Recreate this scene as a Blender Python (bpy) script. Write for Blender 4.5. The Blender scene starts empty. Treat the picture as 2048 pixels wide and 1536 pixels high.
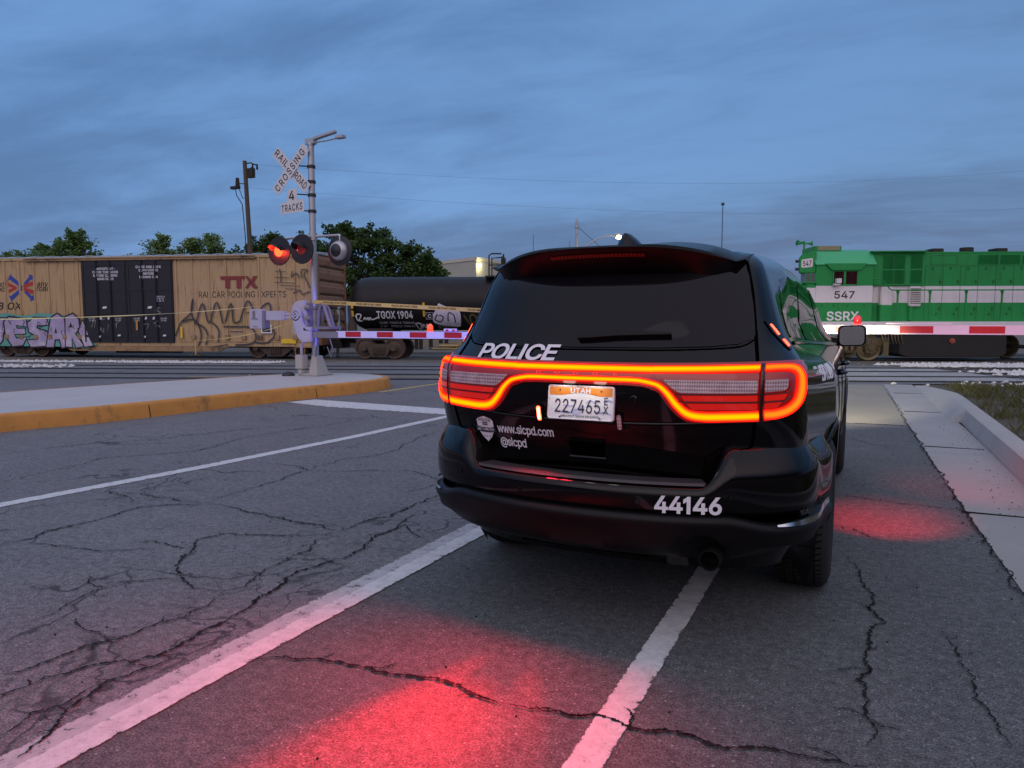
import bpy, bmesh, math, random
from mathutils import Vector, Matrix, geometry
rad = math.radians
scene = bpy.context.scene
COL = scene.collection

# ------------------------------------------------------------------ camera
cam_data = bpy.data.cameras.new("camera")
cam = bpy.data.objects.new("camera", cam_data)
COL.objects.link(cam)
cam.location = (0, 0, 1.3415)
cam.rotation_euler = (rad(90 - 4.871), 0, rad(25.62))
cam_data.sensor_width = 36
cam_data.lens = 36 * 1455 / 2048
cam_data.clip_start = 0.05
cam_data.clip_end = 3000
scene.camera = cam
scene.view_settings.view_transform = 'Standard'
scene.view_settings.look = 'None'
scene.view_settings.exposure = 0
scene.view_settings.gamma = 1
scene.cycles.use_denoising = True
scene.cycles.max_bounces = 6
scene.cycles.transparent_max_bounces = 8
scene.cycles.sample_clamp_indirect = 4

# ------------------------------------------------------------------ node helpers
def nd(nt, kind, ins=None, **attrs):
    n = nt.nodes.new(kind)
    for k, v in attrs.items():
        setattr(n, k, v)
    for k, v in (ins or {}).items():
        if isinstance(v, bpy.types.NodeSocket):
            nt.links.new(v, n.inputs[k])
        else:
            n.inputs[k].default_value = v
    return n

def c4(c):
    return (c[0], c[1], c[2], 1)

def mth(nt, op, a, b=0.5, c=0.0, clamp=False):
    n = nd(nt, 'ShaderNodeMath', {0: a, 1: b, 2: c}, operation=op)
    n.use_clamp = clamp
    return n.outputs[0]

def mixc(nt, f, a, b, mode='MIX'):
    a = c4(a) if isinstance(a, tuple) else a
    b = c4(b) if isinstance(b, tuple) else b
    return nd(nt, 'ShaderNodeMix', {0: f, 6: a, 7: b}, data_type='RGBA', blend_type=mode).outputs[2]

def ramp(nt, f, stops, interp='LINEAR'):
    n = nd(nt, 'ShaderNodeValToRGB', {0: f})
    cr = n.color_ramp
    cr.interpolation = interp
    while len(cr.elements) < len(stops):
        cr.elements.new(0.5)
    for e, (p, c) in zip(cr.elements, stops):
        e.position = p
        e.color = c4(c) if isinstance(c, tuple) else (c, c, c, 1)
    return n.outputs[0]

def sstep(nt, v, a, b):
    return nd(nt, 'ShaderNodeMapRange', {0: v, 1: a, 2: b, 3: 0.0, 4: 1.0}, interpolation_type='SMOOTHSTEP').outputs[0]

def noise(nt, vec, scale, detail=4, rough=0.55, dist=0.0):
    return nd(nt, 'ShaderNodeTexNoise', {'Vector': vec, 'Scale': scale, 'Detail': detail, 'Roughness': rough, 'Distortion': dist}).outputs[0]

# ------------------------------------------------------------------ world: cloudy blue dusk sky
world = bpy.data.worlds.new("World")
scene.world = world
world.use_nodes = True
SUN_EL, SUN_AZ = rad(28), rad(25.62 + 180 - 20)     # afterglow stands behind the camera
wt = world.node_tree
wt.nodes.clear()
_geo = nd(wt, 'ShaderNodeTexCoord').outputs['Generated']
_nrm = nd(wt, 'ShaderNodeVectorMath', {0: _geo}, operation='NORMALIZE').outputs[0]
_sep = nd(wt, 'ShaderNodeSeparateXYZ', {0: _nrm})
_z = _sep.outputs[2]
_zz = mth(wt, 'ADD', mth(wt, 'MAXIMUM', _z, 0.0), 0.13)
_px = mth(wt, 'DIVIDE', _sep.outputs[0], _zz)
_py = mth(wt, 'DIVIDE', _sep.outputs[1], _zz)
_pl = nd(wt, 'ShaderNodeCombineXYZ', {0: _px, 1: _py, 2: 0.0}).outputs[0]
_map = nd(wt, 'ShaderNodeMapping', {'Vector': _pl, 'Rotation': (0, 0, rad(-40)), 'Scale': (0.42, 1.0, 1.0)}).outputs[0]
_n1 = noise(wt, _map, 0.62, 5, 0.5, 0.5)
_map2 = nd(wt, 'ShaderNodeMapping', {'Vector': _pl, 'Rotation': (0, 0, rad(-55)), 'Scale': (0.5, 1.0, 1.0), 'Location': (3.1, 1.7, 0)}).outputs[0]
_n2 = noise(wt, _map2, 2.4, 9, 0.62, 0.4)
_cl = mth(wt, 'ADD', mth(wt, 'ADD', mth(wt, 'MULTIPLY', _n1, 0.68), mth(wt, 'MULTIPLY', _n2, 0.32)), mth(wt, 'MULTIPLY', mth(wt, 'SUBTRACT', 0.22, _z), 0.25))
_cf = sstep(wt, _cl, 0.37, 0.60)
_left = nd(wt, 'ShaderNodeVectorMath', {0: _nrm, 1: (-0.9, -0.05, 0.25)}, operation='DOT_PRODUCT').outputs['Value']
_lf = sstep(wt, _left, -0.25, 0.85)
_dark = mixc(wt, _lf, (0.076, 0.143, 0.300), (0.084, 0.178, 0.385))
_light = mixc(wt, _lf, (0.132, 0.262, 0.515), (0.160, 0.330, 0.66))
_skyc = mixc(wt, _cf, _light, _dark)
_nis = nd(wt, 'ShaderNodeTexSky', sky_type='NISHITA', sun_disc=False, sun_elevation=rad(2), sun_rotation=-SUN_AZ, air_density=1.4, dust_density=0.6, ozone_density=3.0)
_skyc = mixc(wt, 1.0, _skyc, mixc(wt, 1.0, _nis.outputs[0], (0.05, 0.05, 0.05), 'MULTIPLY'), 'ADD')
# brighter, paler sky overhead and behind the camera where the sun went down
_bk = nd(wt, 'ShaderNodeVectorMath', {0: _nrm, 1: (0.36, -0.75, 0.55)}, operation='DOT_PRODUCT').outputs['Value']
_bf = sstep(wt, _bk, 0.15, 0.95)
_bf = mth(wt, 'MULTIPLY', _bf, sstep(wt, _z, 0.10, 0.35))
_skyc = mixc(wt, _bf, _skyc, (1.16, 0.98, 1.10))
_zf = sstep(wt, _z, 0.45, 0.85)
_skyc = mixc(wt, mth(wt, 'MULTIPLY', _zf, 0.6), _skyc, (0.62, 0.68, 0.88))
# dark band added low in the sky behind the camera to darken reflections
_bh = nd(wt, 'ShaderNodeVectorMath', {0: _nrm, 1: (0.43, -0.90, 0.0)}, operation='DOT_PRODUCT').outputs['Value']
_lowb = mth(wt, 'MULTIPLY', sstep(wt, _bh, 0.0, 0.3), mth(wt, 'SUBTRACT', 1.0, sstep(wt, _z, 0.05, 0.2)))
_skyc = mixc(wt, _lowb, _skyc, (0.02, 0.02, 0.022))
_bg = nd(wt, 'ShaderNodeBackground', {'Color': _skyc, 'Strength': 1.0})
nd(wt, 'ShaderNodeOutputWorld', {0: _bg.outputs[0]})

# ------------------------------------------------------------------ weak soft afterglow
sun_data = bpy.data.lights.new("sun", 'SUN')
sun_data.energy = 0.35
sun_data.angle = rad(60)
sun_data.color = (1.0, 0.86, 0.86)
sun = bpy.data.objects.new("sun", sun_data)
COL.objects.link(sun)
sun.rotation_euler = (rad(62), 0, rad(25.62 - 20))

# ------------------------------------------------------------------ materials
def new_mat(name):
    m = bpy.data.materials.new(name)
    m.use_nodes = True
    nt = m.node_tree
    nt.nodes.clear()
    out = nd(nt, 'ShaderNodeOutputMaterial')
    co = nd(nt, 'ShaderNodeTexCoord').outputs['Object']
    return m, nt, out, co

def M(name, col, rough=0.55, metal=0.0, var=0.18, scale=6.0, bump=0.0, bscale=40.0, coat=0.0, spec=0.5, emit=None, es=0.0, dirt=None, dirt_amt=0.0, dirt_scale=3.0, streak=False, tint=None):
    m, nt, out, co = new_mat(name)
    n = noise(nt, co, scale, 5, 0.6)
    lo = tuple(max(0, x * (1 - var)) for x in col)
    hi = tuple(min(1, x * (1 + var)) for x in col)
    c = mixc(nt, n, lo, hi)
    if dirt:
        v = co
        if streak:
            v = nd(nt, 'ShaderNodeMapping', {'Vector': co, 'Scale': (6, 6, 0.55)}).outputs[0]
        d = noise(nt, v, dirt_scale, 6, 0.65)
        c = mixc(nt, mth(nt, 'MULTIPLY', sstep(nt, d, 0.5, 0.72), dirt_amt), c, dirt)
    r = mth(nt, 'ADD', rough, mth(nt, 'MULTIPLY', mth(nt, 'SUBTRACT', n, 0.5), 0.15), clamp=True)
    ins = {'Base Color': c, 'Roughness': r, 'Metallic': metal, 'Coat Weight': coat, 'Coat Roughness': 0.04, 'Specular IOR Level': spec}
    if emit:
        ins['Emission Color'] = c4(emit)
        ins['Emission Strength'] = es
    if bump:
        b = nd(nt, 'ShaderNodeBump', {'Height': noise(nt, co, bscale, 4, 0.6), 'Strength': bump, 'Distance': 0.01})
        ins['Normal'] = b.outputs[0]
    p = nd(nt, 'ShaderNodeBsdfPrincipled', ins)
    nt.links.new(p.outputs[0], out.inputs[0])
    return m

def mat_asphalt():
    m, nt, out, co = new_mat("asphalt")
    x = nd(nt, 'ShaderNodeSeparateXYZ', {0: co}).outputs
    big = noise(nt, co, 0.55, 5, 0.6)
    mid = noise(nt, co, 5.0, 5, 0.65)
    fine = noise(nt, co, 130.0, 2, 0.7)
    vor = nd(nt, 'ShaderNodeTexVoronoi', {'Vector': co, 'Scale': 95.0})
    old = mixc(nt, big, (0.096, 0.095, 0.102), (0.160, 0.157, 0.165))
    new = mixc(nt, big, (0.062, 0.067, 0.070), (0.104, 0.109, 0.111))
    wob = mth(nt, 'ADD', x[0], mth(nt, 'MULTIPLY', mth(nt, 'SUBTRACT', mid, 0.5), 0.10))
    f = mth(nt, 'MULTIPLY', sstep(nt, wob, -2.20, -2.12), mth(nt, 'SUBTRACT', 1.0, sstep(nt, x[1], 10.3, 10.5)))
    c = mixc(nt, f, old, new)
    c = mixc(nt, 0.55, c, mixc(nt, mid, (0.45, 0.45, 0.45), (1.5, 1.5, 1.5)), 'MULTIPLY')
    c = mixc(nt, 0.75, c, mixc(nt, sstep(nt, noise(nt, co, 26.0, 5, 0.7), 0.3, 0.7), (0.55, 0.55, 0.55), (1.45, 1.45, 1.45)), 'MULTIPLY')
    c = mixc(nt, 0.85, c, mixc(nt, sstep(nt, fine, 0.32, 0.68), (0.35, 0.35, 0.35), (1.75, 1.75, 1.75)), 'MULTIPLY')
    stone = mth(nt, 'MULTIPLY', sstep(nt, vor.outputs['Color'], 0.78, 0.97), sstep(nt, vor.outputs['Distance'], 0.55, 0.15))
    c = mixc(nt, mth(nt, 'MULTIPLY', stone, 0.75), c, (0.42, 0.42, 0.43))
    # tyre-darkened and stained patches
    st = sstep(nt, noise(nt, co, 0.9, 6, 0.7), 0.56, 0.72)
    c = mixc(nt, mth(nt, 'MULTIPLY', st, 0.35), c, (0.05, 0.05, 0.055))
    # hairline cracking, only in places
    wv = nd(nt, 'ShaderNodeVectorMath', {0: co, 1: nd(nt, 'ShaderNodeVectorMath', {0: nd(nt, 'ShaderNodeTexNoise', {'Vector': co, 'Scale': 2.2, 'Detail': 6}).outputs['Color'], 1: (0.9, 0.9, 0.0)}, operation='MULTIPLY').outputs[0]}, operation='ADD').outputs[0]
    vo = nd(nt, 'ShaderNodeTexVoronoi', {'Vector': wv, 'Scale': 0.8}, feature='DISTANCE_TO_EDGE').outputs['Distance']
    ck = mth(nt, 'SUBTRACT', 1.0, sstep(nt, vo, 0.001, 0.016))
    ck = mth(nt, 'MULTIPLY', ck, mth(nt, 'MULTIPLY', sstep(nt, noise(nt, co, 0.8, 4), 0.46, 0.6), mth(nt, 'SUBTRACT', 1.0, mth(nt, 'MULTIPLY', f, 0.85))))
    # alligator cracking along the joint left of the old lane line and in a few other patches
    vo2 = nd(nt, 'ShaderNodeTexVoronoi', {'Vector': wv, 'Scale': 3.4}, feature='DISTANCE_TO_EDGE').outputs['Distance']
    ck2 = mth(nt, 'SUBTRACT', 1.0, sstep(nt, vo2, 0.004, 0.045))
    bandx = mth(nt, 'MULTIPLY', sstep(nt, x[0], -3.5, -2.75), mth(nt, 'SUBTRACT', 1.0, sstep(nt, x[0], -2.42, -2.28)))
    patch = mth(nt, 'MULTIPLY', mth(nt, 'MAXIMUM', mth(nt, 'MULTIPLY', bandx, 0.9), sstep(nt, noise(nt, co, 0.42, 3), 0.60, 0.68)), sstep(nt, noise(nt, co, 1.7, 4), 0.44, 0.56))
    ck2 = mth(nt, 'MULTIPLY', mth(nt, 'MULTIPLY', ck2, patch), mth(nt, 'SUBTRACT', 1.0, f))
    ck = mth(nt, 'MAXIMUM', ck, ck2)
    c = mixc(nt, mth(nt, 'MULTIPLY', ck, 0.85), c, (0.02, 0.02, 0.022))
    h = mth(nt, 'ADD', mth(nt, 'MULTIPLY', fine, 0.6), mth(nt, 'SUBTRACT', mth(nt, 'MULTIPLY', mth(nt, 'SUBTRACT', 1.0, vor.outputs['Distance']), 0.5), ck))
    b = nd(nt, 'ShaderNodeBump', {'Height': h, 'Strength': 0.6, 'Distance': 0.005})
    p = nd(nt, 'ShaderNodeBsdfPrincipled', {'Base Color': c, 'Roughness': 0.78, 'Specular IOR Level': 0.35, 'Normal': b.outputs[0]})
    nt.links.new(p.outputs[0], out.inputs[0])
    return m

def mat_concrete(name, a, bcol, joints=0.0, stain=0.3):
    m, nt, out, co = new_mat(name)
    big = noise(nt, co, 1.1, 6, 0.65)
    fine = noise(nt, co, 60.0, 4, 0.7)
    c = mixc(nt, big, a, bcol)
    c = mixc(nt, 0.4, c, mixc(nt, fine, (0.6, 0.6, 0.6), (1.4, 1.4, 1.4)), 'MULTIPLY')
    st = sstep(nt, noise(nt, co, 2.3, 7, 0.72), 0.55, 0.75)
    c = mixc(nt, mth(nt, 'MULTIPLY', st, stain), c, tuple(x * 0.4 for x in a))
    b = nd(nt, 'ShaderNodeBump', {'Height': fine, 'Strength': 0.6, 'Distance': 0.004})
    p = nd(nt, 'ShaderNodeBsdfPrincipled', {'Base Color': c, 'Roughness': 0.8, 'Specular IOR Level': 0.3, 'Normal': b.outputs[0]})
    nt.links.new(p.outputs[0], out.inputs[0])
    return m

def mat_marking(name, col, wear, ghost=False):
    """worn road paint: chipped through towards its long edges (uv.x across the line)"""
    m, nt, out, co = new_mat(name)
    uv = nd(nt, 'ShaderNodeUVMap').outputs[0]
    u = nd(nt, 'ShaderNodeSeparateXYZ', {0: uv}).outputs[0]
    edge = mth(nt, 'MULTIPLY', mth(nt, 'ABSOLUTE', mth(nt, 'SUBTRACT', u, 0.5)), 2.0)
    n1 = noise(nt, co, 13.0, 8, 0.72)
    n2 = noise(nt, co, 80.0, 5, 0.7)
    v = mth(nt, 'ADD', mth(nt, 'MULTIPLY', n1, 0.6), mth(nt, 'MULTIPLY', n2, 0.4))
    lim = mth(nt, 'ADD', wear, mth(nt, 'MULTIPLY', mth(nt, 'POWER', edge, 7.0), 0.15))
    a = sstep(nt, mth(nt, 'SUBTRACT', v, lim), -0.03, 0.05)
    c = mixc(nt, sstep(nt, n1, 0.35, 0.65), tuple(x * 0.80 for x in col), col)
    c = mixc(nt, mth(nt, 'MULTIPLY', sstep(nt, n2, 0.52, 0.7), 0.45), c, tuple(x * 0.35 for x in col))
    b = nd(nt, 'ShaderNodeBump', {'Height': n2, 'Strength': 0.4, 'Distance': 0.004})
    p = nd(nt, 'ShaderNodeBsdfPrincipled', {'Base Color': c, 'Roughness': 0.65, 'Normal': b.outputs[0]})
    t = nd(nt, 'ShaderNodeBsdfTransparent')
    mx = nd(nt, 'ShaderNodeMixShader', {0: a, 1: t.outputs[0], 2: p.outputs[0]})
    nt.links.new(mx.outputs[0], out.inputs[0])
    return m

def mat_crack():
    m, nt, out, co = new_mat("crumbling crack")
    u = nd(nt, 'ShaderNodeSeparateXYZ', {0: nd(nt, 'ShaderNodeUVMap').outputs[0]}).outputs[0]
    e = mth(nt, 'ABSOLUTE', mth(nt, 'SUBTRACT', mth(nt, 'MULTIPLY', u, 2.0), 1.0))
    n = noise(nt, co, 70.0, 5, 0.75)
    n2 = noise(nt, co, 7.0, 3, 0.6)
    a = sstep(nt, mth(nt, 'SUBTRACT', mth(nt, 'ADD', mth(nt, 'MULTIPLY', n, 1.2), mth(nt, 'MULTIPLY', n2, 0.7)), mth(nt, 'ADD', e, 0.12)), -0.10, 0.10)
    p = nd(nt, 'ShaderNodeBsdfPrincipled', {'Base Color': mixc(nt, n, (0.006, 0.006, 0.006), (0.03, 0.03, 0.032)), 'Roughness': 0.95, 'Specular IOR Level': 0.05})
    t = nd(nt, 'ShaderNodeBsdfTransparent')
    mx = nd(nt, 'ShaderNodeMixShader', {0: a, 1: t.outputs[0], 2: p.outputs[0]})
    nt.links.new(mx.outputs[0], out.inputs[0])
    return m

def mat_led(name, stops, strength):
    """light guide: emission colour runs across the strip (uv.x)"""
    m, nt, out, co = new_mat(name)
    uv = nd(nt, 'ShaderNodeUVMap').outputs[0]
    s = nd(nt, 'ShaderNodeSeparateXYZ', {0: uv})
    c = ramp(nt, s.outputs[0], stops)
    e = nd(nt, 'ShaderNodeEmission', {'Color': c, 'Strength': strength})
    nt.links.new(e.outputs[0], out.inputs[0])
    return m

def mat_emit(name, col, s):
    m, nt, out, co = new_mat(name)
    e = nd(nt, 'ShaderNodeEmission', {'Color': c4(col), 'Strength': s})
    nt.links.new(e.outputs[0], out.inputs[0])
    return m

def mat_leaf(name, a, b):
    m, nt, out, co = new_mat(name)
    n = noise(nt, co, 0.9, 3, 0.6)
    n2 = noise(nt, co, 6.0, 2, 0.6)
    c = mixc(nt, mth(nt, 'ADD', mth(nt, 'MULTIPLY', n, 0.6), mth(nt, 'MULTIPLY', n2, 0.4)), a, b)
    d = nd(nt, 'ShaderNodeBsdfPrincipled', {'Base Color': c, 'Roughness': 0.6, 'Specular IOR Level': 0.3})
    t = nd(nt, 'ShaderNodeBsdfTranslucent', {'Color': c})
    mx = nd(nt, 'ShaderNodeMixShader', {0: 0.3, 1: d.outputs[0], 2: t.outputs[0]})
    nt.links.new(mx.outputs[0], out.inputs[0])
    return m

MA = {}
MA['asphalt'] = mat_asphalt()
MA['concrete'] = mat_concrete("weathered concrete", (0.18, 0.172, 0.145), (0.27, 0.26, 0.22))
MA['gutter'] = mat_concrete("gutter concrete", (0.235, 0.235, 0.235), (0.345, 0.34, 0.335), stain=0.5)
MA['kerbc'] = mat_concrete("kerb concrete", (0.28, 0.275, 0.265), (0.40, 0.395, 0.38))
MA['median'] = mat_concrete("pale concrete", (0.34, 0.34, 0.35), (0.46, 0.46, 0.47), stain=0.2)
MA['orange'] = M("worn orange kerb paint", (0.50, 0.215, 0.035), 0.6, var=0.25, scale=4, dirt=(0.13, 0.075, 0.035), dirt_amt=0.8, dirt_scale=3.2, bump=0.4)
MA['dirt'] = mat_concrete("dirt and gravel", (0.085, 0.075, 0.062), (0.16, 0.145, 0.125), stain=0.6)
MA['soil'] = mat_concrete("dry brown soil", (0.045, 0.038, 0.026), (0.115, 0.098, 0.068), stain=0.6)
MA['white_paint'] = mat_marking("worn white line paint", (0.58, 0.58, 0.59), 0.375)
MA['white_paint_old'] = mat_marking("old ghost line paint", (0.42, 0.42, 0.43), 0.41)
MA['yellow_paint'] = mat_marking("worn yellow line paint", (0.55, 0.40, 0.10), 0.36)
MA['crack'] = M("joint and grit black", (0.016, 0.016, 0.017), 0.9, spec=0.1)  # near-black for joints, flangeways and loose grit
MA['crumble'] = mat_crack()
MA['stone'] = M("white ballast stone", (0.50, 0.50, 0.50), 0.8, var=0.5, scale=3)
MA['rail'] = M("rail steel", (0.10, 0.10, 0.11), 0.4, metal=0.8, var=0.3)
MA['black_paint'] = M("black car paint", (0.0015, 0.001, 0.0014), 0.08, var=0.1, coat=0.05, spec=0.25)
MA['black_gloss'] = M("gloss black trim", (0.003, 0.003, 0.0035), 0.12, var=0.1, spec=0.3)
MA['black_plastic'] = M("grained black plastic", (0.0035, 0.003, 0.0035), 0.40, spec=0.2, var=0.15, bump=0.15, bscale=300)
MA['pad_plastic'] = M("ribbed step pad plastic", (0.03, 0.03, 0.034), 0.55, var=0.3, bump=0.3, bscale=200)
MA['tint'] = M("dark tinted glass", (0.003, 0.002, 0.004), 0.03, var=0.0, spec=0.24)
MA['spoiler'] = M("satin black spoiler paint", (0.003, 0.0025, 0.003), 0.30, var=0.1, spec=0.12)
MA['seam'] = M("panel gap", (0.001, 0.001, 0.001), 0.9, spec=0.0)
MA['rubber'] = M("tyre rubber", (0.017, 0.016, 0.016), 0.75, var=0.25, bump=0.2, bscale=150, spec=0.3)
MA['rim'] = M("black steel wheel", (0.02, 0.02, 0.022), 0.35, metal=0.6)
MA['chrome'] = M("chrome trim", (0.75, 0.76, 0.78), 0.12, metal=1.0, var=0.05)
MA['decal'] = M("white vinyl lettering", (0.66, 0.66, 0.72), 0.45, var=0.05)
MA['decal_dark'] = M("dark blue vinyl", (0.02, 0.022, 0.05), 0.45)
MA['mirror'] = M("mirror glass", (0.55, 0.55, 0.58), 0.03, metal=1.0, var=0.02)
MA['red_lens'] = M("red lamp lens", (0.06, 0.002, 0.001), 0.12, var=0.2, emit=(0.16, 0.001, 0.0005), es=1.0, coat=0.5)
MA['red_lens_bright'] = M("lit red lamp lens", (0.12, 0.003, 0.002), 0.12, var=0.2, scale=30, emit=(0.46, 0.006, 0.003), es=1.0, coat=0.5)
MA['bar_lens'] = M("red light bar lens", (0.07, 0.002, 0.001), 0.15, var=0.1, emit=(0.20, 0.002, 0.001), es=1.0, coat=0.3)
MA['dark_lens'] = M("smoked lamp trim", (0.012, 0.002, 0.002), 0.15)
_st = [(0.0, (0.10, 0.0006, 0.0001)), (0.14, (0.5, 0.004, 0.001)), (0.28, (1.0, 0.022, 0.0)), (0.42, (1.0, 0.040, 0.0)), (0.58, (1.0, 0.040, 0.0)), (0.72, (1.0, 0.022, 0.0)), (0.86, (0.5, 0.004, 0.001)), (1.0, (0.10, 0.0006, 0.0001))]
MA['led'] = mat_led("tail light guide", _st, 17.0)
_st2 = [(0.0, (0.12, 0.0006, 0.0003)), (0.16, (0.6, 0.004, 0.001)), (0.32, (1.0, 0.015, 0.0008)), (0.5, (1.0, 0.021, 0.0006)), (0.68, (1.0, 0.015, 0.0008)), (0.84, (0.6, 0.004, 0.001)), (1.0, (0.12, 0.0006, 0.0003))]
MA['led_wide'] = mat_led("wide tail light guide", _st2, 16.0)
MA['led_red'] = mat_emit("red warning led", (1.0, 0.055, 0.02), 14)
MA['led_core'] = mat_emit("warning led core", (1.0, 0.55, 0.25), 9)

def mat_reverse():
    m, nt, out, co = new_mat("ribbed clear lamp lens")
    s = nd(nt, 'ShaderNodeSeparateXYZ', {0: co})
    w = mth(nt, 'SINE', mth(nt, 'MULTIPLY', s.outputs[0], 700.0))
    w2 = mth(nt, 'SINE', mth(nt, 'MULTIPLY', s.outputs[2], 420.0))
    v = mth(nt, 'ADD', mth(nt, 'MULTIPLY', mth(nt, 'ADD', w, w2), 0.25), noise(nt, co, 18, 3), clamp=True)
    c = mixc(nt, v, (0.06, 0.04, 0.045), (0.46, 0.38, 0.41))
    b = nd(nt, 'ShaderNodeBump', {'Height': v, 'Strength': 0.5, 'Distance': 0.004})
    p = nd(nt, 'ShaderNodeBsdfPrincipled', {'Base Color': c, 'Roughness': 0.2, 'Coat Weight': 0.6, 'Normal': b.outputs[0], 'Emission Color': (0.07, 0.03, 0.04, 1), 'Emission Strength': 1.0})
    nt.links.new(p.outputs[0], out.inputs[0])
    return m
MA['reverse'] = mat_reverse()

# ------------------------------------------------------------------ mesh helpers
class MB:
    def __init__(self):
        self.v, self.f, self.mi, self.uv = [], [], [], {}
        self.m = 0
    def add(self, pts, faces, uvs=None):
        o = len(self.v)
        self.v += [tuple(p) for p in pts]
        for k, f in enumerate(faces):
            if uvs:
                self.uv[len(self.f)] = [uvs[i] for i in f]
            self.f.append([i + o for i in f])
            self.mi.append(self.m)
        return self
    def box(self, x0, x1, y0, y1, z0, z1, mat=None):
        p = [Vector(q) for q in ((x0, y0, z0), (x1, y0, z0), (x1, y1, z0), (x0, y1, z0), (x0, y0, z1), (x1, y0, z1), (x1, y1, z1), (x0, y1, z1))]
        if mat is not None:
            p = [mat @ q for q in p]
        return self.add(p, [(0, 3, 2, 1), (4, 5, 6, 7), (0, 1, 5, 4), (1, 2, 6, 5), (2, 3, 7, 6), (3, 0, 4, 7)])
    def cyl(self, p0, p1, r0, r1=None, n=16, caps=True):
        r1 = r0 if r1 is None else r1
        p0, p1 = Vector(p0), Vector(p1)
        d = (p1 - p0).normalized()
        a = d.orthogonal().normalized()
        b = d.cross(a)
        pts = []
        for p, r in ((p0, r0), (p1, r1)):
            for i in range(n):
                t = 2 * math.pi * i / n
                pts.append(p + r * (math.cos(t) * a + math.sin(t) * b))
        fs = [(i, (i + 1) % n, n + (i + 1) % n, n + i) for i in range(n)]
        if caps:
            fs += [tuple(range(n))[::-1], tuple(range(n, 2 * n))]
        return self.add(pts, fs)
    def tube(self, path, r, n=8, r1=None):
        path = [Vector(p) for p in path]
        rings = []
        up = None
        for i, p in enumerate(path):
            d = (path[min(i + 1, len(path) - 1)] - path[max(i - 1, 0)]).normalized()
            if up is None:
                up = d.orthogonal().normalized()
            up = (up - d * up.dot(d)).normalized()
            s = d.cross(up)
            rr = r if r1 is None else r + (r1 - r) * i / (len(path) - 1)
            rings.append([p + rr * (math.cos(2 * math.pi * k / n) * up + math.sin(2 * math.pi * k / n) * s) for k in range(n)])
        self.grid(rings, closed=True)
        o = len(self.v) - n * len(path)
        self.f += [[o + k for k in range(n)][::-1], [len(self.v) - n + k for k in range(n)]]
        self.mi += [self.m, self.m]
        return self
    def grid(self, rows, closed=False, uv=False):
        nr, nc = len(rows), len(rows[0])
        pts = [p for r in rows for p in r]
        fs = []
        for i in range(nr - 1):
            for j in range(nc if closed else nc - 1):
                k = (j + 1) % nc
                fs.append((i * nc + j, i * nc + k, (i + 1) * nc + k, (i + 1) * nc + j))
        uvs = [(i / (nr - 1), j / (nc - 1)) for i in range(nr) for j in range(nc)] if uv else None
        return self.add(pts, fs, uvs)
    def prism(self, poly, fn, a, b):
        """polygon (u,v) extruded from depth a to b; fn(u,v,d) -> point"""
        n = len(poly)
        pts = [fn(u, v, a) for u, v in poly] + [fn(u, v, b) for u, v in poly]
        fs = [tuple(range(n))[::-1], tuple(range(n, 2 * n))] + [(i, (i + 1) % n, n + (i + 1) % n, n + i) for i in range(n)]
        return self.add(pts, fs)
    def poly(self, pts):
        return self.add(pts, [tuple(range(len(pts)))])
    def lathe(self, prof, origin, axis, n=32):
        """prof: (distance along axis, radius)"""
        o, d = Vector(origin), Vector(axis).normalized()
        a = d.orthogonal().normalized()
        b = d.cross(a)
        rows = [[o + d * h + r * (math.cos(2 * math.pi * k / n) * a + math.sin(2 * math.pi * k / n) * b) for k in range(n)] for h, r in prof]
        return self.grid(rows, closed=True)
    def text(self, body, size, fn, align='CENTER', bold=0.0, shear=0.0, spacing=1.0, sx=1.0, width=None):
        pts, fs = text_mesh(body, bold, shear, align, spacing)
        if width and pts:
            sx = width / size / (max(p[0] for p in pts) - min(p[0] for p in pts))
        return self.add([fn(x * size * sx, y * size) for x, y in pts], fs)
    def stroke(self, pts, w, fn, smooth=True):
        P = catmull(pts, 6) if smooth and len(pts) > 2 else pts
        L, R = [], []
        for i, p in enumerate(P):
            q0, q1 = P[max(i - 1, 0)], P[min(i + 1, len(P) - 1)]
            dx, dy = q1[0] - q0[0], q1[1] - q0[1]
            l = math.hypot(dx, dy) or 1
            ww = w * (0.5 if i in (0, len(P) - 1) else 1)
            L.append(fn(p[0] - dy / l * ww / 2, p[1] + dx / l * ww / 2))
            R.append(fn(p[0] + dy / l * ww / 2, p[1] - dx / l * ww / 2))
        return self.grid([L, R])
    def build(self, name, mat, parent=None, smooth=None, bevel=0.0, loc=None):
        me = bpy.data.meshes.new(name)
        me.from_pydata(self.v, [], self.f)
        mats = mat if isinstance(mat, (list, tuple)) else [mat]
        for mm in mats:
            me.materials.append(MA[mm] if isinstance(mm, str) else mm)
        if len(mats) > 1:
            me.polygons.foreach_set('material_index', self.mi)
        if self.uv:
            ul = me.uv_layers.new(name='UVMap')
            for p in me.polygons:
                u = self.uv.get(p.index)
                if u:
                    for li, c in zip(p.loop_indices, u):
                        ul.data[li].uv = c
        if bevel:
            bm = bmesh.new()
            bm.from_mesh(me)
            bmesh.ops.remove_doubles(bm, verts=bm.verts, dist=1e-5)
            ed = [e for e in bm.edges if len(e.link_faces) == 2 and e.calc_face_angle(0) > 0.6]
            bmesh.ops.bevel(bm, geom=ed, offset=bevel, segments=2, affect='EDGES', clamp_overlap=True)
            bm.to_mesh(me)
            bm.free()
        if smooth:
            me.polygons.foreach_set('use_smooth', [True] * len(me.polygons))
            me.set_sharp_from_angle(angle=rad(smooth))
        me.update()
        o = bpy.data.objects.new(name, me)
        COL.objects.link(o)
        if parent is not None:
            o.parent = parent
        if loc:
            o.location = loc
        return o

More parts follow.
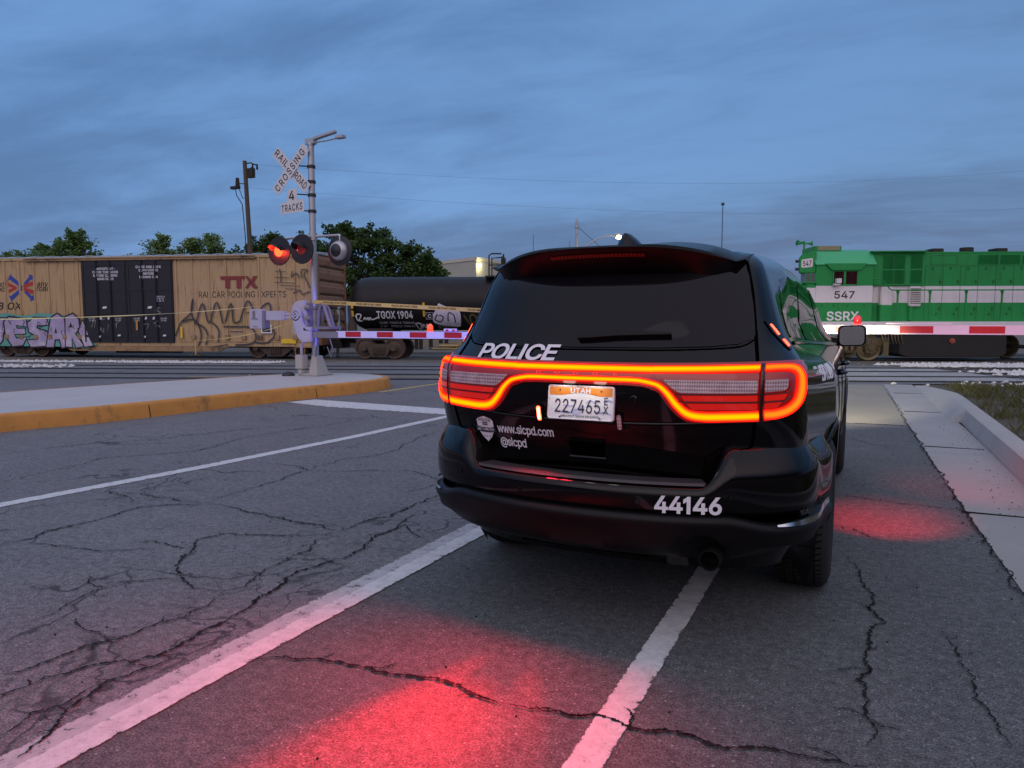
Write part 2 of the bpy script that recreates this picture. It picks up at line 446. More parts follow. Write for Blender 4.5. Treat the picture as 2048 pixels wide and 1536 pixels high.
def build_each(mb, name, mat, parent=None, **kw):
    """every connected piece of the mesh as an object of its own"""
    root = list(range(len(mb.v)))
    def find(i):
        while root[i] != i:
            root[i] = root[root[i]]
            i = root[i]
        return i
    for f in mb.f:
        for i in f[1:]:
            root[find(i)] = find(f[0])
    by = {}
    for k, f in enumerate(mb.f):
        by.setdefault(find(f[0]), []).append(k)
    out = []
    for ks in by.values():
        m = MB()
        idx = {}
        for k in ks:
            for i in mb.f[k]:
                if i not in idx:
                    idx[i] = len(m.v)
                    m.v.append(mb.v[i])
            if k in mb.uv:
                m.uv[len(m.f)] = mb.uv[k]
            m.f.append([idx[i] for i in mb.f[k]])
            m.mi.append(mb.mi[k])
        out.append(m.build(name, mat, parent, **kw))
    return out

def catmull(pts, n):
    out = []
    P = [Vector(p) for p in pts]
    for i in range(len(P) - 1):
        a, b, c, d = P[max(i - 1, 0)], P[i], P[i + 1], P[min(i + 2, len(P) - 1)]
        for k in range(n):
            t = k / n
            out.append(0.5 * ((2 * b) + (c - a) * t + (2 * a - 5 * b + 4 * c - d) * t * t + (3 * b - a - 3 * c + d) * t ** 3))
    out.append(P[-1])
    return out

_tc, _gl = {}, {}
try:                                    # Blender's own bundled sans-serif; the built-in face otherwise
    import os
    SANS = bpy.data.fonts.load(os.path.join(bpy.utils.system_resource('DATAFILES', path='fonts'), 'Inter.woff2'))
except Exception:
    SANS = None

def outlines(body):
    """closed outline loops of one glyph"""
    cu = bpy.data.curves.new("lettering", 'FONT')
    cu.body = body
    if SANS:
        cu.font = SANS
    cu.fill_mode = 'NONE'
    cu.resolution_u = 3
    ob = bpy.data.objects.new("lettering", cu)
    COL.objects.link(ob)
    bpy.context.view_layer.update()
    ev = ob.evaluated_get(bpy.context.evaluated_depsgraph_get())
    me = ev.to_mesh()
    co = [Vector((v.co.x, v.co.y)) for v in me.vertices]
    nxt = {e.vertices[0]: e.vertices[1] for e in me.edges}
    prv = {}
    for e in me.edges:
        prv.setdefault(e.vertices[0], []).append(e.vertices[1])
        prv.setdefault(e.vertices[1], []).append(e.vertices[0])
    seen, loops = set(), []
    for i in range(len(co)):
        if i in seen or i not in prv:
            continue
        loop, j, last = [i], i, None
        seen.add(i)
        while True:
            c = [k for k in prv[j] if k not in seen]
            if not c:
                break
            j = (j + 1) if (j + 1) in c else c[0]
            seen.add(j)
            loop.append(j)
        pts = []
        for k in loop:
            if not pts or (co[k] - pts[-1]).length > 1e-5:
                pts.append(co[k])
        if len(pts) > 2 and (pts[0] - pts[-1]).length < 1e-5:
            pts.pop()
        if len(pts) > 2:
            loops.append(pts)
    ev.to_mesh_clear()
    bpy.data.objects.remove(ob)
    bpy.data.curves.remove(cu)
    return loops

def area(p):
    return sum(p[i - 1].x * p[i].y - p[i].x * p[i - 1].y for i in range(len(p))) / 2

CAP = max(v.y for l in outlines("H") for v in l)
_pad = [v.x for l in outlines("H") for v in l]
def advance(ch):
    if ch not in _gl:
        PL = {'I': ([(.10, 0), (.23, 0), (.23, 1), (.10, 1)], .33), 'l': ([(.09, 0), (.21, 0), (.21, 1.02), (.09, 1.02)], .30),
              '1': ([(.27, 0), (.40, 0), (.40, 1), (.30, 1), (.07, .82), (.07, .68), (.27, .82)], .56)}
        if ch in PL:                                       # plain grotesque forms without feet
            _gl[ch] = ([[Vector(p) * CAP for p in PL[ch][0]]], PL[ch][1] * CAP)
        elif ch == ' ':
            _gl[ch] = ([], 0.30 * CAP / .75)
        else:
            lp = outlines(ch)
            two = outlines("H" + ch + "H")                 # measure the advance between two stems
            xs = max(v.x for l in two for v in l)
            base = max(v.x for l in outlines("HH") for v in l)
            _gl[ch] = (lp, xs - base)
    return _gl[ch]

def glyph(ch, bold):
    key = (ch, bold)
    if key in _tc:
        return _tc[key]
    loops, adv = advance(ch)
    k = 0.75 / CAP
    loops = [[v * k for v in l] for l in loops]
    out_pts, out_f = [], []
    if loops:
        big = max(loops, key=lambda l: abs(area(l)))
        sg = 1 if area(big) > 0 else -1
        grown = []
        for l in loops:
            n = len(l)
            g = []
            for i in range(n):
                d1, d2 = (l[i] - l[i - 1]).normalized(), (l[(i + 1) % n] - l[i]).normalized()
                n1, n2 = Vector((d1.y, -d1.x)) * sg, Vector((d2.y, -d2.x)) * sg
                m = n1 + n2
                m = m / max(0.35, m.dot(m) / 2) if m.length > 1e-4 else n1
                g.append(l[i] + m * bold)
            grown.append(g)
        pts, ed = [], []
        for g in grown:
            o = len(pts)
            pts += g
            ed += [(o + i, o + (i + 1) % len(g)) for i in range(len(g))]
        vs, _, fs, *_r = geometry.delaunay_2d_cdt(pts, ed, [], 0, 1e-6)
        for f in fs:
            c = (vs[f[0]] + vs[f[1]] + vs[f[2]]) / 3
            w = 0
            for g in grown:
                for i in range(len(g)):
                    p, q = g[i - 1], g[i]
                    if (p.y <= c.y) != (q.y <= c.y):
                        if p.x + (c.y - p.y) / (q.y - p.y) * (q.x - p.x) > c.x:
                            w += 1 if q.y > p.y else -1
            if w != 0:
                out_f.append(tuple(f))
        out_pts = [(v.x, v.y) for v in vs]
    _tc[key] = (out_pts, out_f, adv * k)
    return _tc[key]

def text_mesh(body, bold, shear, align, spacing):
    pts, fs, x = [], [], 0.0
    for ch in body:
        p, f, adv = glyph(ch, bold)
        o = len(pts)
        used = sorted({i for t in f for i in t})
        remap = {i: o + k for k, i in enumerate(used)}
        pts += [(p[i][0] + x + shear * p[i][1], p[i][1]) for i in used]
        fs += [tuple(remap[i] for i in t) for t in f]
        x += adv * spacing + bold * .8
    if pts and align != 'LEFT':
        w = x
        dx = -w / 2 if align == 'CENTER' else -w
        pts = [(a + dx, b) for a, b in pts]
    return pts, fs

def tag(o, label=None, cat=None, group=None, kind=None):
    if label: o['label'] = label
    if cat: o['category'] = cat
    if group: o['group'] = group
    if kind: o['kind'] = kind
    return o

def thing(name, label, cat, loc=(0, 0, 0), rotz=0.0, group=None):
    o = bpy.data.objects.new(name, None)
    COL.objects.link(o)
    o.location = loc
    o.rotation_euler = (0, 0, rotz)
    return tag(o, label, cat, group)

def lamp(name, kind, loc, energy, col, parent=None, aim=None, spot=60, blend=0.6, radius=0.03, oval=None):
    d = bpy.data.lights.new(name, kind)
    d.energy = energy
    d.color = col
    d.shadow_soft_size = radius
    o = bpy.data.objects.new(name, d)
    COL.objects.link(o)
    o.location = loc
    if kind == 'SPOT':
        d.spot_size = rad(spot)
        d.spot_blend = blend
        o.rotation_euler = (Vector(aim) - Vector(loc)).to_track_quat('-Z', 'Y').to_euler()
    if oval:
        o.scale = (oval[0], oval[1], 1)
    if parent is not None:
        o.parent = parent
    return o

# ================================================================== SETTING
TA = rad(22.19)                                 # direction of the tracks
TT = Vector((math.cos(TA), math.sin(TA), 0))
NN = Vector((-math.sin(TA), math.cos(TA), 0))
RAILZ = -0.15                                   # the far track lies a little lower
def zg(n):
    return 0.0 if n < 22 else RAILZ * (min(n, 26.5) - 22) / 4.5
def sn(s, n, z=0.0):
    p = TT * s + NN * n
    return (p.x, p.y, zg(n) + z)
def clip(poly, n0, keep_above):
    out = []
    for i in range(len(poly)):
        a, b = poly[i], poly[(i + 1) % len(poly)]
        da, db = a.dot(NN) - n0, b.dot(NN) - n0
        if not keep_above:
            da, db = -da, -db
        if da >= 0:
            out.append(a)
        if da * db < 0:
            out.append(a + (b - a) * (da / (da - db)))
    return out
def sheet(mb, poly, z):
    P = [Vector((p[0], p[1], 0)) for p in poly]
    cuts = [-1e4, 22, 26.5, 1e4]
    for a, b in zip(cuts[:-1], cuts[1:]):
        q = clip(clip(P, a, True), b, False)
        if len(q) > 2:
            mb.poly([(v.x, v.y, zg(v.dot(NN)) + z) for v in q])
def structure(name, mb, mat, **kw):
    return tag(mb.build(name, mat, **kw), kind='structure')

g = MB()
sheet(g, [sn(-900, -300), sn(900, -300), sn(900, 1200), sn(-900, 1200)], -0.03)
structure('ground', g, 'dirt')
g = MB()
sheet(g, [(-70, -12), (0.86, -12), (0.82, 4.0), (0.66, 10.5), (0.47, 17.7), sn(-70, 16.22)[:2]], 0.0)
sheet(g, [sn(-70, 16.22)[:2], sn(11.3, 16.22)[:2], sn(10.2, 27.2)[:2], sn(-70, 27.2)[:2]], 0.0)
structure('road', g, 'asphalt')
g = MB()
sheet(g, [(-2.6, 10.36), (0.60, 10.66), (0.45, 17.45), (-2.6, 16.2)], 0.004)
structure('concrete_pavement', g, 'concrete')

g = MB()
for n0, n1 in ((16.98, 18.20), (18.52, 20.0), (20.33, 21.52)):
    for k in range(5):
        a, b = 1.0 + 1.97 * k, 1.0 + 1.97 * (k + 1) - .02
        g.add([sn(a, n0, .0045), sn(b, n0, .0045), sn(b, n1, .0045), sn(a, n1, .0045)], [(0, 1, 2, 3)])
structure('crossing_panels', g, 'gutter')
# gutter and kerb on the right
g = MB()
gl = [(0.83, -4), (0.82, 2), (0.77, 4.23), (0.69, 6.7), (0.60, 10.54), (0.45, 17.6)]
gr = [(1.30, -4), (1.28, 2), (1.26, 4.23), (1.24, 7.0), (1.22, 10.54), (1.0, 17.6)]
for i in range(len(gl) - 1):
    g.add([(*gl[i], 0.006), (*gr[i], 0.012), (*gr[i + 1], 0.012), (*gl[i + 1], 0.006)], [(0, 1, 2, 3)])
structure('gutter', g, 'gutter')
g = MB()
for y in (5.9, 8.9, 12.3, 15.4):
    g.box(0.62 + 0.06 * (12 - y) / 6, 1.2, y, y + 0.015, 0.007, 0.0145)
structure('gutter_joint', g, 'crack')
g = MB()
def ksec(y):
    t = max(0.0, min(1.0, (y - 13.6) / 3.6))
    h = 0.17 * (1 - t) + 0.015
    base = (1.24 if y < 11.35 else 1.10) - 0.06 * max(0, min(1, (y - 11) / 6))
    xf = 1.30 - 0.22 * t * t
    xb = 1.46 - 0.20 * t * t
    return [(base, y, 0.0), (base + (xf - base) * 0.5, y, h * 0.55), (xf - 0.012, y, h * 0.93), (xf + 0.02, y, h), (xb, y, h + 0.003), (xb + 0.015, y, h - 0.03), (xb + 0.02, y, -0.02)]
ys = [-4 + 0.6 * i for i in range(26)] + [11.30, 11.352, 11.6, 12.4, 13.2, 14, 14.8, 15.6, 16.4, 17.0, 17.4]
g.grid([ksec(y) for y in sorted(ys)])
structure('kerb', g, 'kerbc', smooth=40)

# verge behind the kerb, ballast bed
vpoly = [(1.46, -6), (70, -6), sn(64, 15.3)[:2], sn(6.6, 15.3)[:2], (1.42, 14.0)]
g = MB()
random.seed(9)
def vz_(x, y):
    n = -x * math.sin(TA) + y * math.cos(TA)
    t = max(0, min(1, (n - 12.2) / 4.0))
    return 0.15 * (1 - t * t * (3 - 2 * t)) - 0.012
vr = []
for i in range(41):
    row = []
    for j in range(30):
        u = (j / 29) ** 2
        x = 1.44 + 62 * u
        yend = (16.15 + x * math.sin(TA)) / math.cos(TA)
        y = -6 + (yend + 6) * (i / 40) ** .7
        xx = x - (.18 * max(0, (y - 13.6) / 3.6) if j == 0 else 0)
        row.append((xx, y, vz_(xx, y) + (random.uniform(-.012, .012) if j else 0)))
    vr.append(row)
g.grid(vr)
structure('verge', g, 'soil', smooth=60)
random.seed(5)
g = MB()
def blade(mb, x, y, z, h, w):
    a = random.uniform(0, 6.28)
    b = random.uniform(0, 6.28)
    l = random.uniform(0.1, 0.9) * h
    dx, dy = math.cos(a) * w, math.sin(a) * w
    mb.add([(x - dx, y - dy, z), (x + dx, y + dy, z), (x + math.cos(b) * l * .5 + dx * .6, y + math.sin(b) * l * .5 + dy * .6, z + h * .7), (x + math.cos(b) * l, y + math.sin(b) * l, z + h)], [(0, 1, 2), (0, 2, 3)])
cl = []
for i in range(480):
    y = random.uniform(4, 17.5)
    x = 1.5 + random.random() ** 1.3 * 9
    if x > 1.5 and Vector((x, y, 0)).dot(NN) < 15.7:
        cl.append((x, y, random.random() ** 2))
for (x, y, k) in cl:
    for j in range(int(26 + 40 * k)):
        r = random.gauss(0, 0.16 + 0.2 * k)
        t = random.uniform(0, 6.28)
        xx, yy = x + r * math.cos(t), y + r * math.sin(t)
        if xx > 1.5:
            blade(g, xx, yy, vz_(xx, yy) - .01, random.uniform(0.04, 0.10 + 0.16 * k), 0.006)
MA['grass'] = mat_leaf("dry grass", (0.045, 0.062, 0.015), (0.17, 0.145, 0.055))
tag(g.build('grass', 'grass'), kind='stuff')

def stones(mb, s0, s1, n0, n1, count, r0, r1, fade=None, z=0.0):
    for i in range(count):
        s, n = random.uniform(s0, s1), random.uniform(n0, n1)
        if fade and random.random() > fade(s, n):
            continue
        r = random.uniform(r0, r1)
        x, y, zz = sn(s, n)
        base = [(0, 0, 1), (1, 0, 0), (0, 1, 0), (-1, 0, 0), (0, -1, 0), (0, 0, -0.6)]
        a = random.uniform(0, 6.28)
        ca, sa = math.cos(a), math.sin(a)
        pts = []
        for bx, by, bz in base:
            k = r * random.uniform(0.65, 1.2)
            pts.append((x + (bx * ca - by * sa) * k, y + (bx * sa + by * ca) * k, zz + z + bz * k * 0.7 + r * 0.25))
        mb.add(pts, [(0, 1, 2), (0, 2, 3), (0, 3, 4), (0, 4, 1), (5, 2, 1), (5, 3, 2), (5, 4, 3), (5, 1, 4)])
g = MB()
edge = lambda e, w: (lambda s, n: min(1, max(0, (s - e - 0.9 * math.sin(n * 3)) / w)))
stones(g, 10.5, 24, 22.1, 25.6, 2600, 0.05, 0.12, edge(10.7, 1.5))
stones(g, 10.5, 24, 18.75, 20.0, 1500, 0.05, 0.11, edge(10.7, 0.8))
stones(g, 8.6, 26, 15.95, 16.62, 800, 0.03, 0.08, edge(8.4, 5))
stones(g, 6.5, 26, 15.2, 16.0, 420, 0.03, 0.08, edge(6, 8), z=0.02)
stones(g, -24, -14.0, 20.4, 21.6, 900, 0.04, 0.09, lambda s, n: min(1, (-14.0 - s) / 3))
stones(g, -15.5, -9.6, 24.2, 25.6, 900, 0.04, 0.10, lambda s, n: min(1, abs(s + 12.4) < 2.7 and 0.9))
stones(g, -24, -14, 24.6, 26, 700, 0.04, 0.10)
stones(g, -9, 20, 15, 27, 70, 0.015, 0.035, None)
tag(g.build('ballast_stones', 'stone'), kind='stuff')

# the tracks: each one thing, two rails with dark flangeway
def track(n0, s0, s1, tarnish=True):
    mb = MB()
    for n in (n0, n0 + 1.5):
        mb.m = 0
        mb.add([sn(s0, n - .035, .0), sn(s1, n - .035, .0), sn(s1, n - .035, .022), sn(s0, n - .035, .022), sn(s0, n + .035, .022), sn(s1, n + .035, .022), sn(s1, n + .035, 0), sn(s0, n + .035, 0)], [(0, 1, 2, 3), (3, 2, 5, 4), (4, 5, 6, 7)])
        mb.m = 1
        mb.add([sn(s0, n - .17, .006), sn(s1, n - .17, .006), sn(s1, n - .036, .006), sn(s0, n - .036, .006), sn(s0, n + .036, .006), sn(s1, n + .036, .006), sn(s1, n + .09, .006), sn(s0, n + .09, .006)], [(0, 1, 2, 3), (4, 5, 6, 7)])
    return structure('railway_track', mb, ['rail', 'crack'])
track(16.85, -60, 60)
track(20.2, -60, 60)
track(29.5, -9.5, 60)
track(33.6, -60, 60)

# raised median with orange kerb
near = [(-11.3, -6), (-9.95, 2.0), (-9.42, 5.22), (-9.11, 6.3), (-8.93, 7.77), (-8.72, 9.68), (-8.50, 11.0), (-8.50, 11.7), (-8.66, 12.3), (-9.0, 12.72), (-9.6, 12.95), (-10.3, 13.0), (-11.0, 12.75), (-11.35, 12.2), (-11.7, 11.2), (-12.24, 9.0), (-12.6, 6.8), (-13.6, 2), (-15.4, -6)]
near = [(p.x, p.y) for p in catmull(near, 4)]
H = 0.215
def inset(poly, d):
    out = []
    for i in range(len(poly)):
        a, b = Vector(poly[max(i - 1, 0)]), Vector(poly[min(i + 1, len(poly) - 1)])
        t = (b - a).normalized()
        out.append((poly[i][0] - t.y * d, poly[i][1] + t.x * d))
    return out
i1, i2, i3 = inset(near, 0.035), inset(near, 0.07), inset(near, 0.16)
g = MB()
g.grid([[(x, y, 0.0) for x, y in near], [(x, y, H * 0.80) for x, y in i1], [(x, y, H * 0.95) for x, y in inset(near, 0.05)], [(x, y, H) for x, y in i2], [(x, y, H + 0.002) for x, y in i3]])
structure('median_kerb', g, 'orange', smooth=45)
g = MB()
g.poly([(x, y, H) for x, y in inset(near, 0.155)])
structure('median', g, 'median')
g = MB()
for k in (14, 21, 30):
    if k < len(near) - 1:
        a, b, c_ = Vector((*near[k], 0)), Vector((*i1[k], H * 0.8)), Vector((*i3[k], H + 0.003))
        t = (Vector((*near[k + 1], 0)) - a).normalized() * 0.012
        o = Vector((t.y, -t.x, 0)).normalized() * 0.004
        up = Vector((0, 0, 0.003))
        g.grid([[a + o, b + o, c_ + up], [a + o + t, b + o + t, c_ + up + t]])
structure('kerb_joint', g, 'crack')

# painted markings
def marking(name, L, R, mat, z=0.004):
    mb = MB()
    n = len(L)
    mb.add([(x, y, z) for x, y in L] + [(x, y, z) for x, y in R], [(i, n + i, n + i + 1, i + 1) for i in range(n - 1)], [(0, i) for i in range(n)] + [(1, i) for i in range(n)])
    return structure(name, mb, mat)
lx = lambda pts, o: [(x + o, y) for x, y in pts]
A_ = [(-5.95, -4), (-5.72, 1.5), (-5.66, 3.1), (-5.47, 4.7), (-5.32, 6.8), (-5.27, 9.0)]
marking('lane_marking', lx(A_, -0.075), lx(A_, 0.075), 'white_paint')
B_ = [(-2.21, -4), (-2.215, 0.8), (-2.205, 1.6), (-2.2, 2.4), (-2.185, 3.3), (-2.175, 4.1), (-2.15, 6), (-2.1, 9.0)]
marking('lane_marking', lx(B_, -0.045), lx(B_, 0.075), 'white_paint', 0.006)
marking('lane_marking', lx(B_, -0.145), lx(B_, -0.01), 'white_paint_old', 0.0035)
C_ = [(-0.71, -4), (-0.71, 1.5), (-0.712, 2.6), (-0.705, 4.2), (-0.70, 9.5)]
marking('lane_marking', lx(C_, -0.058), lx(C_, 0.058), 'white_paint', 0.005)
marking('stop_line', [(-8.5, 9.85), (-7.5, 9.78), (-5.74, 9.66), (-2.35, 9.55)], [(-8.65, 9.28), (-7.58, 9.05), (-5.36, 9.02), (-2.35, 8.95)], 'white_paint')
marking('lane_marking', [(-8.35, 11.4), (-8.33, 14.5), (-8.3, 16)], [(-8.24, 11.4), (-8.22, 14.5), (-8.2, 16)], 'yellow_paint')
marking('lane_marking', [sn(-22, 17.9)[:2], sn(-14.7, 18.7)[:2]], [sn(-22, 17.75)[:2], sn(-14.6, 18.55)[:2]], 'white_paint')
marking('lane_marking', [sn(-9, 17.3)[:2], sn(1.5, 18.3)[:2]], [sn(-9, 17.2)[:2], sn(1.5, 18.2)[:2]], 'yellow_paint')

# the open cracks in the old asphalt
CRACKS=[[(-4.67,2.55),(-4.6,2.65),(-4.65,2.94),(-4.63,3.19),(-4.67,3.52),(-4.58,3.6),(-4.25,3.8)],
[(-4.25,3.8),(-4.01,3.79),(-3.63,3.71),(-3.36,3.69),(-3.12,3.67),(-2.97,3.64)],
[(-2.97,3.64),(-2.97,3.88),(-2.89,4.06),(-2.92,4.44),(-2.88,4.82)],
[(-2.88,3.53),(-3.15,3.46),(-3.37,3.35),(-3.6,3.28),(-3.64,3.11),(-3.5,2.95),(-3.39,2.77),(-3.14,2.59),(-2.99,2.51),(-2.82,2.55)],
[(-2.82,2.55),(-2.77,2.65),(-2.87,3.0),(-2.87,3.25),(-2.98,3.42),(-2.92,3.57)],
[(-2.89,1.55),(-2.86,1.68),(-2.85,1.86),(-2.78,2.01),(-2.74,2.24),(-2.79,2.52)],
[(-2.75,1.47),(-2.73,1.62),(-2.67,1.75),(-2.54,1.85),(-2.51,2.05),(-2.52,2.28),(-2.6,2.58),(-2.69,2.94),(-2.64,3.16),(-2.62,3.42),(-2.68,3.82),(-2.77,4.19),(-2.63,4.42)],
[(-4.55,2.61),(-4.18,2.68),(-3.92,2.74),(-3.73,2.89)],
[(-3.95,2.9),(-3.85,2.98),(-3.64,2.96),(-3.54,2.98)],
[(-3.3,1.95),(-3.36,2.14),(-3.4,2.33),(-3.66,2.43)],
[(-3.45,2.36),(-3.34,2.46),(-3.19,2.57)],
[(-6.41,3.53),(-6.55,4.05),(-6.72,4.66),(-6.26,5.2),(-6.43,6.24),(-6.32,6.98),(-6.19,8.12)],
[(-4.33,3.85),(-4.41,4.28),(-4.42,4.71),(-4.46,5.05),(-4.76,5.17),(-5.13,5.13)],
[(-4.42,5.0),(-4.02,5.26),(-3.68,5.42),(-3.18,5.19),(-3.18,4.68)],
[(-4.46,5.05),(-4.55,5.55),(-4.34,6.12),(-4.65,7.78)],
[(-4.85,3.56),(-5.34,3.74),(-4.54,3.75),(-4.25,3.8)],
[(-2.29,1.26),(-2.32,1.35),(-2.38,1.45),(-2.45,1.59),(-2.5,1.71),(-2.45,1.83),(-2.43,1.98)],
[(-2.14,2.05),(-1.95,2.16),(-1.68,2.21),(-1.48,2.23),(-1.31,2.24),(-1.18,2.2),(-1.1,2.19)],
[(-7.79,4.3),(-7.68,5.04),(-7.22,5.65),(-6.96,6.55),(-6.56,7.24)],
[(-2.47,1.31),(-2.52,1.44),(-2.48,1.54),(-2.48,1.7)],
[(-5.15,3.82),(-5.05,4.18),(-4.94,4.51)],
[(-3.16,2.03),(-2.99,1.96),(-2.88,1.96)],
[(-2.92,3.05),(-2.78,3.11),(-2.64,3.2)],
[(-2.71,3.8),(-2.68,3.95),(-2.39,3.74)],
[(-1.1,2.19),(-0.96,2.22),(-0.85,2.22),(-0.76,2.27),(-0.66,2.25),(-0.48,2.28),(-0.33,2.26),(-0.17,2.32),(-0.02,2.34),(0.07,2.35)],
[(-0.02,4.51),(0.04,4.25),(0.1,3.91),(0.14,3.55),(0.08,3.26),(0.08,3.04),(0.04,2.93),(0.06,2.68),(0.09,2.59),(0.06,2.47)],
[(0.36,3.56),(0.4,3.39),(0.43,3.12),(0.45,2.83),(0.47,2.64)],
[(-0.16,6.12),(0.23,6.03),(0.71,6.01)],
[(-0.13,9.26),(0.18,8.81),(0.46,8.76)],
[(-0.12,5.17),(-0.02,5.15),(0.15,4.92)]]
random.seed(11)
def jag(a, b, depth):
    if depth == 0:
        return [a]
    m = (a + b) / 2
    d = b - a
    m = m + Vector((-d.y, d.x)) * max(-.12, min(.12, random.gauss(0, 0.085))) * min(1.0, .45 / max(d.length, .01))
    return jag(a, m, depth - 1) + jag(m, b, depth - 1)
g = MB()
def crackline(pts, w, z=0.0075):
    w *= 1.15
    P = [Vector(p) for p in pts]
    out = []
    for a, b in zip(P[:-1], P[1:]):
        out += jag(a, b, 3 if (b - a).length < 0.35 else (4 if (b - a).length < 1.0 else 6))
    out.append(P[-1])
    fine_ = []
    for a, b in zip(out[:-1], out[1:]):
        k = 2
        for t in range(k):
            q = a.lerp(b, t / k)
            s_ = min(.006, (b - a).length * .16)
            fine_.append(q + Vector((random.gauss(0, s_), random.gauss(0, s_))))
    out = fine_ + [out[-1]]
    L, R = [], []
    for i, p in enumerate(out):
        d = out[min(i + 1, len(out) - 1)] - out[max(i - 1, 0)]
        if d.length < 1e-6:
            d = Vector((1, 0))
        d.normalize()
        e = min(1, 4 * i / len(out) + .25, 4 * (len(out) - 1 - i) / len(out) + .2)
        ww = w * e * random.uniform(0.3, 1.9)
        L.append((p.x - d.y * ww, p.y + d.x * ww, z))
        R.append((p.x + d.y * ww, p.y - d.x * ww, z))
    g.grid([L, R], uv=True)
    return out
for k, cpl in enumerate(CRACKS):
    dmin = min(math.hypot(*p) for p in cpl)
    w = 0.0062 if k in (6, 17, 24) else (0.005 if k in (0, 1, 2, 3, 5, 16, 25) else 0.0035)
    main = crackline(cpl, w * (0.8 + 0.05 * dmin))
    for b in range(len(main) // 26):                 # short side branches
        p = main[random.randrange(len(main))]
        a = random.uniform(0, 6.28)
        l = random.uniform(0.04, 0.14)
        crackline([tuple(p), (p.x + math.cos(a) * l * .5, p.y + math.sin(a) * l * .5), (p.x + math.cos(a + .4) * l, p.y + math.sin(a + .4) * l)], w * 0.5)
structure('road_cracks', g, 'crumble')
# edge joint between road and gutter, with crumbs
g = MB()
def seamline(pts, w):
    q = []
    for a, b in zip(pts[:-1], pts[1:]):
        k = max(1, int(math.dist(a, b) / .25))
        q += [(a[0] + (b[0] - a[0]) * t / k + random.gauss(0, .006), a[1] + (b[1] - a[1]) * t / k) for t in range(k)]
    crackline(q + [pts[-1]], w, 0.0115)
seamline([(x, y) for x, y in gl[1:]], 0.005)
seamline([(-2.5, 10.35), (-1, 10.45), (0.6, 10.62)], 0.012)
structure('pavement_joint', g, 'crumble')
random.seed(3)
g = MB()
for i in range(260):
    t = random.random()
    if t < .6:
        y = random.uniform(1.5, 12); x = 0.72 - 0.02 * (y - 4) + random.gauss(0, .05); z = 0.004
    else:
        y = random.uniform(5, 11); x = random.uniform(0.9, 1.22); z = 0.012
    r = random.uniform(0.002, 0.006)
    g.cyl((x, y, z), (x + random.uniform(-.5, .5) * r, y, z + r), r, r * .5, 5)
for i in range(300):
    x, y = random.uniform(-8, 0.6), random.uniform(1.0, 9)
    r = random.uniform(0.002, 0.006)
    g.cyl((x, y, 0), (x, y, r), r, r * .5, 5)
tag(g.build('grit', 'crack'), kind='stuff')

# ================================================================== POLICE CAR
CX, CY = -1.047, 2.80
car = thing('police_car', 'black police SUV with glowing red tail lights, seen from behind', 'police car', (CX, CY, 0))
# z: rear centre y, rear corner depth, half width at rear corner, half width amidships, front y
TAB = [(.28, .30, .40, .78, .86, 4.98), (.42, .20, .42, .83, .915, 5.06), (.60, .16, .42, .85, .935, 5.09), (.72, .15, .42, .86, .94, 5.09), (.80, .125, .42, .862, .94, 5.07),
       (.90, .085, .42, .862, .94, 5.03), (.98, .058, .42, .858, .935, 4.95), (1.06, .048, .42, .852, .93, 4.62), (1.14, .055, .42, .842, .912, 4.22), (1.18, .085, .43, .822, .872, 3.95),
       (1.24, .132, .43, .782, .805, 3.72), (1.32, .175, .41, .742, .768, 3.50), (1.42, .232, .37, .708, .742, 3.24), (1.52, .292, .33, .676, .710, 2.98), (1.60, .36, .29, .645, .680, 2.74),
       (1.645, .45, .27, .60, .645, 2.56), (1.68, .65, .30, .53, .565, 2.36), (1.70, .85, .35, .43, .455, 2.1), (1.715, 1.15, .35, .28, .30, 1.9)]
def pchip(xs, ys):
    n = len(xs)
    h = [xs[i + 1] - xs[i] for i in range(n - 1)]
    d = [(ys[i + 1] - ys[i]) / h[i] for i in range(n - 1)]
    m = [d[0]] + [0 if d[i - 1] * d[i] <= 0 else 3 * (h[i - 1] + h[i]) / ((2 * h[i] + h[i - 1]) / d[i - 1] + (h[i] + 2 * h[i - 1]) / d[i]) for i in range(1, n - 1)] + [d[-1]]
    def f(x):
        x = max(xs[0], min(xs[-1], x))
        i = 0
        while i < n - 2 and x > xs[i + 1]:
            i += 1
        t = (x - xs[i]) / h[i]
        return (2 * t**3 - 3 * t * t + 1) * ys[i] + (t**3 - 2 * t * t + t) * h[i] * m[i] + (-2 * t**3 + 3 * t * t) * ys[i + 1] + (t**3 - t * t) * h[i] * m[i + 1]
    return f
ZS = [r[0] for r in TAB]
fy, fD, fw, fs, ff = [pchip(ZS, [r[k] for r in TAB]) for k in range(1, 6)]
fx = pchip([.28, .70, .90, 1.10, 1.25, 1.57, 1.65, 1.715], [.62, .64, .675, .69, .665, .60, .555, .24])
NP = 2.6
def rear_y(x, z):
    w = fw(z)
    t = min(0.9995, abs(x) / w)
    return fy(z) + fD(z) * (1 - (1 - t ** NP) ** (1 / NP))
def side_w(y, z):
    w, D, y0 = fw(z), fD(z), fy(z)
    if y < y0 + D:
        t = max(0.0, min(1.0, (y - y0) / D))
        return w * (1 - (1 - t) ** NP) ** (1 / NP)
    t = min(1.0, (y - y0 - D) / max(.01, 1.15 - y0 - D))
    s = t * t * (3 - 2 * t)
    # muscular haunch over the rear wheel, slight waist through the doors
    h = 0.012 * math.exp(-((y - 1.25) / .55) ** 2) * math.exp(-((z - .95) / .2) ** 2)
    tz = max(0, min(1, (z - 1.12) / .10)); tz2 = max(0, min(1, (z - 1.35) / .2)); ty = max(0, min(1, (y - 1.2) / 2.0))
    taper = .055 * (1 - ty * ty * (3 - 2 * ty)) * tz * (1 - tz2)
    return w + (fs(z) - taper - w) * s + h
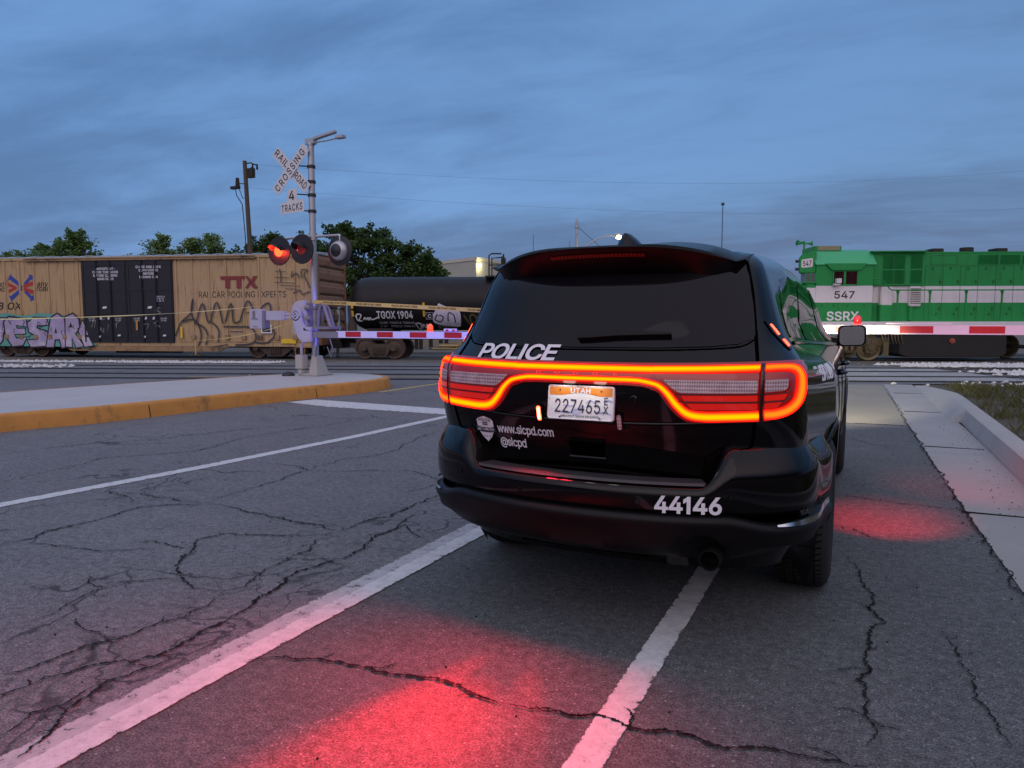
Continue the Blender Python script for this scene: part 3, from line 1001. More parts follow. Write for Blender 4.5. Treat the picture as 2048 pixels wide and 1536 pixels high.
def surf_rear(x, z, off=0.0):
    e = 0.004
    n = Vector(((rear_y(x + e, z) - rear_y(x - e, z)) / (2 * e), -1, (rear_y(x, z + e) - rear_y(x, z - e)) / (2 * e))).normalized()
    return Vector((x, rear_y(x, z), z)) + n * off
def surf_side(y, z, off=0.0, sgn=1):
    e = 0.004
    n = Vector((1, -(side_w(y + e, z) - side_w(y - e, z)) / (2 * e), -(side_w(y, z + e) - side_w(y, z - e)) / (2 * e))).normalized()
    p = Vector((side_w(y, z), y, z)) + n * off
    return Vector((sgn * p.x, p.y, p.z))

# ---- shell as a grid of waterlines, then shared out to body, liftgate, doors, windscreen
zl = [.28, .33, .38, .42, .47, .52, .57, .62, .67, .70, .74, .78, .82, .86, .90, .94, .98, 1.02, 1.06, 1.10, 1.13, 1.16, 1.18, 1.20, 1.22, 1.24, 1.27, 1.30, 1.34, 1.38, 1.42, 1.46, 1.50, 1.54, 1.57, 1.60, 1.62, 1.64, 1.66, 1.68, 1.69, 1.70, 1.708, 1.715]
NA, NB = 14, 10
side_fix = [1.0 + i * 0.0545 for i in range(1, 12)] + [1.60 + i * .08 for i in range(14)] + [2.72 + i * .0627 for i in range(19)]
side_fix = sorted(set(round(v, 4) for v in side_fix if v < 3.86))
def half_outline(z):
    y0, D, w, xs = fy(z), fD(z), fw(z), fx(z)
    pts = []
    for i in range(NA):
        x = xs * i / (NA - 1)
        pts.append((x, rear_y(x, z)))
    t0 = math.asin(min(1, (xs / w) ** (NP / 2)))
    for i in range(1, NB + 1):
        t = t0 + (math.pi / 2 - t0) * i / NB
        pts.append((w * math.sin(t) ** (2 / NP), y0 + D * (1 - max(0, math.cos(t)) ** (2 / NP))))
    ys, yf = y0 + D, ff(z)
    Df = min(.5, (yf - ys) * .35)
    ye = min(yf - Df, 3.9)
    for y in side_fix:
        if ys > 1.04 or ye < 3.87:
            t = (y - 1.0) / (3.86 - 1.0)
            y = max(ys, 1.0) + .04 + (ye - max(ys, 1.0) - .04) * t
        pts.append((side_w(y, z), y))
    wf = pts[-1][0]
    y1 = pts[-1][1]
    for i in range(1, 13):
        t = math.pi / 2 * i / 12
        pts.append((wf * math.cos(t) ** .62, y1 + (yf - y1) * math.sin(t) ** .75))
    return pts
rows = [half_outline(z) for z in zl]
NCOL = len(rows[0])
cR, aR = [1.18, 4.22], 0.455
def arch(p):
    for yc in cR:
        d = Vector((p.y - yc, p.z - .385))
        if abs(p.x) > .55 and d.length < aR:
            d = d.normalized() * aR
            return Vector((p.x, yc + d.x, .385 + d.y)), True
    return p, False
def inside(p, k=0.999):
    return abs(p[0]) > .55 and any(math.hypot(p[1] - yc, p[2] - .385) < aR * k for yc in cR)
groups = {}
for sgn in (1, -1):
    for i in range(len(zl) - 1):
        for j in range(NCOL - 1):
            q = [Vector((sgn * rows[a][b][0], rows[a][b][1], zl[a])) for a, b in ((i, j), (i, j + 1), (i + 1, j + 1), (i + 1, j))]
            if all(inside(p) for p in q):
                continue
            q = [arch(p)[0] for p in q]
            if sgn < 0:
                q.reverse()
            zc = (zl[i] + zl[i + 1]) / 2
            yc = sum(p.y for p in q) / 4
            js = j - (NA - 1 + NB)
            key = 'body'
            if j < NA - 1 and zl[i] >= .70 and zl[i + 1] <= 1.66:
                key = 'liftgate'
            elif js >= 0 and .42 <= zl[i] and zl[i + 1] <= 1.10:
                ym = (side_fix[min(js, len(side_fix) - 1)] + (side_fix[min(js, len(side_fix)) - 1] if js > 0 else 1.0)) / 2
                if 1.60 < ym < 2.68: key = 'rear_door' if sgn > 0 else 'rear_door_l'
                elif 2.70 < ym < 3.80: key = 'front_door' if sgn > 0 else 'front_door_l'
            elif js > len(side_fix) and 1.20 <= zl[i] and zl[i + 1] <= 1.62:
                key = 'windscreen'
            groups.setdefault(key, []).append(q)
parts = {}
for key, quads in groups.items():
    mb = MB()
    idx = {}
    for q in quads:
        ids = []
        for p in q:
            k = (round(p.x, 5), round(p.y, 5), round(p.z, 5))
            if k not in idx:
                idx[k] = len(mb.v)
                mb.v.append(tuple(p))
            if idx[k] not in ids:
                ids.append(idx[k])
        if len(ids) > 2:
            mb.f.append(ids)
            mb.mi.append(0)
    if key == 'body':            # close the roof and the floor
        for row, z in ((rows[-1], zl[-1]), (rows[0], zl[0])):
            n = len(row)
            for k in range(n - 1):
                o = len(mb.v)
                mb.v += [(row[k][0], row[k][1], z), (row[k + 1][0], row[k + 1][1], z), (-row[k + 1][0], row[k + 1][1], z), (-row[k][0], row[k][1], z)]
                mb.f.append([o, o + 1, o + 2, o + 3])
                mb.mi.append(0)
    parts[key] = mb.build(key.replace('_l', ''), 'tint' if key == 'windscreen' else 'black_paint', car, smooth=50)
body, gate_lid = parts['body'], parts['liftgate']

# ---- decals: flat outlines laid on the shell
def decal(poly, fn, spacing=0.03, off=0.003, thick=None, mb=None):
    mb = mb or MB()
    xs, zs = [p[0] for p in poly], [p[1] for p in poly]
    B = []
    for i in range(len(poly)):
        a, b = Vector(poly[i]), Vector(poly[(i + 1) % len(poly)])
        k = max(1, int((b - a).length / spacing))
        B += [a + (b - a) * t / k for t in range(k)]
    nb = len(B)
    def inp(p):
        c = False
        for i in range(len(poly)):
            a, b = poly[i], poly[i - 1]
            if (a[1] > p[1]) != (b[1] > p[1]) and p[0] < (b[0] - a[0]) * (p[1] - a[1]) / (b[1] - a[1]) + a[0]:
                c = not c
        return c
    pts = list(B)
    x = min(xs) + spacing * .5
    while x < max(xs):
        z = min(zs) + spacing * .5
        while z < max(zs):
            p = Vector((x, z))
            if inp(p) and min((p - q).length for q in B) > spacing * .45:
                pts.append(p)
            z += spacing
        x += spacing
    vs, es, fs, *_ = geometry.delaunay_2d_cdt(pts, [(i, (i + 1) % nb) for i in range(nb)], [], 1, 1e-6)
    mb.add([fn(v[0], v[1], off) for v in vs], [tuple(f) for f in fs])
    if thick is not None:
        mb.grid([[fn(p[0], p[1], off) for p in B + B[:1]], [fn(p[0], p[1], off - thick) for p in B + B[:1]]])
    return mb
def ribbon(path, w, fn, off, mb=None, smooth=True, ends=True, wfn=None, dens=8):
    """flat strip along a path on the surface with uv.x across it"""
    mb = mb or MB()
    P = catmull(path, dens) if smooth else [Vector(p) for p in path]
    rows = []
    nac = 7
    for i, p in enumerate(P):
        d = (P[min(i + 1, len(P) - 1)] - P[max(i - 1, 0)]).normalized()
        nrm = Vector((-d.y, d.x))
        ww = w if wfn is None else wfn(i / (len(P) - 1))
        rows.append([fn(p.x + nrm.x * ww * (k / (nac - 1) - .5), p.y + nrm.y * ww * (k / (nac - 1) - .5), off + 0.004 * math.sin(math.pi * k / (nac - 1))) for k in range(nac)])
    cols = [[rows[i][k] for i in range(len(P))] for k in range(nac)]
    return mb.grid(cols, uv=True)
sr = surf_rear
ssR = lambda y, z, o: surf_side(y, z, o, 1)
ssL = lambda y, z, o: surf_side(y, z, o, -1)

def rounded(poly, r, n=4):
    out = []
    m = len(poly)
    for i in range(m):
        a, b, c = Vector(poly[i - 1]), Vector(poly[i]), Vector(poly[(i + 1) % m])
        d1, d2 = (a - b), (c - b)
        k = min(r, d1.length * .45, d2.length * .45)
        p0, p2 = b + d1.normalized() * k, b + d2.normalized() * k
        for t in range(n + 1):
            s = t / n
            q = p0 * (1 - s) ** 2 + b * 2 * s * (1 - s) + p2 * s * s
            out.append((q.x, q.y))
    return out
def mirror_poly(half):
    return half + [(-x, z) for x, z in reversed(half) if abs(x) > 1e-6]

# rear window
half = [(0, 1.234), (.30, 1.235), (.50, 1.242), (.60, 1.252), (.648, 1.272), (.662, 1.31), (.655, 1.40), (.632, 1.50), (.605, 1.585), (.55, 1.60), (.3, 1.605), (0, 1.605)]
decal(mirror_poly(half), sr, .04, .004, .006).build('rear_window', 'tint', gate_lid, smooth=40)
# panel gaps
mb = MB()
for s in (1, -1):
    ribbon([(s * fx(z), z) for z in [.72, .8, .88, .96, 1.04, 1.12, 1.19, 1.25, 1.32, 1.40, 1.48, 1.56, 1.60]], .012, sr, .0015, mb, dens=3)
build_each(mb, 'panel_gap', 'seam', body); mb = MB()
ribbon([(-.655, 1.27), (-.61, 1.243), (-.5, 1.233), (-.3, 1.226), (0, 1.225), (.3, 1.226), (.5, 1.233), (.61, 1.243), (.655, 1.27)], .006, sr, .0012, mb, dens=3)
build_each(mb, 'panel_gap', 'seam', body)
for s, f in ((1, ssR), (-1, ssL)):
    mb = MB()
    ribbon([(1.60, 1.10), (1.60, .80), (1.66, .60)], .007, f, .0012, mb, dens=4)
    ribbon([(2.69, 1.10), (2.69, .8), (2.69, .44)], .007, f, .0012, mb, dens=4)
    ribbon([(3.78, 1.10), (3.80, .8), (3.78, .44)], .007, f, .0012, mb, dens=4)
    ribbon([(1.85, .425), (2.7, .425), (3.6, .425)], .007, f, .0012, mb, dens=4)
    build_each(mb, 'panel_gap', 'seam', body)
# crease under the number plate recess
mb = MB()
ribbon([(-.60, .948), (-.3, .930), (0, .926), (.3, .930), (.60, .948)], .012, sr, .005, mb, dens=4)
mb.build('crease', 'black_paint', gate_lid, smooth=60)

# ---- side windows
for s, f in ((1, ssR), (-1, ssL)):
    q = rounded([(.63, 1.275), (1.66, 1.25), (1.62, 1.56), (1.12, 1.57), (.86, 1.54)], .035)
    decal(q, f, .05, .004, .006).build('quarter_window', 'tint', body, smooth=40)
    q = rounded([(1.73, 1.235), (2.64, 1.215), (2.60, 1.575), (1.69, 1.575)], .03)
    decal(q, f, .06, .004, .006).build('rear_door_window', 'tint', body, smooth=40)
    q = rounded([(2.73, 1.21), (3.52, 1.20), (3.00, 1.50), (2.82, 1.56), (2.69, 1.565)], .03)
    decal(q, f, .06, .004, .006).build('front_door_window', 'tint', body, smooth=40)
    mb = MB()
    ribbon([(.63, 1.25), (1.7, 1.225), (2.7, 1.19), (3.55, 1.18)], .018, f, .004, mb, dens=5)
    mb.build('beltline_trim', 'black_gloss', body, smooth=60)

# ---- rear spoiler
mb = MB()
top, mid, te, tb, und, und2 = [], [], [], [], [], []
NSP = 33
for i in range(NSP):
    x = -.597 + 1.194 * i / (NSP - 1)
    s = abs(x) / .597
    hump = .018 * max(0, 1 - ((abs(x) - .34) / .17) ** 2) ** .5 if abs(abs(x) - .34) < .17 else 0
    zr = 1.702 - .055 * s ** 3
    yT = .80 - .12 * s ** 2
    te_y, te_z = .205 + .235 * s ** 3, 1.668 - .078 * s ** 2.8
    zc = 1.550 - .012 * math.exp(-((s - .80) / .11) ** 2) + .05 * max(0, (s - .84) / .16)
    yc = rear_y(x, zc) - .004
    if s > .995:
        te_y, te_z = yc - .09, zc + .012
    top.append((x, yT, zr))
    mid.append((x, .50 + .06 * s, te_z + (zr - te_z) * .55 + .006 + hump))
    te.append((x, te_y + .012, te_z + hump * .3))
    tb.append((x, te_y, te_z - .008))
    und.append((x, te_y + .012, te_z - .026 * (1 - .6 * s ** 6)))
    und2.append((x, yc, zc))
mb.grid([top, mid, te, tb, und, und2])
for k in (0, -1):
    mb.poly([top[k], mid[k], te[k], tb[k], und[k], und2[k]] if k else [und2[k], und[k], tb[k], te[k], mid[k], top[k]])
spo = mb.build('rear_spoiler', 'spoiler', gate_lid, smooth=28)
mb = MB()
for i in range(26):                      # high brake light, not lit: small red cells with a faint glow added
    x = -.215 + i * .0165
    s = abs(x) / .597
    y0, z0 = .217 + .235 * s ** 3, 1.668 - .078 * s ** 2.8 - .026
    zc = 1.548
    yc = rear_y(x, zc)
    P = lambda t: (y0 + (yc - y0) * t - .004, z0 + (zc - z0) * t - .004)
    (ya, za), (yb, zb) = P(.06), P(.20)
    mb.add([(x, ya, za), (x + .013, ya, za), (x + .013, yb, zb), (x, yb, zb)], [(0, 1, 2, 3)])
MA['brake_dim'] = M("dim brake light cells", (0.10, 0.006, 0.004), 0.3, emit=(0.022, 0.001, 0.0005), es=1)  # faint red emission put into cells that are not lit
mb.build('high_brake_light', 'brake_dim', gate_lid)

# ---- shark fin aerial
mb = MB()
rowsf = []
for h in range(7):
    t = h / 6
    l0, l1 = .54 + .03 * t, .84 - .12 * t
    w = .052 * (1 - t ** 1.8) + .012
    rowsf.append([(.02 + w * math.sin(a), (l0 + l1) / 2 - (l1 - l0) / 2 * math.cos(a), 1.688 + .072 * t) for a in [2 * math.pi * k / 12 for k in range(12)]])
mb.grid(rowsf, closed=True)
mb.poly(rowsf[-1])
mb.build('shark_fin_aerial', 'black_gloss', body, smooth=50)

# ---- rear bumper cover and valance
BW, BD, BN = .905, .50, 2.1
def b_out(t):
    """t 0..1 centre->wheel arch: point and outward normal"""
    if t < .72:
        a = t / .72 * math.pi / 2
        x, y = BW * math.sin(a) ** (2 / BN), -.012 + BD * (1 - max(0, math.cos(a)) ** (2 / BN))
    else:
        k = (t - .72) / .28
        x, y = BW + .042 * k * k * (3 - 2 * k), -.012 + BD + k * .30
    return Vector((x, y))
def b_pn(t):
    p = b_out(t)
    d = b_out(min(1, t + .004)) - b_out(max(0, t - .004))
    if d.length < 1e-6:
        d = Vector((1, 0))
    d.normalize()
    n = Vector((d.y, -d.x))
    if t < .003: n = Vector((0, -1))
    return p, n
def sm(v, a, b):
    t = max(0, min(1, (v - a) / (b - a)))
    return t * t * (3 - 2 * t)
TS = [i / 64 for i in range(65)]
def bump_rows(table):
    rws = []
    for fz in table:
        half = []
        for t in TS:
            p, n = b_pn(t)
            z, o = fz(t, p)
            half.append(Vector((p.x + n.x * o, p.y + n.y * o, z)))
        rws.append([Vector((-v.x, v.y, v.z)) for v in reversed(half[1:])] + half)
    return rws
def bz(p): return sm(abs(p.x), .50, .625)
def ztop(p): return .692 + .166 * bz(p)
def archlim(z):
    return z
cover = bump_rows([
    lambda t, p: (ztop(p) + .004, -.15 + .06 * bz(p)),
    lambda t, p: (ztop(p), -.10 + .03 * bz(p)),
    lambda t, p: (ztop(p) - .004 - .028 * bz(p), -.022 - .022 * bz(p)),
    lambda t, p: (ztop(p) - .010 - .062 * bz(p), -.008 - .010 * bz(p)),
    lambda t, p: (ztop(p) - .022 - .088 * bz(p), 0.0),
    lambda t, p: (.668 - .012 * (1 - bz(p)) + .05 * bz(p), .003),
    lambda t, p: (.640 + .03 * bz(p), .004),
    lambda t, p: (.610, .001),
    lambda t, p: (.590, -.004),
    lambda t, p: (.578, -.014)])
def trim_arch(rws):
    for r in rws:
        for k, v in enumerate(r):
            d = math.hypot(v.y - 1.18, v.z - .385)
            if d < .462 and abs(v.x) > .6:
                v.y = 1.18 - math.sqrt(max(0, .462 ** 2 - (v.z - .385) ** 2))
trim_arch(cover)
mb = MB(); mb.grid(cover)
bump = mb.build('rear_bumper', 'black_paint', car, smooth=50)
def vz(p): return .576 - .040 * sm(abs(p.x), .58, .78)
def notch(p): return max(0, 1 - ((abs(p.x - .51)) / .115) ** 2) ** .5 if abs(p.x - .51) < .115 else 0
val = bump_rows([
    lambda t, p: (vz(p) + .004, -.02),
    lambda t, p: (vz(p), -.004),
    lambda t, p: (vz(p) - .010, .012),
    lambda t, p: (vz(p) - .030, .017),
    lambda t, p: (vz(p) - .044, .012),
    lambda t, p: (.500 - .02 * sm(abs(p.x), .6, .8), .004 - .02 * (1 - sm(abs(p.x), .12, .2))),
    lambda t, p: (.455 - .01 * sm(abs(p.x), .6, .8), -.006 - .02 * (1 - sm(abs(p.x), .12, .2))),
    lambda t, p: (.415 + .05 * sm(abs(p.x), .62, .9), -.028),
    lambda t, p: (.385 + .03 * sm(abs(p.x), .62, .9) , -.075),
    lambda t, p: (.378 + .03 * sm(abs(p.x), .62, .9), -.22)])
for r, row in enumerate(val):
    if r >= 5:
        for v in row:
            dx, dz = v.x - .51, v.z - .395
            rr = math.hypot(dx, dz)
            if rr < .098:
                k = .098 / max(rr, 1e-4)
                if dz * k + .395 > v.z:
                    v.z = .395 + math.sqrt(max(0, .098 ** 2 - dx * dx))
trim_arch(val)
mb = MB(); mb.grid(val)
mb.build('bumper_valance', 'black_plastic', bump, smooth=50)
# step pad
mb = MB()
r0, r1, r2 = [], [], []
for t in [k / 40 for k in range(-40, 41)]:
    tt = abs(t) * .345
    p, n = b_pn(tt)
    sg = -1 if t < 0 else 1
    for lst, o, z in ((r0, -.115, .703), (r1, -.028, .702), (r2, -.020, .692)):
        lst.append((sg * (p.x + n.x * o), p.y + n.y * o, z))
mb.grid([r0, r1, r2])
mb.build('step_pad', 'pad_plastic', bump, smooth=40)
# chrome corner strips
for s in (1, -1):
    mb = MB()
    ra, rb = [], []
    for k in range(21):
        t = .455 + .41 * k / 20
        p, n = b_pn(t)
        w = .005 + .014 * math.sin(math.pi * min(1, k / 14)) if k < 14 else .019
        z = .538 + .03 * (k / 20) ** 2
        ra.append((s * (p.x + n.x * .016), p.y + n.y * .016, z + w * .6))
        rb.append((s * (p.x + n.x * .020), p.y + n.y * .020, z - w * .6))
    mb.grid([ra, rb])
    mb.build('corner_trim', 'chrome', bump, smooth=60)
# parking sensors, tow-hook dimples
mb = MB()
for x, z in ((-.60, .655), (-.25, .625), (.25, .625), (.60, .655)):
    mb = MB()
    t = next(k for k in range(65) if b_out(k / 64).x >= abs(x)) / 64
    p, n = b_pn(t)
    c0 = Vector((math.copysign(p.x, x), p.y, z))
    nn = Vector((math.copysign(n.x, x), n.y, 0))
    mb.cyl(c0, c0 + nn * .008, .011, .010, 12)
    mb.build('parking_sensor', 'black_gloss', bump, smooth=40)
# tail pipe
mb = MB()
mb.lathe([(0, .038), (0, .042), (.02, .044), (.25, .044), (.25, .038), (.02, .038), (0, .038)], (.535, .075, .398), (0, 1, 0), 24)
mb.cyl((.535, .16, .398), (.535, .2, .398), .039, .039, 16)
mb.build('tail_pipe', M("dark exhaust steel", (0.004, 0.0035, 0.0035), 0.7, metal=0.0, spec=.15), car, smooth=40)

# ---- wheels
def wheel(parent, x, y, s):
    R = .385
    o = thing('wheel', None, None)
    mb = MB()
    hw = .128
    prof = [(-hw + .02, .235), (-hw, .27), (-hw - .004, .32), (-hw + .008, .355), (-hw + .025, .374)]
    for k, gx in enumerate((-.066, -.024, .024, .066)):
        prof += [(gx - .006, .384), (gx - .0055, .374), (gx + .0055, .374), (gx + .006, .384)]
    prof += [(hw - .025, .374), (hw - .008, .355), (hw + .004, .32), (hw, .27), (hw - .02, .235)]
    mb.lathe([(h, r) for h, r in prof], (0, 0, 0), (1, 0, 0), 72)
    for k in range(72):                       # tread sipes
        a = 2 * math.pi * k / 72
        m = Matrix.Rotation(a, 4, 'X')
        mb.m = 1
        for g0, g1, sk in ((-.100, -.072, .012), (-.058, -.032, -.008), (-.016, .016, .008), (.032, .058, -.008), (.072, .100, .012)):
            zz = R + .0006
            mb.add([m @ Vector((g0, -.003, zz - .001)), m @ Vector((g1, sk - .003, zz - .001)), m @ Vector((g1, sk + .003, zz - .001)), m @ Vector((g0, .003, zz - .001))], [(0, 1, 2, 3)])
        mb.m = 0
    t = mb.build('tyre', ['rubber', 'seam'], o, smooth=35)
    mb = MB()
    mb.lathe([(-.10, .238), (-.06, .215), (-.03, .20), (.03, .12), (.06, .10), (.075, .06), (.078, 0.001)], (0, 0, 0), (s, 0, 0), 32)
    mb.lathe([(.10, .238), (.11, .240), (.108, .225), (.02, .215), (-.1, .22)], (0, 0, 0), (s, 0, 0), 32)
    for k in range(5):
        a = 2 * math.pi * k / 5
        mb.box(s * .02 if s > 0 else -.085, .085 if s > 0 else -.02, -.035, .035, .05, .225, Matrix.Rotation(a, 4, 'X'))
    mb.build('rim', 'rim', o, smooth=35)
    return o
for y in cR:
    for s in (1, -1):
        w = wheel(car, 0, 0, s)
        w.parent = car
        w.location = (s * .815, y, .383)
        mb = MB()                              # wheel housing and arch lip
        arc = [rad(-8 + 196 * k / 30) for k in range(31)]
        mb.grid([[(s * .50, y + .47 * math.cos(a), .385 + .47 * math.sin(a)) for a in arc], [(s * (side_w(max(.6, y + .457 * math.cos(a)), max(.3, .385 + .457 * math.sin(a))) - .004), y + .457 * math.cos(a), .385 + .457 * math.sin(a)) for a in arc]])
        mb.poly([(s * .50, y + .47 * math.cos(a), .385 + .47 * math.sin(a)) for a in arc])
        mb.build('wheel_housing', 'seam', body)
        mb = MB()
        if y < 2:
            arc = [a for a in arc if not (math.cos(a) < -.2 and math.sin(a) < .35)]
        f = lambda a, r, o: (s * (side_w(max(.5, y + r * math.cos(a)), max(.29, .385 + r * math.sin(a))) + o), y + r * math.cos(a), .385 + r * math.sin(a))
        mb.grid([[f(a, .452, -.02) for a in arc], [f(a, .452, .010) for a in arc], [f(a, .464, .013) for a in arc], [f(a, .486, .002) for a in arc]])
        mb.build('wheel_arch_lip', 'black_paint', body, smooth=50)
# under body (shadow mass, axle)
mb = MB()
mb.box(-.62, .62, .45, 4.9, .27, .45)
mb.cyl((-.8, 1.18, .37), (.8, 1.18, .37), .05, .05, 10)
mb.box(-.35, .25, .22, .75, .33, .50)
mb.build('underbody', 'seam', car)

# ---- tail lamps
# race-track outline of lamps plus light bar (right half, from bottom inner corner to the top centre)
LH = [(0, 1.108), (.20, 1.108), (.27, 1.100), (.325, 1.078), (.375, 1.020), (.415, .980), (.47, .962), (.60, .966), (.70, .972), (.775, .990), (.815, 1.025), (.833, 1.075), (.835, 1.125), (.825, 1.158), (.80, 1.166), (.70, 1.158), (.45, 1.150), (.20, 1.148), (0, 1.148)]
def lens_poly(x0, x1):
    poly = [(p.x, p.y) for p in catmull(LH, 3)]
    return poly
bar_half = [(0, 1.088), (.205, 1.088), (.27, 1.080), (.312, 1.060), (.30, 1.163), (0, 1.160)]
lens = MB()
for s in (1, -1):
    tl = thing('tail_lamp', None, None)
    tl.parent = car
    # housing lens (right lamp outline incl. the red rim)
    outer = [(.30, 1.172), (.285, 1.083), (.325, 1.060), (.37, .998), (.41, .962), (.455, .946), (.60, .950), (.72, .956), (.79, .978), (.828, 1.018), (.842, 1.08), (.842, 1.14), (.832, 1.172), (.81, 1.182), (.70, 1.180), (.5, 1.175)]
    poly = [(s * p.x, p.y) for p in catmull(outer + outer[:1], 3)[:-1]]
    decal(poly, sr, .025, .010, .012).build('lens', 'red_lens', tl, smooth=35)
    # bright light guide: top run, outer hook, bottom run, diagonal
    mb = MB()
    ribbon([(s * x, z) for x, z in [(.30, 1.148), (.5, 1.151), (.688, 1.155)]], .024, sr, .013, mb, dens=5)
    mb.build('light_guide', 'led', tl)
    mb = MB()
    ribbon([(s * x, z) for x, z in [(.708, 1.155), (.76, 1.157), (.802, 1.153), (.822, 1.132), (.8275, 1.085), (.820, 1.035), (.795, 1.002), (.755, .985), (.708, .981)]], .036, sr, .013, mb, dens=6, wfn=lambda t: .023 + .017 * sm(t, .2, .8))
    mb.build('light_guide', 'led_wide', tl)
    mb = MB()
    ribbon([(s * x, z) for x, z in [(.688, .978), (.58, .974), (.49, .972), (.435, .982), (.395, 1.015), (.36, 1.058), (.325, 1.088), (.285, 1.100), (.24, 1.107)]], .036, sr, .013, mb, dens=6, wfn=lambda t: .040 - .017 * sm(t, .25, .85))
    mb.build('light_guide', 'led', tl)
    # reversing lamps (clear), red reflectors, black dividers
    q = rounded([(s * .685, 1.065), (s * .685, 1.112), (s * .34, 1.112), (s * .385, 1.072), (s * .41, 1.062)], .008)
    decal(q, sr, .03, .0125).build('reversing_lamp', 'reverse', tl, smooth=35)
    q = rounded([(s * .708, 1.068), (s * .775, 1.072), (s * .785, 1.085), (s * .785, 1.118), (s * .708, 1.114)], .008)
    decal(q, sr, .03, .0125).build('reversing_lamp', 'reverse', tl, smooth=35)
    for pz in ([(.410, 1.052), (.685, 1.056), (.685, 1.034), (.425, 1.031)], [(.432, 1.022), (.685, 1.026), (.685, 1.002), (.452, .998)], [(.708, 1.056), (.785, 1.060), (.775, 1.038), (.708, 1.034)], [(.708, 1.026), (.768, 1.030), (.75, 1.006), (.708, 1.002)]):
        q = rounded([(s * x, z) for x, z in pz], .006)
        decal(q, sr, .03, .0125).build('reflector', 'red_lens_bright', tl, smooth=35)
    mb = MB()
    ribbon([(s * x, z) for x, z in [(.40, 1.0285), (.55, 1.030), (.69, 1.031), (.77, 1.034), (.79, 1.05)]], .006, sr, .014, mb, dens=5)
    ribbon([(s * x, z) for x, z in [(.385, 1.057), (.55, 1.058), (.69, 1.060), (.775, 1.064), (.795, 1.085)]], .005, sr, .014, mb, dens=5)
    ribbon([(s * .698, 1.165), (s * .697, 1.05), (s * .696, .955)], .013, sr, .0185, mb, dens=8)
    build_each(mb, 'divider', 'dark_lens', tl)
bar = thing('light_bar', None, None)
bar.parent = car
bp = [(-.31, 1.172), (-.30, 1.073), (-.26, 1.083), (-.2, 1.086), (.2, 1.086), (.26, 1.083), (.30, 1.073), (.31, 1.172), (0, 1.170)]
decal(bp, sr, .03, .0092, .010).build('lens', 'bar_lens', bar, smooth=35)
mb = MB()
ribbon([(x, 1.1475) for x in (-.312, -.2, -.1, 0, .1, .2, .312)], .024, sr, .0125, mb, dens=4)
mb.build('light_guide', 'led', bar)
mb = MB()
ribbon([(x, z) for x, z in ((-.25, 1.1065), (-.2, 1.108), (-.1, 1.108), (0, 1.108), (.1, 1.108), (.2, 1.108), (.25, 1.1065))], .023, sr, .0125, mb, dens=4)
mb.build('light_guide', 'led', bar)
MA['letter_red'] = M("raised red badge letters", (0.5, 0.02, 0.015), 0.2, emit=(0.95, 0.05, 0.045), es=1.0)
mb = MB()
for ch, x in zip("DODGE", (-.19, -.105, -.02, .065, .15)):
    mb.text(ch, .015, lambda u, v, x=x: sr(x + u, 1.1225 + v, .0135), sx=2.4)
mb.build('badge_letters', 'letter_red', bar)

# ---- liftgate fittings and lettering
mb = MB()
mb.text("POLICE", .083, lambda u, v: sr(-.545 + u, 1.1765 + v, .006), 'LEFT', bold=.030, shear=.17, spacing=.9, width=.418)
mb.build('lettering', 'decal', gate_lid)
mb = MB()
mb.text("www.slcpd.com", .052, lambda u, v: sr(-.428 + u, .846 + v, .004), 'LEFT', bold=.022, spacing=.9, width=.285)
mb.text("@slcpd", .052, lambda u, v: sr(-.424 + u, .783 + v, .004), 'LEFT', bold=.022, spacing=.9, width=.136)
mb.build('lettering', 'decal', gate_lid)
bo_y = lambda x: (lambda a: -.012 + BD * (1 - math.cos(a) ** (2 / BN)))(math.asin(min(1, (abs(x) / BW) ** (BN / 2))))
mb = MB()
mb.text("44146", .0885, lambda u, v: Vector((.325 + u, bo_y(.325 + u) - .0065, .588 + v * .97)), 'LEFT', bold=.034, spacing=.92, width=.250)
mb.build('lettering', 'decal', bump)
for s, f in ((1, ssR), (-1, ssL)):
    mb = MB()
    mb.text("EMERGENCY", .088, (lambda u, v: f(1.20 - u if s < 0 else .66 + u, 1.075 + v, .004)), 'LEFT', bold=.025, shear=.2, spacing=.95, width=.54)
    mb.build('lettering', 'decal', body)
# shield crest
mb = MB()
sh = [(-.542, .895), (-.53, .905), (-.495, .915), (-.46, .905), (-.448, .895), (-.448, .862), (-.455, .84), (-.470, .815), (-.495, .792), (-.520, .815), (-.535, .84), (-.542, .862)]
mb = decal(sh, sr, .02, .004)
mb.m = 1
q = [(-.55, .868), (-.52, .862), (-.47, .862), (-.44, .868), (-.44, .845), (-.47, .838), (-.52, .838), (-.55, .845)]
decal(q, sr, .02, .0052, mb=mb)
decal(rounded([(-.51, .872), (-.48, .872), (-.48, .888), (-.51, .888)], .004), sr, .02, .0052, mb=mb)
mb.m = 0
mb.text("SALT LAKE CITY", .0155, lambda u, v: sr(-.495 + u, .848 + v - 4 * u * u * .2, .0064), bold=.03, width=.098)
mb.text("UTAH", .009, lambda u, v: sr(-.495 + u, .877 + v, .0064), bold=.02)
mb.m = 1
mb.text("POLICE", .019, lambda u, v: sr(-.495 + u, .8925 + v - 3 * u * u, .0056), bold=.02, width=.07)
for x in (-.512, -.495, -.478):
    mb.text("*", .02, lambda u, v, x=x: sr(x + u, .808 + v, .0056))
mb.build('shield_crest', ['decal', 'decal_dark'], gate_lid)

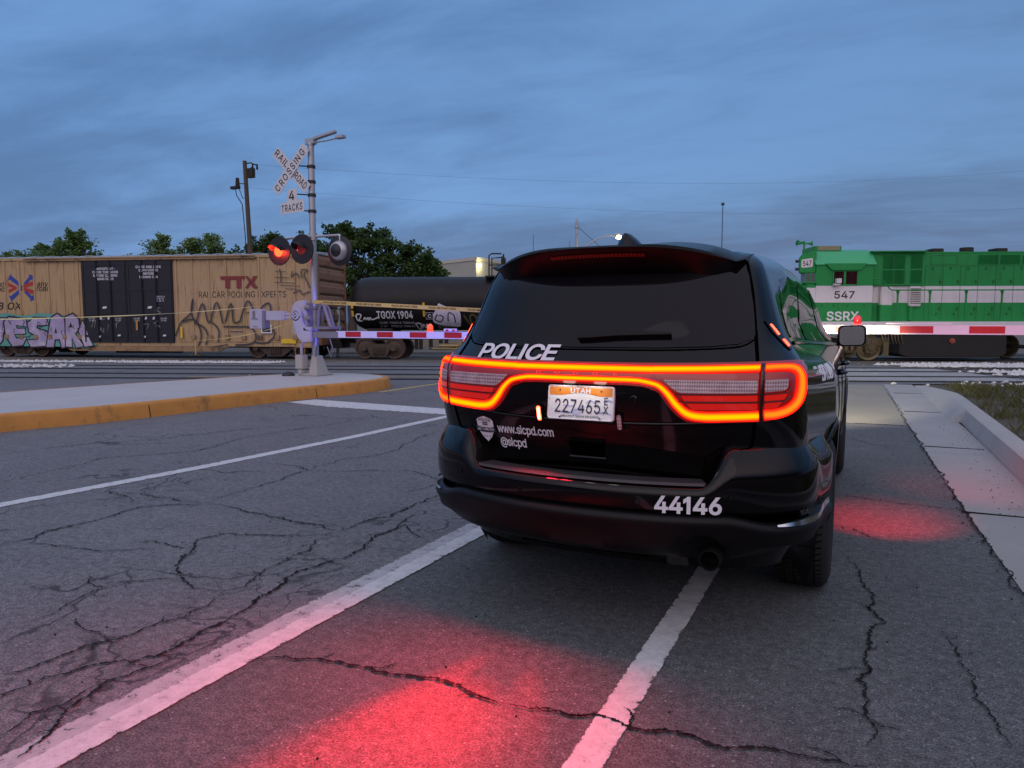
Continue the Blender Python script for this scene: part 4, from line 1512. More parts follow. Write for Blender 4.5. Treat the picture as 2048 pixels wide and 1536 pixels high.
# licence plate
plate = thing('licence_plate', None, None)
plate.parent = car
plate.location = (.002, rear_y(0, 1.0) - .018, 1.006)
plate.rotation_euler = (rad(-6), 0, 0)
pw, ph = .146, .0715
pf = lambda u, v, d: Vector((u, -d, v))
mb = MB()
mb.prism(rounded([(-pw, -ph), (pw, -ph), (pw, ph), (-pw, ph)], .012), pf, -.012, 0.0)
MA['plate'] = M("reflective plate white", (0.72, 0.72, 0.74), 0.4, var=0.12, scale=14)
mb.build('plate_blank', 'plate', plate, smooth=30)
mb = MB()
ring = rounded([(-pw, -ph), (pw, -ph), (pw, ph), (-pw, ph)], .012)
ring2 = [(x * .958, z * .925) for x, z in ring]
mb.grid([[pf(x, z, .001) for x, z in ring + ring[:1]], [pf(x * .98, z * .965, .004) for x, z in ring + ring[:1]], [pf(x, z, .0015) for x, z in ring2 + ring2[:1]]])
mb.build('plate_frame', MA['decal'], plate, smooth=40)
MA['plate_orange'] = M("orange plate arch band", (0.62, 0.20, 0.02), 0.4, var=0.3, scale=20)
MA['plate_ink'] = M("dark blue plate ink", (0.02, 0.022, 0.045), 0.45)
MA['plate_pale'] = M("pale blue plate print", (0.42, 0.46, 0.66), 0.45)
mb = MB()
def arcband(x0, x1):
    n = 10
    up = [pf(x0 + (x1 - x0) * k / n, .064, .0012) for k in range(n + 1)]
    lo = [pf(x0 + (x1 - x0) * k / n, .030 + .012 * max(0, 1 - ((x0 + (x1 - x0) * k / n) / .07) ** 2), .0012) for k in range(n + 1)]
    mb.grid([lo, up])
arcband(-.138, .138)
mb.build('orange_band', 'plate_orange', plate)
mb = MB()
mb.text("UTAH", .026, lambda u, v: pf(u, .041 + v, .0024), bold=.045, width=.088)
mb.build('state_name', 'decal', plate)
mb = MB()
mb.text("227465", .074, lambda u, v: pf(-.012 + u, -.042 + v, .0024), bold=.004, width=.200)
mb.text("E", .040, lambda u, v: pf(.112 + u, -.004 + v, .0024), bold=.01, sx=.8)
mb.text("X", .040, lambda u, v: pf(.112 + u, -.040 + v, .0024), bold=.01, sx=.8)
mb.text("GREATEST SNOW ON EARTH", .0105, lambda u, v: pf(u, -.060 + v, .0024), bold=.02, width=.17)
mb.build('plate_number', 'plate_ink', plate)
mb = MB()
random.seed(4)
for k in range(9):
    x, z = random.uniform(-.13, .12), random.uniform(-.045, .02)
    mb.stroke([(x, z), (x + .02, z + random.uniform(-.008, .01)), (x + .045, z - .003)], .006, lambda u, v: pf(u, v, .0014))
mb.stroke([(-.04, -.043), (-.02, -.03), (0, -.02), (.012, -.012)], .010, lambda u, v: pf(u, v, .0016))
mb.stroke([(-.03, -.05), (-.01, -.044), (.006, -.04)], .009, lambda u, v: pf(u, v, .0016))
mb.build('plate_print', 'plate_pale', plate)
mb = MB()
for x, z in ((-.09, .052), (.09, .052), (-.088, -.061), (.088, -.061)):
    mb.cyl(pf(x, z, .001), pf(x, z, .005), .005, .004, 10)
build_each(mb, 'plate_screw', 'chrome', plate, smooth=40)
# liftgate handle recess, warning leds, camera, latch
mb = MB()
q = rounded([(-.072, .760), (.078, .760), (.085, .842), (-.080, .842)], .018)
decal(q, sr, .03, .002, mb=mb)
mb.build('handle_recess', 'seam', gate_lid)
mb = MB()
for zc, hh, o in ((.838, .010, .016), (.760, .006, .008)):
    a, b, c_ = [], [], []
    for k in range(13):
        x = -.080 + .165 * k / 12
        a.append(sr(x, zc + hh, .002)); b.append(sr(x, zc + hh * .3, o)); c_.append(sr(x, zc - hh, .003))
    mb.grid([a, b, c_])
mb.build('liftgate_handle', 'black_gloss', gate_lid, smooth=60)
def led_module(parent, fn, x, z, h, lit):
    m = MB()
    q = rounded([(x - .013, z - h), (x + .013, z - h), (x + .013, z + h), (x - .013, z + h)], .012)
    decal(q, fn, .02, .014, .014, m)
    o = m.build('warning_light', 'black_gloss', parent, smooth=40)
    m = MB()
    q = rounded([(x - .0085, z - h + .006), (x + .0085, z - h + .006), (x + .0085, z + h - .006), (x - .0085, z + h - .006)], .008)
    decal(q, fn, .012, .0165, .003, m)
    m.build('warning_lens', 'led_red' if lit else 'reverse', o, smooth=40)
    if lit:
        m = MB()
        q = rounded([(x - .004, z - h + .014), (x + .004, z - h + .014), (x + .004, z + h - .014), (x - .004, z + h - .014)], .004)
        decal(q, fn, .012, .0185, .002, m)
        m.build('warning_core', 'led_core', o)
    return o
led_module(car, sr, -.193, .955, .036, True)
led_module(car, sr, .163, .935, .036, False)
mb = MB()
c0 = sr(.225, 1.03, 0)
mb.lathe([(0, .016), (.006, .016), (.008, .011), (.002, .007), (.002, .001)], c0, (0, -1, 0), 16)
c0 = sr(.185, .915, 0)
mb.lathe([(0, .016), (.006, .016), (.008, .011), (.002, .007), (.002, .001)], c0, (0, -1, 0), 16)
mb.build('rear_camera', 'black_gloss', gate_lid, smooth=40)
# wiper
mb = MB()
wp = [(-.052, 1.268), (-.045, 1.284), (.0, 1.290), (.12, 1.2935), (.25, 1.292), (.345, 1.287), (.347, 1.279), (.25, 1.277), (.12, 1.272), (.0, 1.262), (-.045, 1.260)]
decal(wp, sr, .03, .03, .024, mb)
mb.build('rear_wiper', 'black_plastic', gate_lid, smooth=40)

# ---- door mirrors, handles, pillar warning lights
for s in (1, -1):
    mr = thing('door_mirror', None, None)
    mr.parent = car
    mb = MB()
    rws = []
    cx, cz = s * .985, 1.235
    for y, k in ((3.40, .90), (3.405, .97), (3.43, 1.0), (3.49, .96), (3.55, .78), (3.575, .45)):
        sec = rounded([(-.105 if s > 0 else -.098, -.085), (.098 if s > 0 else .105, -.078), (.092 if s > 0 else .108, .085), (-.108 if s > 0 else -.092, .080)], .045, 5)
        rws.append([(cx + u * k, y, cz + v * k) for u, v in sec])
    mb.grid(rws, closed=True)
    mb.poly(rws[-1])
    mb.build('mirror_housing', 'black_gloss', mr, smooth=60)
    mb = MB()
    sec = rounded([(-.105, -.085), (.098, -.078), (.092, .085), (-.108, .080)] if s > 0 else [(-.098, -.078), (.105, -.085), (.108, .080), (-.092, .085)], .045, 5)
    mb.poly([(cx + u * .86, 3.402 + .02 * u * s, cz + v * .86) for u, v in sec])
    mb.build('mirror_glass', 'mirror', mr)
    mb = MB()
    mb.prism([(s * .84, 1.165), (s * 1.0, 1.165), (s * 1.0, 1.205), (s * .80, 1.225)], lambda u, v, d: Vector((u, d, v)), 3.43, 3.53)
    mb.build('mirror_arm', 'black_gloss', mr, bevel=.008)
    f = ssR if s > 0 else ssL
    for yh, key in ((1.98, 'rear_door'), (3.06, 'front_door')):
        dr = parts[key + ('' if s > 0 else '_l')]
        mb = MB()
        a = [f(yh + .24 * k / 10, 1.035, .004 + .034 * math.sin(math.pi * k / 10) ** .5) for k in range(11)]
        mb.tube(a, .013, 8)
        mb.build('door_handle', 'black_gloss', dr, smooth=60)
    m = MB()
    q = [(.385, 1.345), (.412, 1.345), (.458, 1.255), (.452, 1.225), (.425, 1.225), (.388, 1.30)]
    decal(q, f, .03, .006, .006, m)
    o = m.build('warning_light', 'black_gloss', car, smooth=40)
    m = MB()
    q = rounded([(.396, 1.330), (.408, 1.330), (.424, 1.288), (.410, 1.284)], .004)
    decal(q, f, .02, .009, .002, m)
    q = rounded([(.420, 1.268), (.442, 1.266), (.450, 1.240), (.428, 1.236)], .006)
    decal(q, f, .02, .009, .002, m)
    MA['led_side'] = MA.get('led_side') or mat_emit("side warning led", (1.0, 0.09, 0.05), 5)
    build_each(m, 'warning_lens', 'led_side', o)
# headlamps and grille (far side, light up the crossing)
mb = MB()
for s in (1, -1):
    mb.box(s * .78 - .12, s * .78 + .12, 4.93, 5.0, .86, .96)
build_each(mb, 'headlamp', mat_emit("lit headlamp", (1, .9, .72), 6), car)

# lights this car throws
lp = Vector
LEDP = (-.193, rear_y(-.19, .955) - .03, .955)
RED = (1, .006, .010)
lamp('rear_led_beam', 'SPOT', LEDP, 600, RED, car, aim=(-.235, -1.30, 0), spot=60, blend=1.0, radius=.012, oval=(.52, 1))
lamp('rear_led_beam', 'SPOT', LEDP, 150, RED, car, aim=(-.37, -.72, 0), spot=46, blend=1.0, radius=.008, oval=(.22, 1))
lamp('rear_led_beam', 'SPOT', LEDP, 110, RED, car, aim=(.09, -.76, 0), spot=46, blend=1.0, radius=.008, oval=(.22, 1))
lamp('rear_led_wash', 'SPOT', LEDP, 215, (1, .02, .05), car, aim=(-.6, -2.2, 0), spot=150, blend=1.0, radius=.07)
lamp('side_led_beam', 'SPOT', (1.0, 1.75, 1.25), 330, (1, .014, .035), car, aim=(1.22, 2.66, 0), spot=40, blend=1.0, radius=.02)
lamp('side_led_wash', 'SPOT', (1.02, 3.45, 1.14), 45, (1, .03, .05), car, aim=(2.3, 4.3, 0), spot=80, blend=1.0, radius=.02)
for s in (1, -1):
    lamp('plate_lamp', 'SPOT', (s * .07, -.01, 1.105), .33, (1, .93, .8), car, aim=(s * .07, .06, 1.0), spot=150, blend=.8, radius=.03)
for s in (1, -1):
    lamp('headlamp_beam', 'SPOT', (s * .72, 5.15, .92), 2000, (1, .86, .60), car, aim=(s * .9, 14, -.1), spot=40, blend=1.0, radius=.05)
lamp('grille_blue_beam', 'SPOT', (-.3, 5.2, 1.0), 3000, (.17, .12, 1), car, aim=(-7.4, 9.2, 1.30), spot=34, blend=1.0, radius=.04, oval=(1, .30))
lamp('grille_red_beam', 'SPOT', (.3, 5.2, 1.0), 420, (1, .20, .45), car, aim=(6.0, 10, 1.3), spot=80, blend=1.0, radius=.04, oval=(1, .22))

# ================================================================== THE TRAIN
O_TR = Vector((-12.54, 26.149, 0))
def bogie(parent, xc, wheels, r, y0, depth, mat_f, mat_w, style='freight'):
    b = thing('bogie', None, None)
    b.parent = parent
    b.location = (xc, 0, RAILZ)
    for dx in wheels:
        for yy, bk in ((y0 + .22, 1), (y0 + depth - .35, -1)):
            mb = MB()
            mb.lathe([(0, .001), (.0, .10), (.02, .11), (.03, r * .55), (.05, r * .80), (.0, r * .82), (-.01, r * .98), (.01, r), (.11, r), (.12, r + .03), (.15, r + .03), (.15, .05)], (dx, yy, r), (0, 1, 0), 28)
            mb.build('wheel', mat_w, b, smooth=40)
    mb = MB()
    for dx in wheels:
        mb.cyl((dx, y0 + .3, r), (dx, y0 + depth - .3, r), .08, .08, 10)
    w0, w1 = min(wheels), max(wheels)
    f = lambda u, v, d: Vector((u, d, v))
    if style == 'freight':
        m = (w0 + w1) / 2
        for ya, yb in ((y0 + .06, y0 + .17), (y0 + depth - .25, y0 + depth - .14)):
            mb.prism([(w0 - .16, r - .10), (w0 - .16, r + .12), (w0 + .15, r + .19), (w1 - .15, r + .19), (w1 + .16, r + .12), (w1 + .16, r - .10), (w1 - .12, r - .02), (m + .30, r - .34), (m - .30, r - .34), (w0 + .12, r - .02)], f, ya, yb)
        mb.box(m - .26, m + .26, y0 + .03, y0 + .2, r - .27, r + .16)
        for k in range(5):
            xs = m - .19 + k * .095
            mb.cyl((xs, y0 + .0, r - .22), (xs, y0 + .0, r + .05), .036, .036, 8)
        for dx in wheels:
            mb.cyl((dx, y0 - .02, r), (dx, y0 + .1, r), .11, .13, 12)
    else:
        mb.box(w0 - .7, w1 + .7, y0 + .02, y0 + .18, r + .08, r + .38)
        for dx in wheels:
            mb.box(dx - .20, dx + .20, y0 - .04, y0 + .16, r - .22, r + .3)
            mb.cyl((dx, y0 - .1, r), (dx, y0, r), .13, .15, 14)
        for k in range(4):
            xs = (w0 + w1) / 2 - .33 + k * .22
            mb.cyl((xs, y0 - .04, r - .12), (xs, y0 - .04, r + .3), .09, .09, 10)
        mb.box((w0 + w1) / 2 - .5, (w0 + w1) / 2 + .5, y0 - .05, y0 + .1, r - .2, r - .1)
    mb.build('side_frame', mat_f, b, bevel=0.012)
    return b
MA['rust_dark'] = M("dusty brown bogie iron", (0.065, 0.045, 0.035), 0.8, var=0.4, scale=5, bump=.3)
MA['wheel_iron'] = M("rusty wheel", (0.075, 0.05, 0.038), 0.6, metal=0.3, var=0.4, scale=4)
MA['underframe'] = M("grimy underframe", (0.022, 0.017, 0.016), 0.8, var=0.4)

# ---------------- tan boxcar
box = thing('boxcar', 'tan railway boxcar with black double doors and lavender graffiti', 'boxcar', (-19.808, 23.184, 0), rad(16.52))
MA['tan'] = M("weathered tan boxcar paint", (0.43, 0.295, 0.150), 0.7, var=0.14, scale=1.2, dirt=(0.13, 0.075, 0.04), dirt_amt=0.75, dirt_scale=1.6, streak=True, bump=0.1)
MA['tan_end'] = M("rust brown boxcar end paint", (0.23, 0.115, 0.06), 0.75, var=0.25, scale=1.5, dirt=(0.09, 0.04, 0.025), dirt_amt=0.8, dirt_scale=1.4)
MA['door_black'] = M("faded blue black door paint", (0.0075, 0.009, 0.016), 0.6, var=0.35, scale=1.6, dirt=(0.022, 0.02, 0.02), dirt_amt=0.5, streak=True)
MA['roof_grey'] = M("galvanised roof", (0.34, 0.36, 0.38), 0.45, metal=0.3, var=0.2)
MA['tan_frame'] = M("tan sill with rust", (0.30, 0.195, 0.10), 0.75, var=0.3, scale=3, dirt=(0.05, 0.03, 0.022), dirt_amt=0.9, dirt_scale=2.2)
XL, XR, ZT = -15.35, 0.0, 4.02
BWD = 2.9
mb = MB()
mb.box(XL, XR - .05, 0, BWD, .52, ZT)
mb.box(XL, XR, -.03, .04, .34, .55)
mb.box(XL, XR, -.05, .06, ZT - .06, ZT + .05)
body_b = mb.build('body', 'tan', box)
P = [-.31, -.95, -1.72, -2.48, -3.20, -3.93, -4.70, -5.45, -6.17, -10.72, -11.43, -12.13, -12.83, -13.54, -14.26, -14.97]
for x in P:
    mb = MB()
    mb.prism([(x - .05, 0), (x - .03, -.042), (x + .03, -.042), (x + .05, 0)], lambda u, v, d: Vector((u, v, d)), .50, ZT - .06)
    mb.build('side_post', 'tan', box)
mb = MB()
mb.box(XR - .16, XR, -.075, .02, .36, ZT - .02)
mb.build('side_post', 'tan', box)
mb = MB()
for k in range(6):                         # corrugated end
    z0 = .75 + .56 * k
    mb.prism([(0, z0), (.09, z0 + .10), (.09, z0 + .34), (0, z0 + .52)], lambda u, v, d: Vector((XR - .05 + u, d, v)), .10, BWD - .1)
mb.box(XR - .06, XR + .06, -.0, .12, .4, ZT + .06)
mb.box(XR - .06, XR + .06, BWD - .12, BWD, .4, ZT + .06)
mb.box(XR - .06, XR + .10, 0, BWD, .40, .72)
mb.build('corrugated_end', 'tan_end', box, bevel=.01)
mb = MB()
zr = [ZT + .05, ZT + .13, ZT + .17, ZT + .13, ZT + .05]
yr = [-.03, .55, BWD / 2, BWD - .55, BWD + .03]
mb.grid([[(XL, y, z) for y, z in zip(yr, zr)], [(XR, y, z) for y, z in zip(yr, zr)]])
mb.poly([(XR + .012, y, z) for y, z in zip(yr, zr)])
for k in range(18):
    x = XL + .4 + .87 * k
    mb.grid([[(x - .04, y, z + .02) for y, z in zip(yr, zr)], [(x, y, z + .045) for y, z in zip(yr, zr)], [(x + .04, y, z + .02) for y, z in zip(yr, zr)]])
mb.build('roof', 'roof_grey', box)
# eave rail and sill
mb = MB()
mb.box(-13.2, -2.6, -.13, -.02, ZT - .10, ZT - .02)
mb.box(-13.2, -2.6, -.16, -.10, ZT - .02, ZT + .02)
mb.build('door_rail', 'tan_frame', box)
f2 = lambda u, v, d: Vector((u, d, v))
mb = MB()
mb.prism([(-11.6, .34), (-11.2, .12), (-4.4, .12), (-3.9, .34)], f2, -.02, .10)
mb.box(XL, XR, -.04, -.02, .50, .54)
mb.prism([(-.95, .34), (-.95, .30), (0, .30), (0, .34)], f2, -.02, .10)
mb.build('side_sill', 'tan_frame', box)
# pair of plug doors
for x0, x1 in ((-10.50, -8.42), (-8.40, -6.32)):
    mb = MB()
    mb.box(x0, x1, -.085, .0, .48, 3.93)
    d = mb.build('door', 'door_black', box)
    mb = MB()
    for k in range(4):
        x = x0 + .08 + (x1 - x0 - .16) * k / 3
        mb.box(x - .03, x + .03, -.101, -.086, .50, 3.90)
    for z in (.75, 1.70, 2.70, 3.75):
        mb.box(x0 + .03, x1 - .03, -.0995, -.087, z - .05, z + .05)
    mb.cyl((x0 + .72, -.15, .5), (x0 + .72, -.15, 3.9), .022, .022, 8)
    mb.cyl((x1 - .72, -.15, .5), (x1 - .72, -.15, 3.9), .022, .022, 8)
    mb.build('door_frame', 'door_black', d)
    mb = MB()
    w = lambda u, v: Vector((u, -.104, v))
    if x0 < -9:
        for k, t in enumerate(("-IMPORTANT-", "CLOSE THIS DOOR", "BEFORE CLOSING", "MAIN DOOR")):
            mb.text(t, .125, lambda u, v, k=k: w((x0 + x1) / 2 + .1 + u, 3.52 - k * .14 + v), bold=.03)
    else:
        for k, t in enumerate(("CLOSE AND LOCK", "BOTH DOORS", "BEFORE", "MOVING CAR")):
            mb.text(t, .125, lambda u, v, k=k: w((x0 + x1) / 2 + u, 3.58 - k * .14 + v), bold=.03)
        for k in range(3):
            mb.text(("EXW 10-6", "H 16-10", "IL 50-6")[k], .085, lambda u, v, k=k: w(x1 - .55 + u, 2.36 - k * .085 + v), bold=.02)
    for k in range(2):
        for s in (-1, 1):
            mb.text(("LD LMT", "LT WT")[k], .08, lambda u, v, k=k, s=s: w((x0 + x1) / 2 + s * .62 + u, 1.46 - k * .09 + v), bold=.015)
    for (x, z, a, b) in ((-.2, 1.5, .1, .12), (.16, 1.5, .1, .12), (0, 1.95, .22, .10), (.62, .78, .16, .08), (-.3, .72, .14, .09)):
        mb.prism([(x - a / 2, z - b / 2), (x + a * .35, z - b * .4), (x + a / 2, z + b / 2), (x - a * .3, z + b * .45)], lambda u, v, d_: w((x0 + x1) / 2 + u, v) + Vector((0, d_, 0)), -.0015, 0)
    mb.build('lettering', MA['decal'] if x0 < -9 else MA['decal'], d)
    mb = MB()
    random.seed(int(-x0 * 10))
    for k in range(5):
        cx, cz = random.uniform(x0 + .3, x1 - .3), random.uniform(.8, 1.9)
        pts = [(cx + random.uniform(-.14, .14), cz + random.uniform(-.16, .16)) for _ in range(5)]
        mb.stroke(pts, .025, lambda u, v: w(u, v) + Vector((0, -.001, 0)))
    MA['chalk'] = MA.get('chalk') or M("chalky grey scrawl", (0.22, 0.22, 0.24), 0.8)
    mb.build('scrawl', 'chalk', d)
mb = MB()
mb.box(-8.02, -7.93, -.135, -.128, 1.0, 1.42)
mb.build('orange_marker', M("faded orange marker", (0.45, 0.24, 0.08), 0.7), box)
# lettering on tan panels
pl = lambda u, v, d=.004: Vector((u, -d, v))
mb = MB()
mb.prism([(-4.16, 2.72), (0, 0)][:0] or [(-4.17, 3.21), (-4.17, 3.08), (-3.96, 3.08), (-3.96, 2.72), (-3.76, 2.72), (-3.76, 3.08), (-3.46, 3.08), (-3.46, 2.72), (-3.26, 2.72), (-3.26, 3.08), (-3.14, 3.08), (-3.09, 3.21)], f2, -.006, -.002)
mb.prism([(-3.08, 3.21), (-2.96, 3.21), (-2.78, 2.97), (-2.98, 2.72), (-3.10, 2.72), (-2.91, 2.97)], f2, -.006, -.002)
mb.prism([(-2.72, 3.21), (-2.54, 3.21), (-2.70, 2.97), (-2.54, 2.72), (-2.74, 2.72), (-2.87, 2.95)], f2, -.006, -.002)
mb.v = [(a_, b_ - .040, c_) for a_, b_, c_ in mb.v]
mb.build('maroon_logo', M("maroon logo paint", (0.20, 0.025, 0.028), 0.6), box)
MA['ink'] = M("black stencil paint", (0.02, 0.018, 0.018), 0.7)
mb = MB()
mb.text("RAILCAR POOLING EXPERTS", .335, lambda u, v: pl(-5.2 + u, 2.34 + v), 'LEFT', bold=.004, width=3.84)
mb.text("any", .30, lambda u, v: pl(-12.46 + u, 2.86 + v), bold=.02, shear=.15)
mb.text("road", .30, lambda u, v: pl(-12.43 + u, 2.66 + v), bold=.02, shear=.15)
mb.text("next", .30, lambda u, v: pl(-14.62 + u, 2.86 + v), bold=.02, shear=.15)
mb.text("load", .30, lambda u, v: pl(-14.62 + u, 2.66 + v), bold=.02, shear=.15)
mb.text("TB OX", .40, lambda u, v: pl(-13.55 + u, 1.88 + v), 'RIGHT', bold=.025, shear=.2, width=1.5)
mb.build('lettering', 'ink', box)
MA['logo_blue'] = M("blue logo paint", (0.03, 0.055, 0.30), 0.6)
MA['logo_red'] = M("red logo paint", (0.38, 0.035, 0.03), 0.6)
mb = MB()
cx, cz = -13.49, 2.81
def band(pts, w, d):
    n = len(pts)
    mb.stroke(pts, w, lambda u, v: pl(u, v, d), smooth=False)
for my in (1, -1):
    P4 = lambda l: mb.prism([(cx + a_, cz + my * b_) for a_, b_ in l], f2, -.0065, -.003)
    mb.m = 0
    P4([(-.66, .30), (-.50, .60), (-.44, .52), (-.06, .22), (.05, .08), (.05, 0), (-.13, 0), (-.13, .05), (-.20, .12), (-.56, .36)])
    P4([(.13, .20), (.42, .48), (.40, .58), (.62, .52), (.56, .28), (.50, .36), (.24, .12)])
    mb.m = 1
    P4([(-.64, .24), (-.62, .06), (-.40, 0), (-.18, 0), (-.26, .07)])
    P4([(.10, .13), (.12, 0), (.22, 0), (.62, .10), (.62, .26), (.50, .26)])
mb.build('cross_logo', ['logo_blue', 'logo_red'], box)
# graffiti: lavender block letters on teal, black outlines
MA['gr_teal'] = M("teal spray paint", (0.10, 0.33, 0.29), 0.6, var=.3, scale=2)
MA['gr_lav'] = M("lavender spray paint", (0.35, 0.30, 0.46), 0.6, var=.35, scale=1.8, dirt=(0.62, 0.58, 0.66), dirt_amt=.8, dirt_scale=.9)
MA['gr_black'] = M("black spray paint", (0.012, 0.012, 0.014), 0.6)
gq = lambda d: (lambda u, v: Vector((u, -.079 - d, v)))
mb = MB()
mb.prism([(-15.2, .3), (-15.2, 1.62), (-14.2, 1.72), (-13.4, 1.60), (-12.6, 1.72), (-11.6, 1.66), (-10.9, 1.50), (-10.55, 1.05), (-10.52, .60), (-9.9, .40), (-10.4, .22), (-12, .30)], f2, -.079, -.077)
mb.build('graffiti_background', 'gr_teal', box)
VES = [
    ([(-15.3, 1.45), (-14.95, 1.5), (-14.72, .95), (-14.55, 1.5), (-14.28, 1.5), (-14.5, .55), (-14.75, .3), (-14.95, .4)], ),
    ([(-14.35, 1.35), (-14.1, 1.55), (-13.3, 1.45), (-13.25, 1.15), (-13.8, 1.22), (-13.75, 1.05), (-13.35, 1.05), (-13.35, .85), (-13.9, .82), (-13.8, .62), (-13.3, .68), (-13.5, .35), (-14.0, .3), (-14.3, .75)], ),
    ([(-13.2, 1.3), (-12.9, 1.5), (-12.3, 1.5), (-12.2, 1.22), (-12.75, 1.2), (-12.8, 1.08), (-12.3, .92), (-12.15, .62), (-12.4, .32), (-13.1, .28), (-13.25, .55), (-12.7, .6), (-12.75, .74), (-13.15, .92)], ),
    ([(-12.35, .28), (-12.05, 1.5), (-11.75, 1.68), (-11.45, 1.5), (-11.3, .3), (-11.6, .25), (-11.68, .6), (-11.92, .6), (-12.0, .28)], ),
    ([(-11.4, .3), (-11.35, 1.55), (-11.0, 1.68), (-10.75, 1.45), (-10.72, 1.05), (-10.95, .85), (-10.55, .32), (-10.9, .25), (-11.1, .72), (-11.12, .28)], ),
    ([(-10.75, .95), (-10.55, 1.4), (-10.42, 1.1), (-10.25, .6), (-10.1, .35), (-10.5, .3)], )]
def grow(poly, d):
    cxm, czm = sum(p[0] for p in poly) / len(poly), sum(p[1] for p in poly) / len(poly)
    out = []
    n = len(poly)
    area = sum(poly[i - 1][0] * poly[i][1] - poly[i][0] * poly[i - 1][1] for i in range(n))
    sg = 1 if area > 0 else -1
    for i in range(n):
        a, b, c = Vector(poly[i - 1]), Vector(poly[i]), Vector(poly[(i + 1) % n])
        t = ((b - a).normalized() + (c - b).normalized())
        if t.length < 1e-3: t = (c - b)
        t.normalize()
        out.append((b.x + t.y * d * sg, b.y - t.x * d * sg))
    return out
mb = MB()
for k, (pg,) in enumerate(VES):
    mb.m = 0
    mb.prism(grow(pg, .075), f2, -.0815 - .0012 * k, -.0795)
    mb.m = 1
    mb.prism(pg, f2, -.0822 - .0012 * k, -.0815 - .0012 * k)
random.seed(8)
mb.m = 0
for (x, z, w, h) in ((-11.12, 1.22, .10, .22), (-11.85, 1.0, .06, .25)):
    mb.prism([(x - w, z - h / 2), (x + w, z - h / 2), (x, z + h / 2)], f2, -.0905, -.088)
for k in range(26):
    x, z = random.uniform(-14.9, -10.5), random.uniform(.45, 1.45)
    mb.stroke([(x, z), (x + random.uniform(-.1, .1), z + .12), (x + random.uniform(-.05, .15), z + .2)], .022, gq(.0115))
mb.build('graffiti_letters', ['gr_black', 'gr_lav'], box)
MA['gr_grey'] = M("dark grey spray paint", (0.055, 0.05, 0.052), 0.7, var=.3)
mb = MB()
G = gq(.0)
Z = [[(-6.25, .75), (-6.0, 1.3), (-5.5, 1.75), (-5.42, 2.28), (-5.5, 1.75), (-5.35, 1.3)], [(-5.3, 1.3), (-4.98, 2.1), (-4.72, 1.3), (-4.35, 2.15), (-4.1, 1.25)], [(-4.0, 1.3), (-3.72, 2.1), (-3.62, 1.35), (-3.3, 1.4)], [(-3.35, 1.35), (-2.98, 2.2), (-2.62, 1.65), (-2.3, 2.0), (-2.05, 2.1), (-2.0, 1.8), (-2.3, 1.6)], [(-3.1, 1.7), (-2.75, 1.75)],
     [(-5.95, 1.35), (-5.4, 1.45), (-5.15, 1.1), (-5.1, .7), (-5.25, .35)], [(-5.4, 1.3), (-5.0, 1.15), (-4.8, .8), (-4.9, .4)], [(-4.6, 1.35), (-4.3, 1.0), (-4.35, .5)], [(-4.1, 1.15), (-3.5, 1.15), (-2.85, 1.1), (-2.65, .7), (-2.9, .45), (-3.6, .4)], [(-2.55, 1.3), (-2.0, 1.15), (-1.85, .8), (-2.2, .5), (-2.7, .5)], [(-3.8, .95), (-3.2, .95)], [(-3.9, .42), (-4.6, .32)],
     [(-1.55, 3.5), (-1.5, 3.15), (-1.52, 2.95)], [(-1.8, 3.15), (-1.15, 3.12)], [(-1.75, 3.4), (-1.3, 3.36)], [(-1.0, 3.4), (-1.05, 3.15), (-.85, 3.3), (-.7, 3.1)], [(-.6, 3.1), (-.62, 3.42), (-.35, 3.4), (-.5, 3.2), (-.1, 2.45)], [(-1.8, 2.95), (-.9, 2.9)], [(-1.55, 2.82), (-.7, 2.78)], [(-1.35, 2.68), (-.8, 2.66)], [(-1.0, 2.5), (-.7, 2.62), (-.6, 2.45), (-.3, 2.55), (-.1, 2.4)]]
for k, z in enumerate(Z):
    mb.stroke(z, .07 if k < 12 else .045, G)
mb.build('graffiti_scrawl', 'gr_grey', box)
# small plates, ladder rungs, brackets
mb = MB()
for x in P:
    if x > -6.1 or x < -10.7:
        mb.box(x - .09, x + .09, -.11, -.03, .62, .80)
for k in range(6):
    mb.cyl((-.62, -.12, .75 + .14 * k), (-.18, -.12, .75 + .14 * k), .014, .014, 6)
mb.cyl((-.95, -.1, .34), (-.95, -.1, .0), .015, .015, 6); mb.cyl((-.55, -.1, .34), (-.55, -.1, .0), .015, .015, 6); mb.cyl((-.95, -.1, .0), (-.55, -.1, .0), .015, .015, 6)
mb.build('steps_and_brackets', 'tan_frame', box)
mb = MB()
mb.box(-6.02, -5.93, -.09, -.078, .68, 1.14)
mb.box(-1.55, -.92, -.09, -.078, .47, .66)
build_each(mb, 'yellow_plate', M("yellow reflector plate", (0.70, 0.48, 0.02), 0.5), box)
mb = MB(); mb.box(-2.42, -1.96, -.088, -.078, .88, 1.22); mb.build('notice_frame', 'decal', box)
mb = MB(); mb.box(-2.37, -2.01, -.092, -.0885, .93, 1.17); mb.build('notice_panel', 'ink', box)
mb = MB()
mb.box(XL, 0.6, 1.0, 1.9, .25, .5)
mb.box(-9.5, -7.8, .5, 1.6, .02, .34)
mb.cyl((-7.4, .4, .2), (-6.3, .4, .2), .16, .16, 12)
mb.box(.0, .95, 1.25, 1.65, .45, .72)
mb.cyl((.1, .3, .7), (.1, .3, .2), .02, .02, 6)
mb.build('underframe', 'underframe', box)
bogie(box, -1.9, (-.86, .86), .42, .05, 2.8, 'rust_dark', 'wheel_iron')
bogie(box, -13.75, (-.86, .86), .42, .05, 2.8, 'rust_dark', 'wheel_iron')

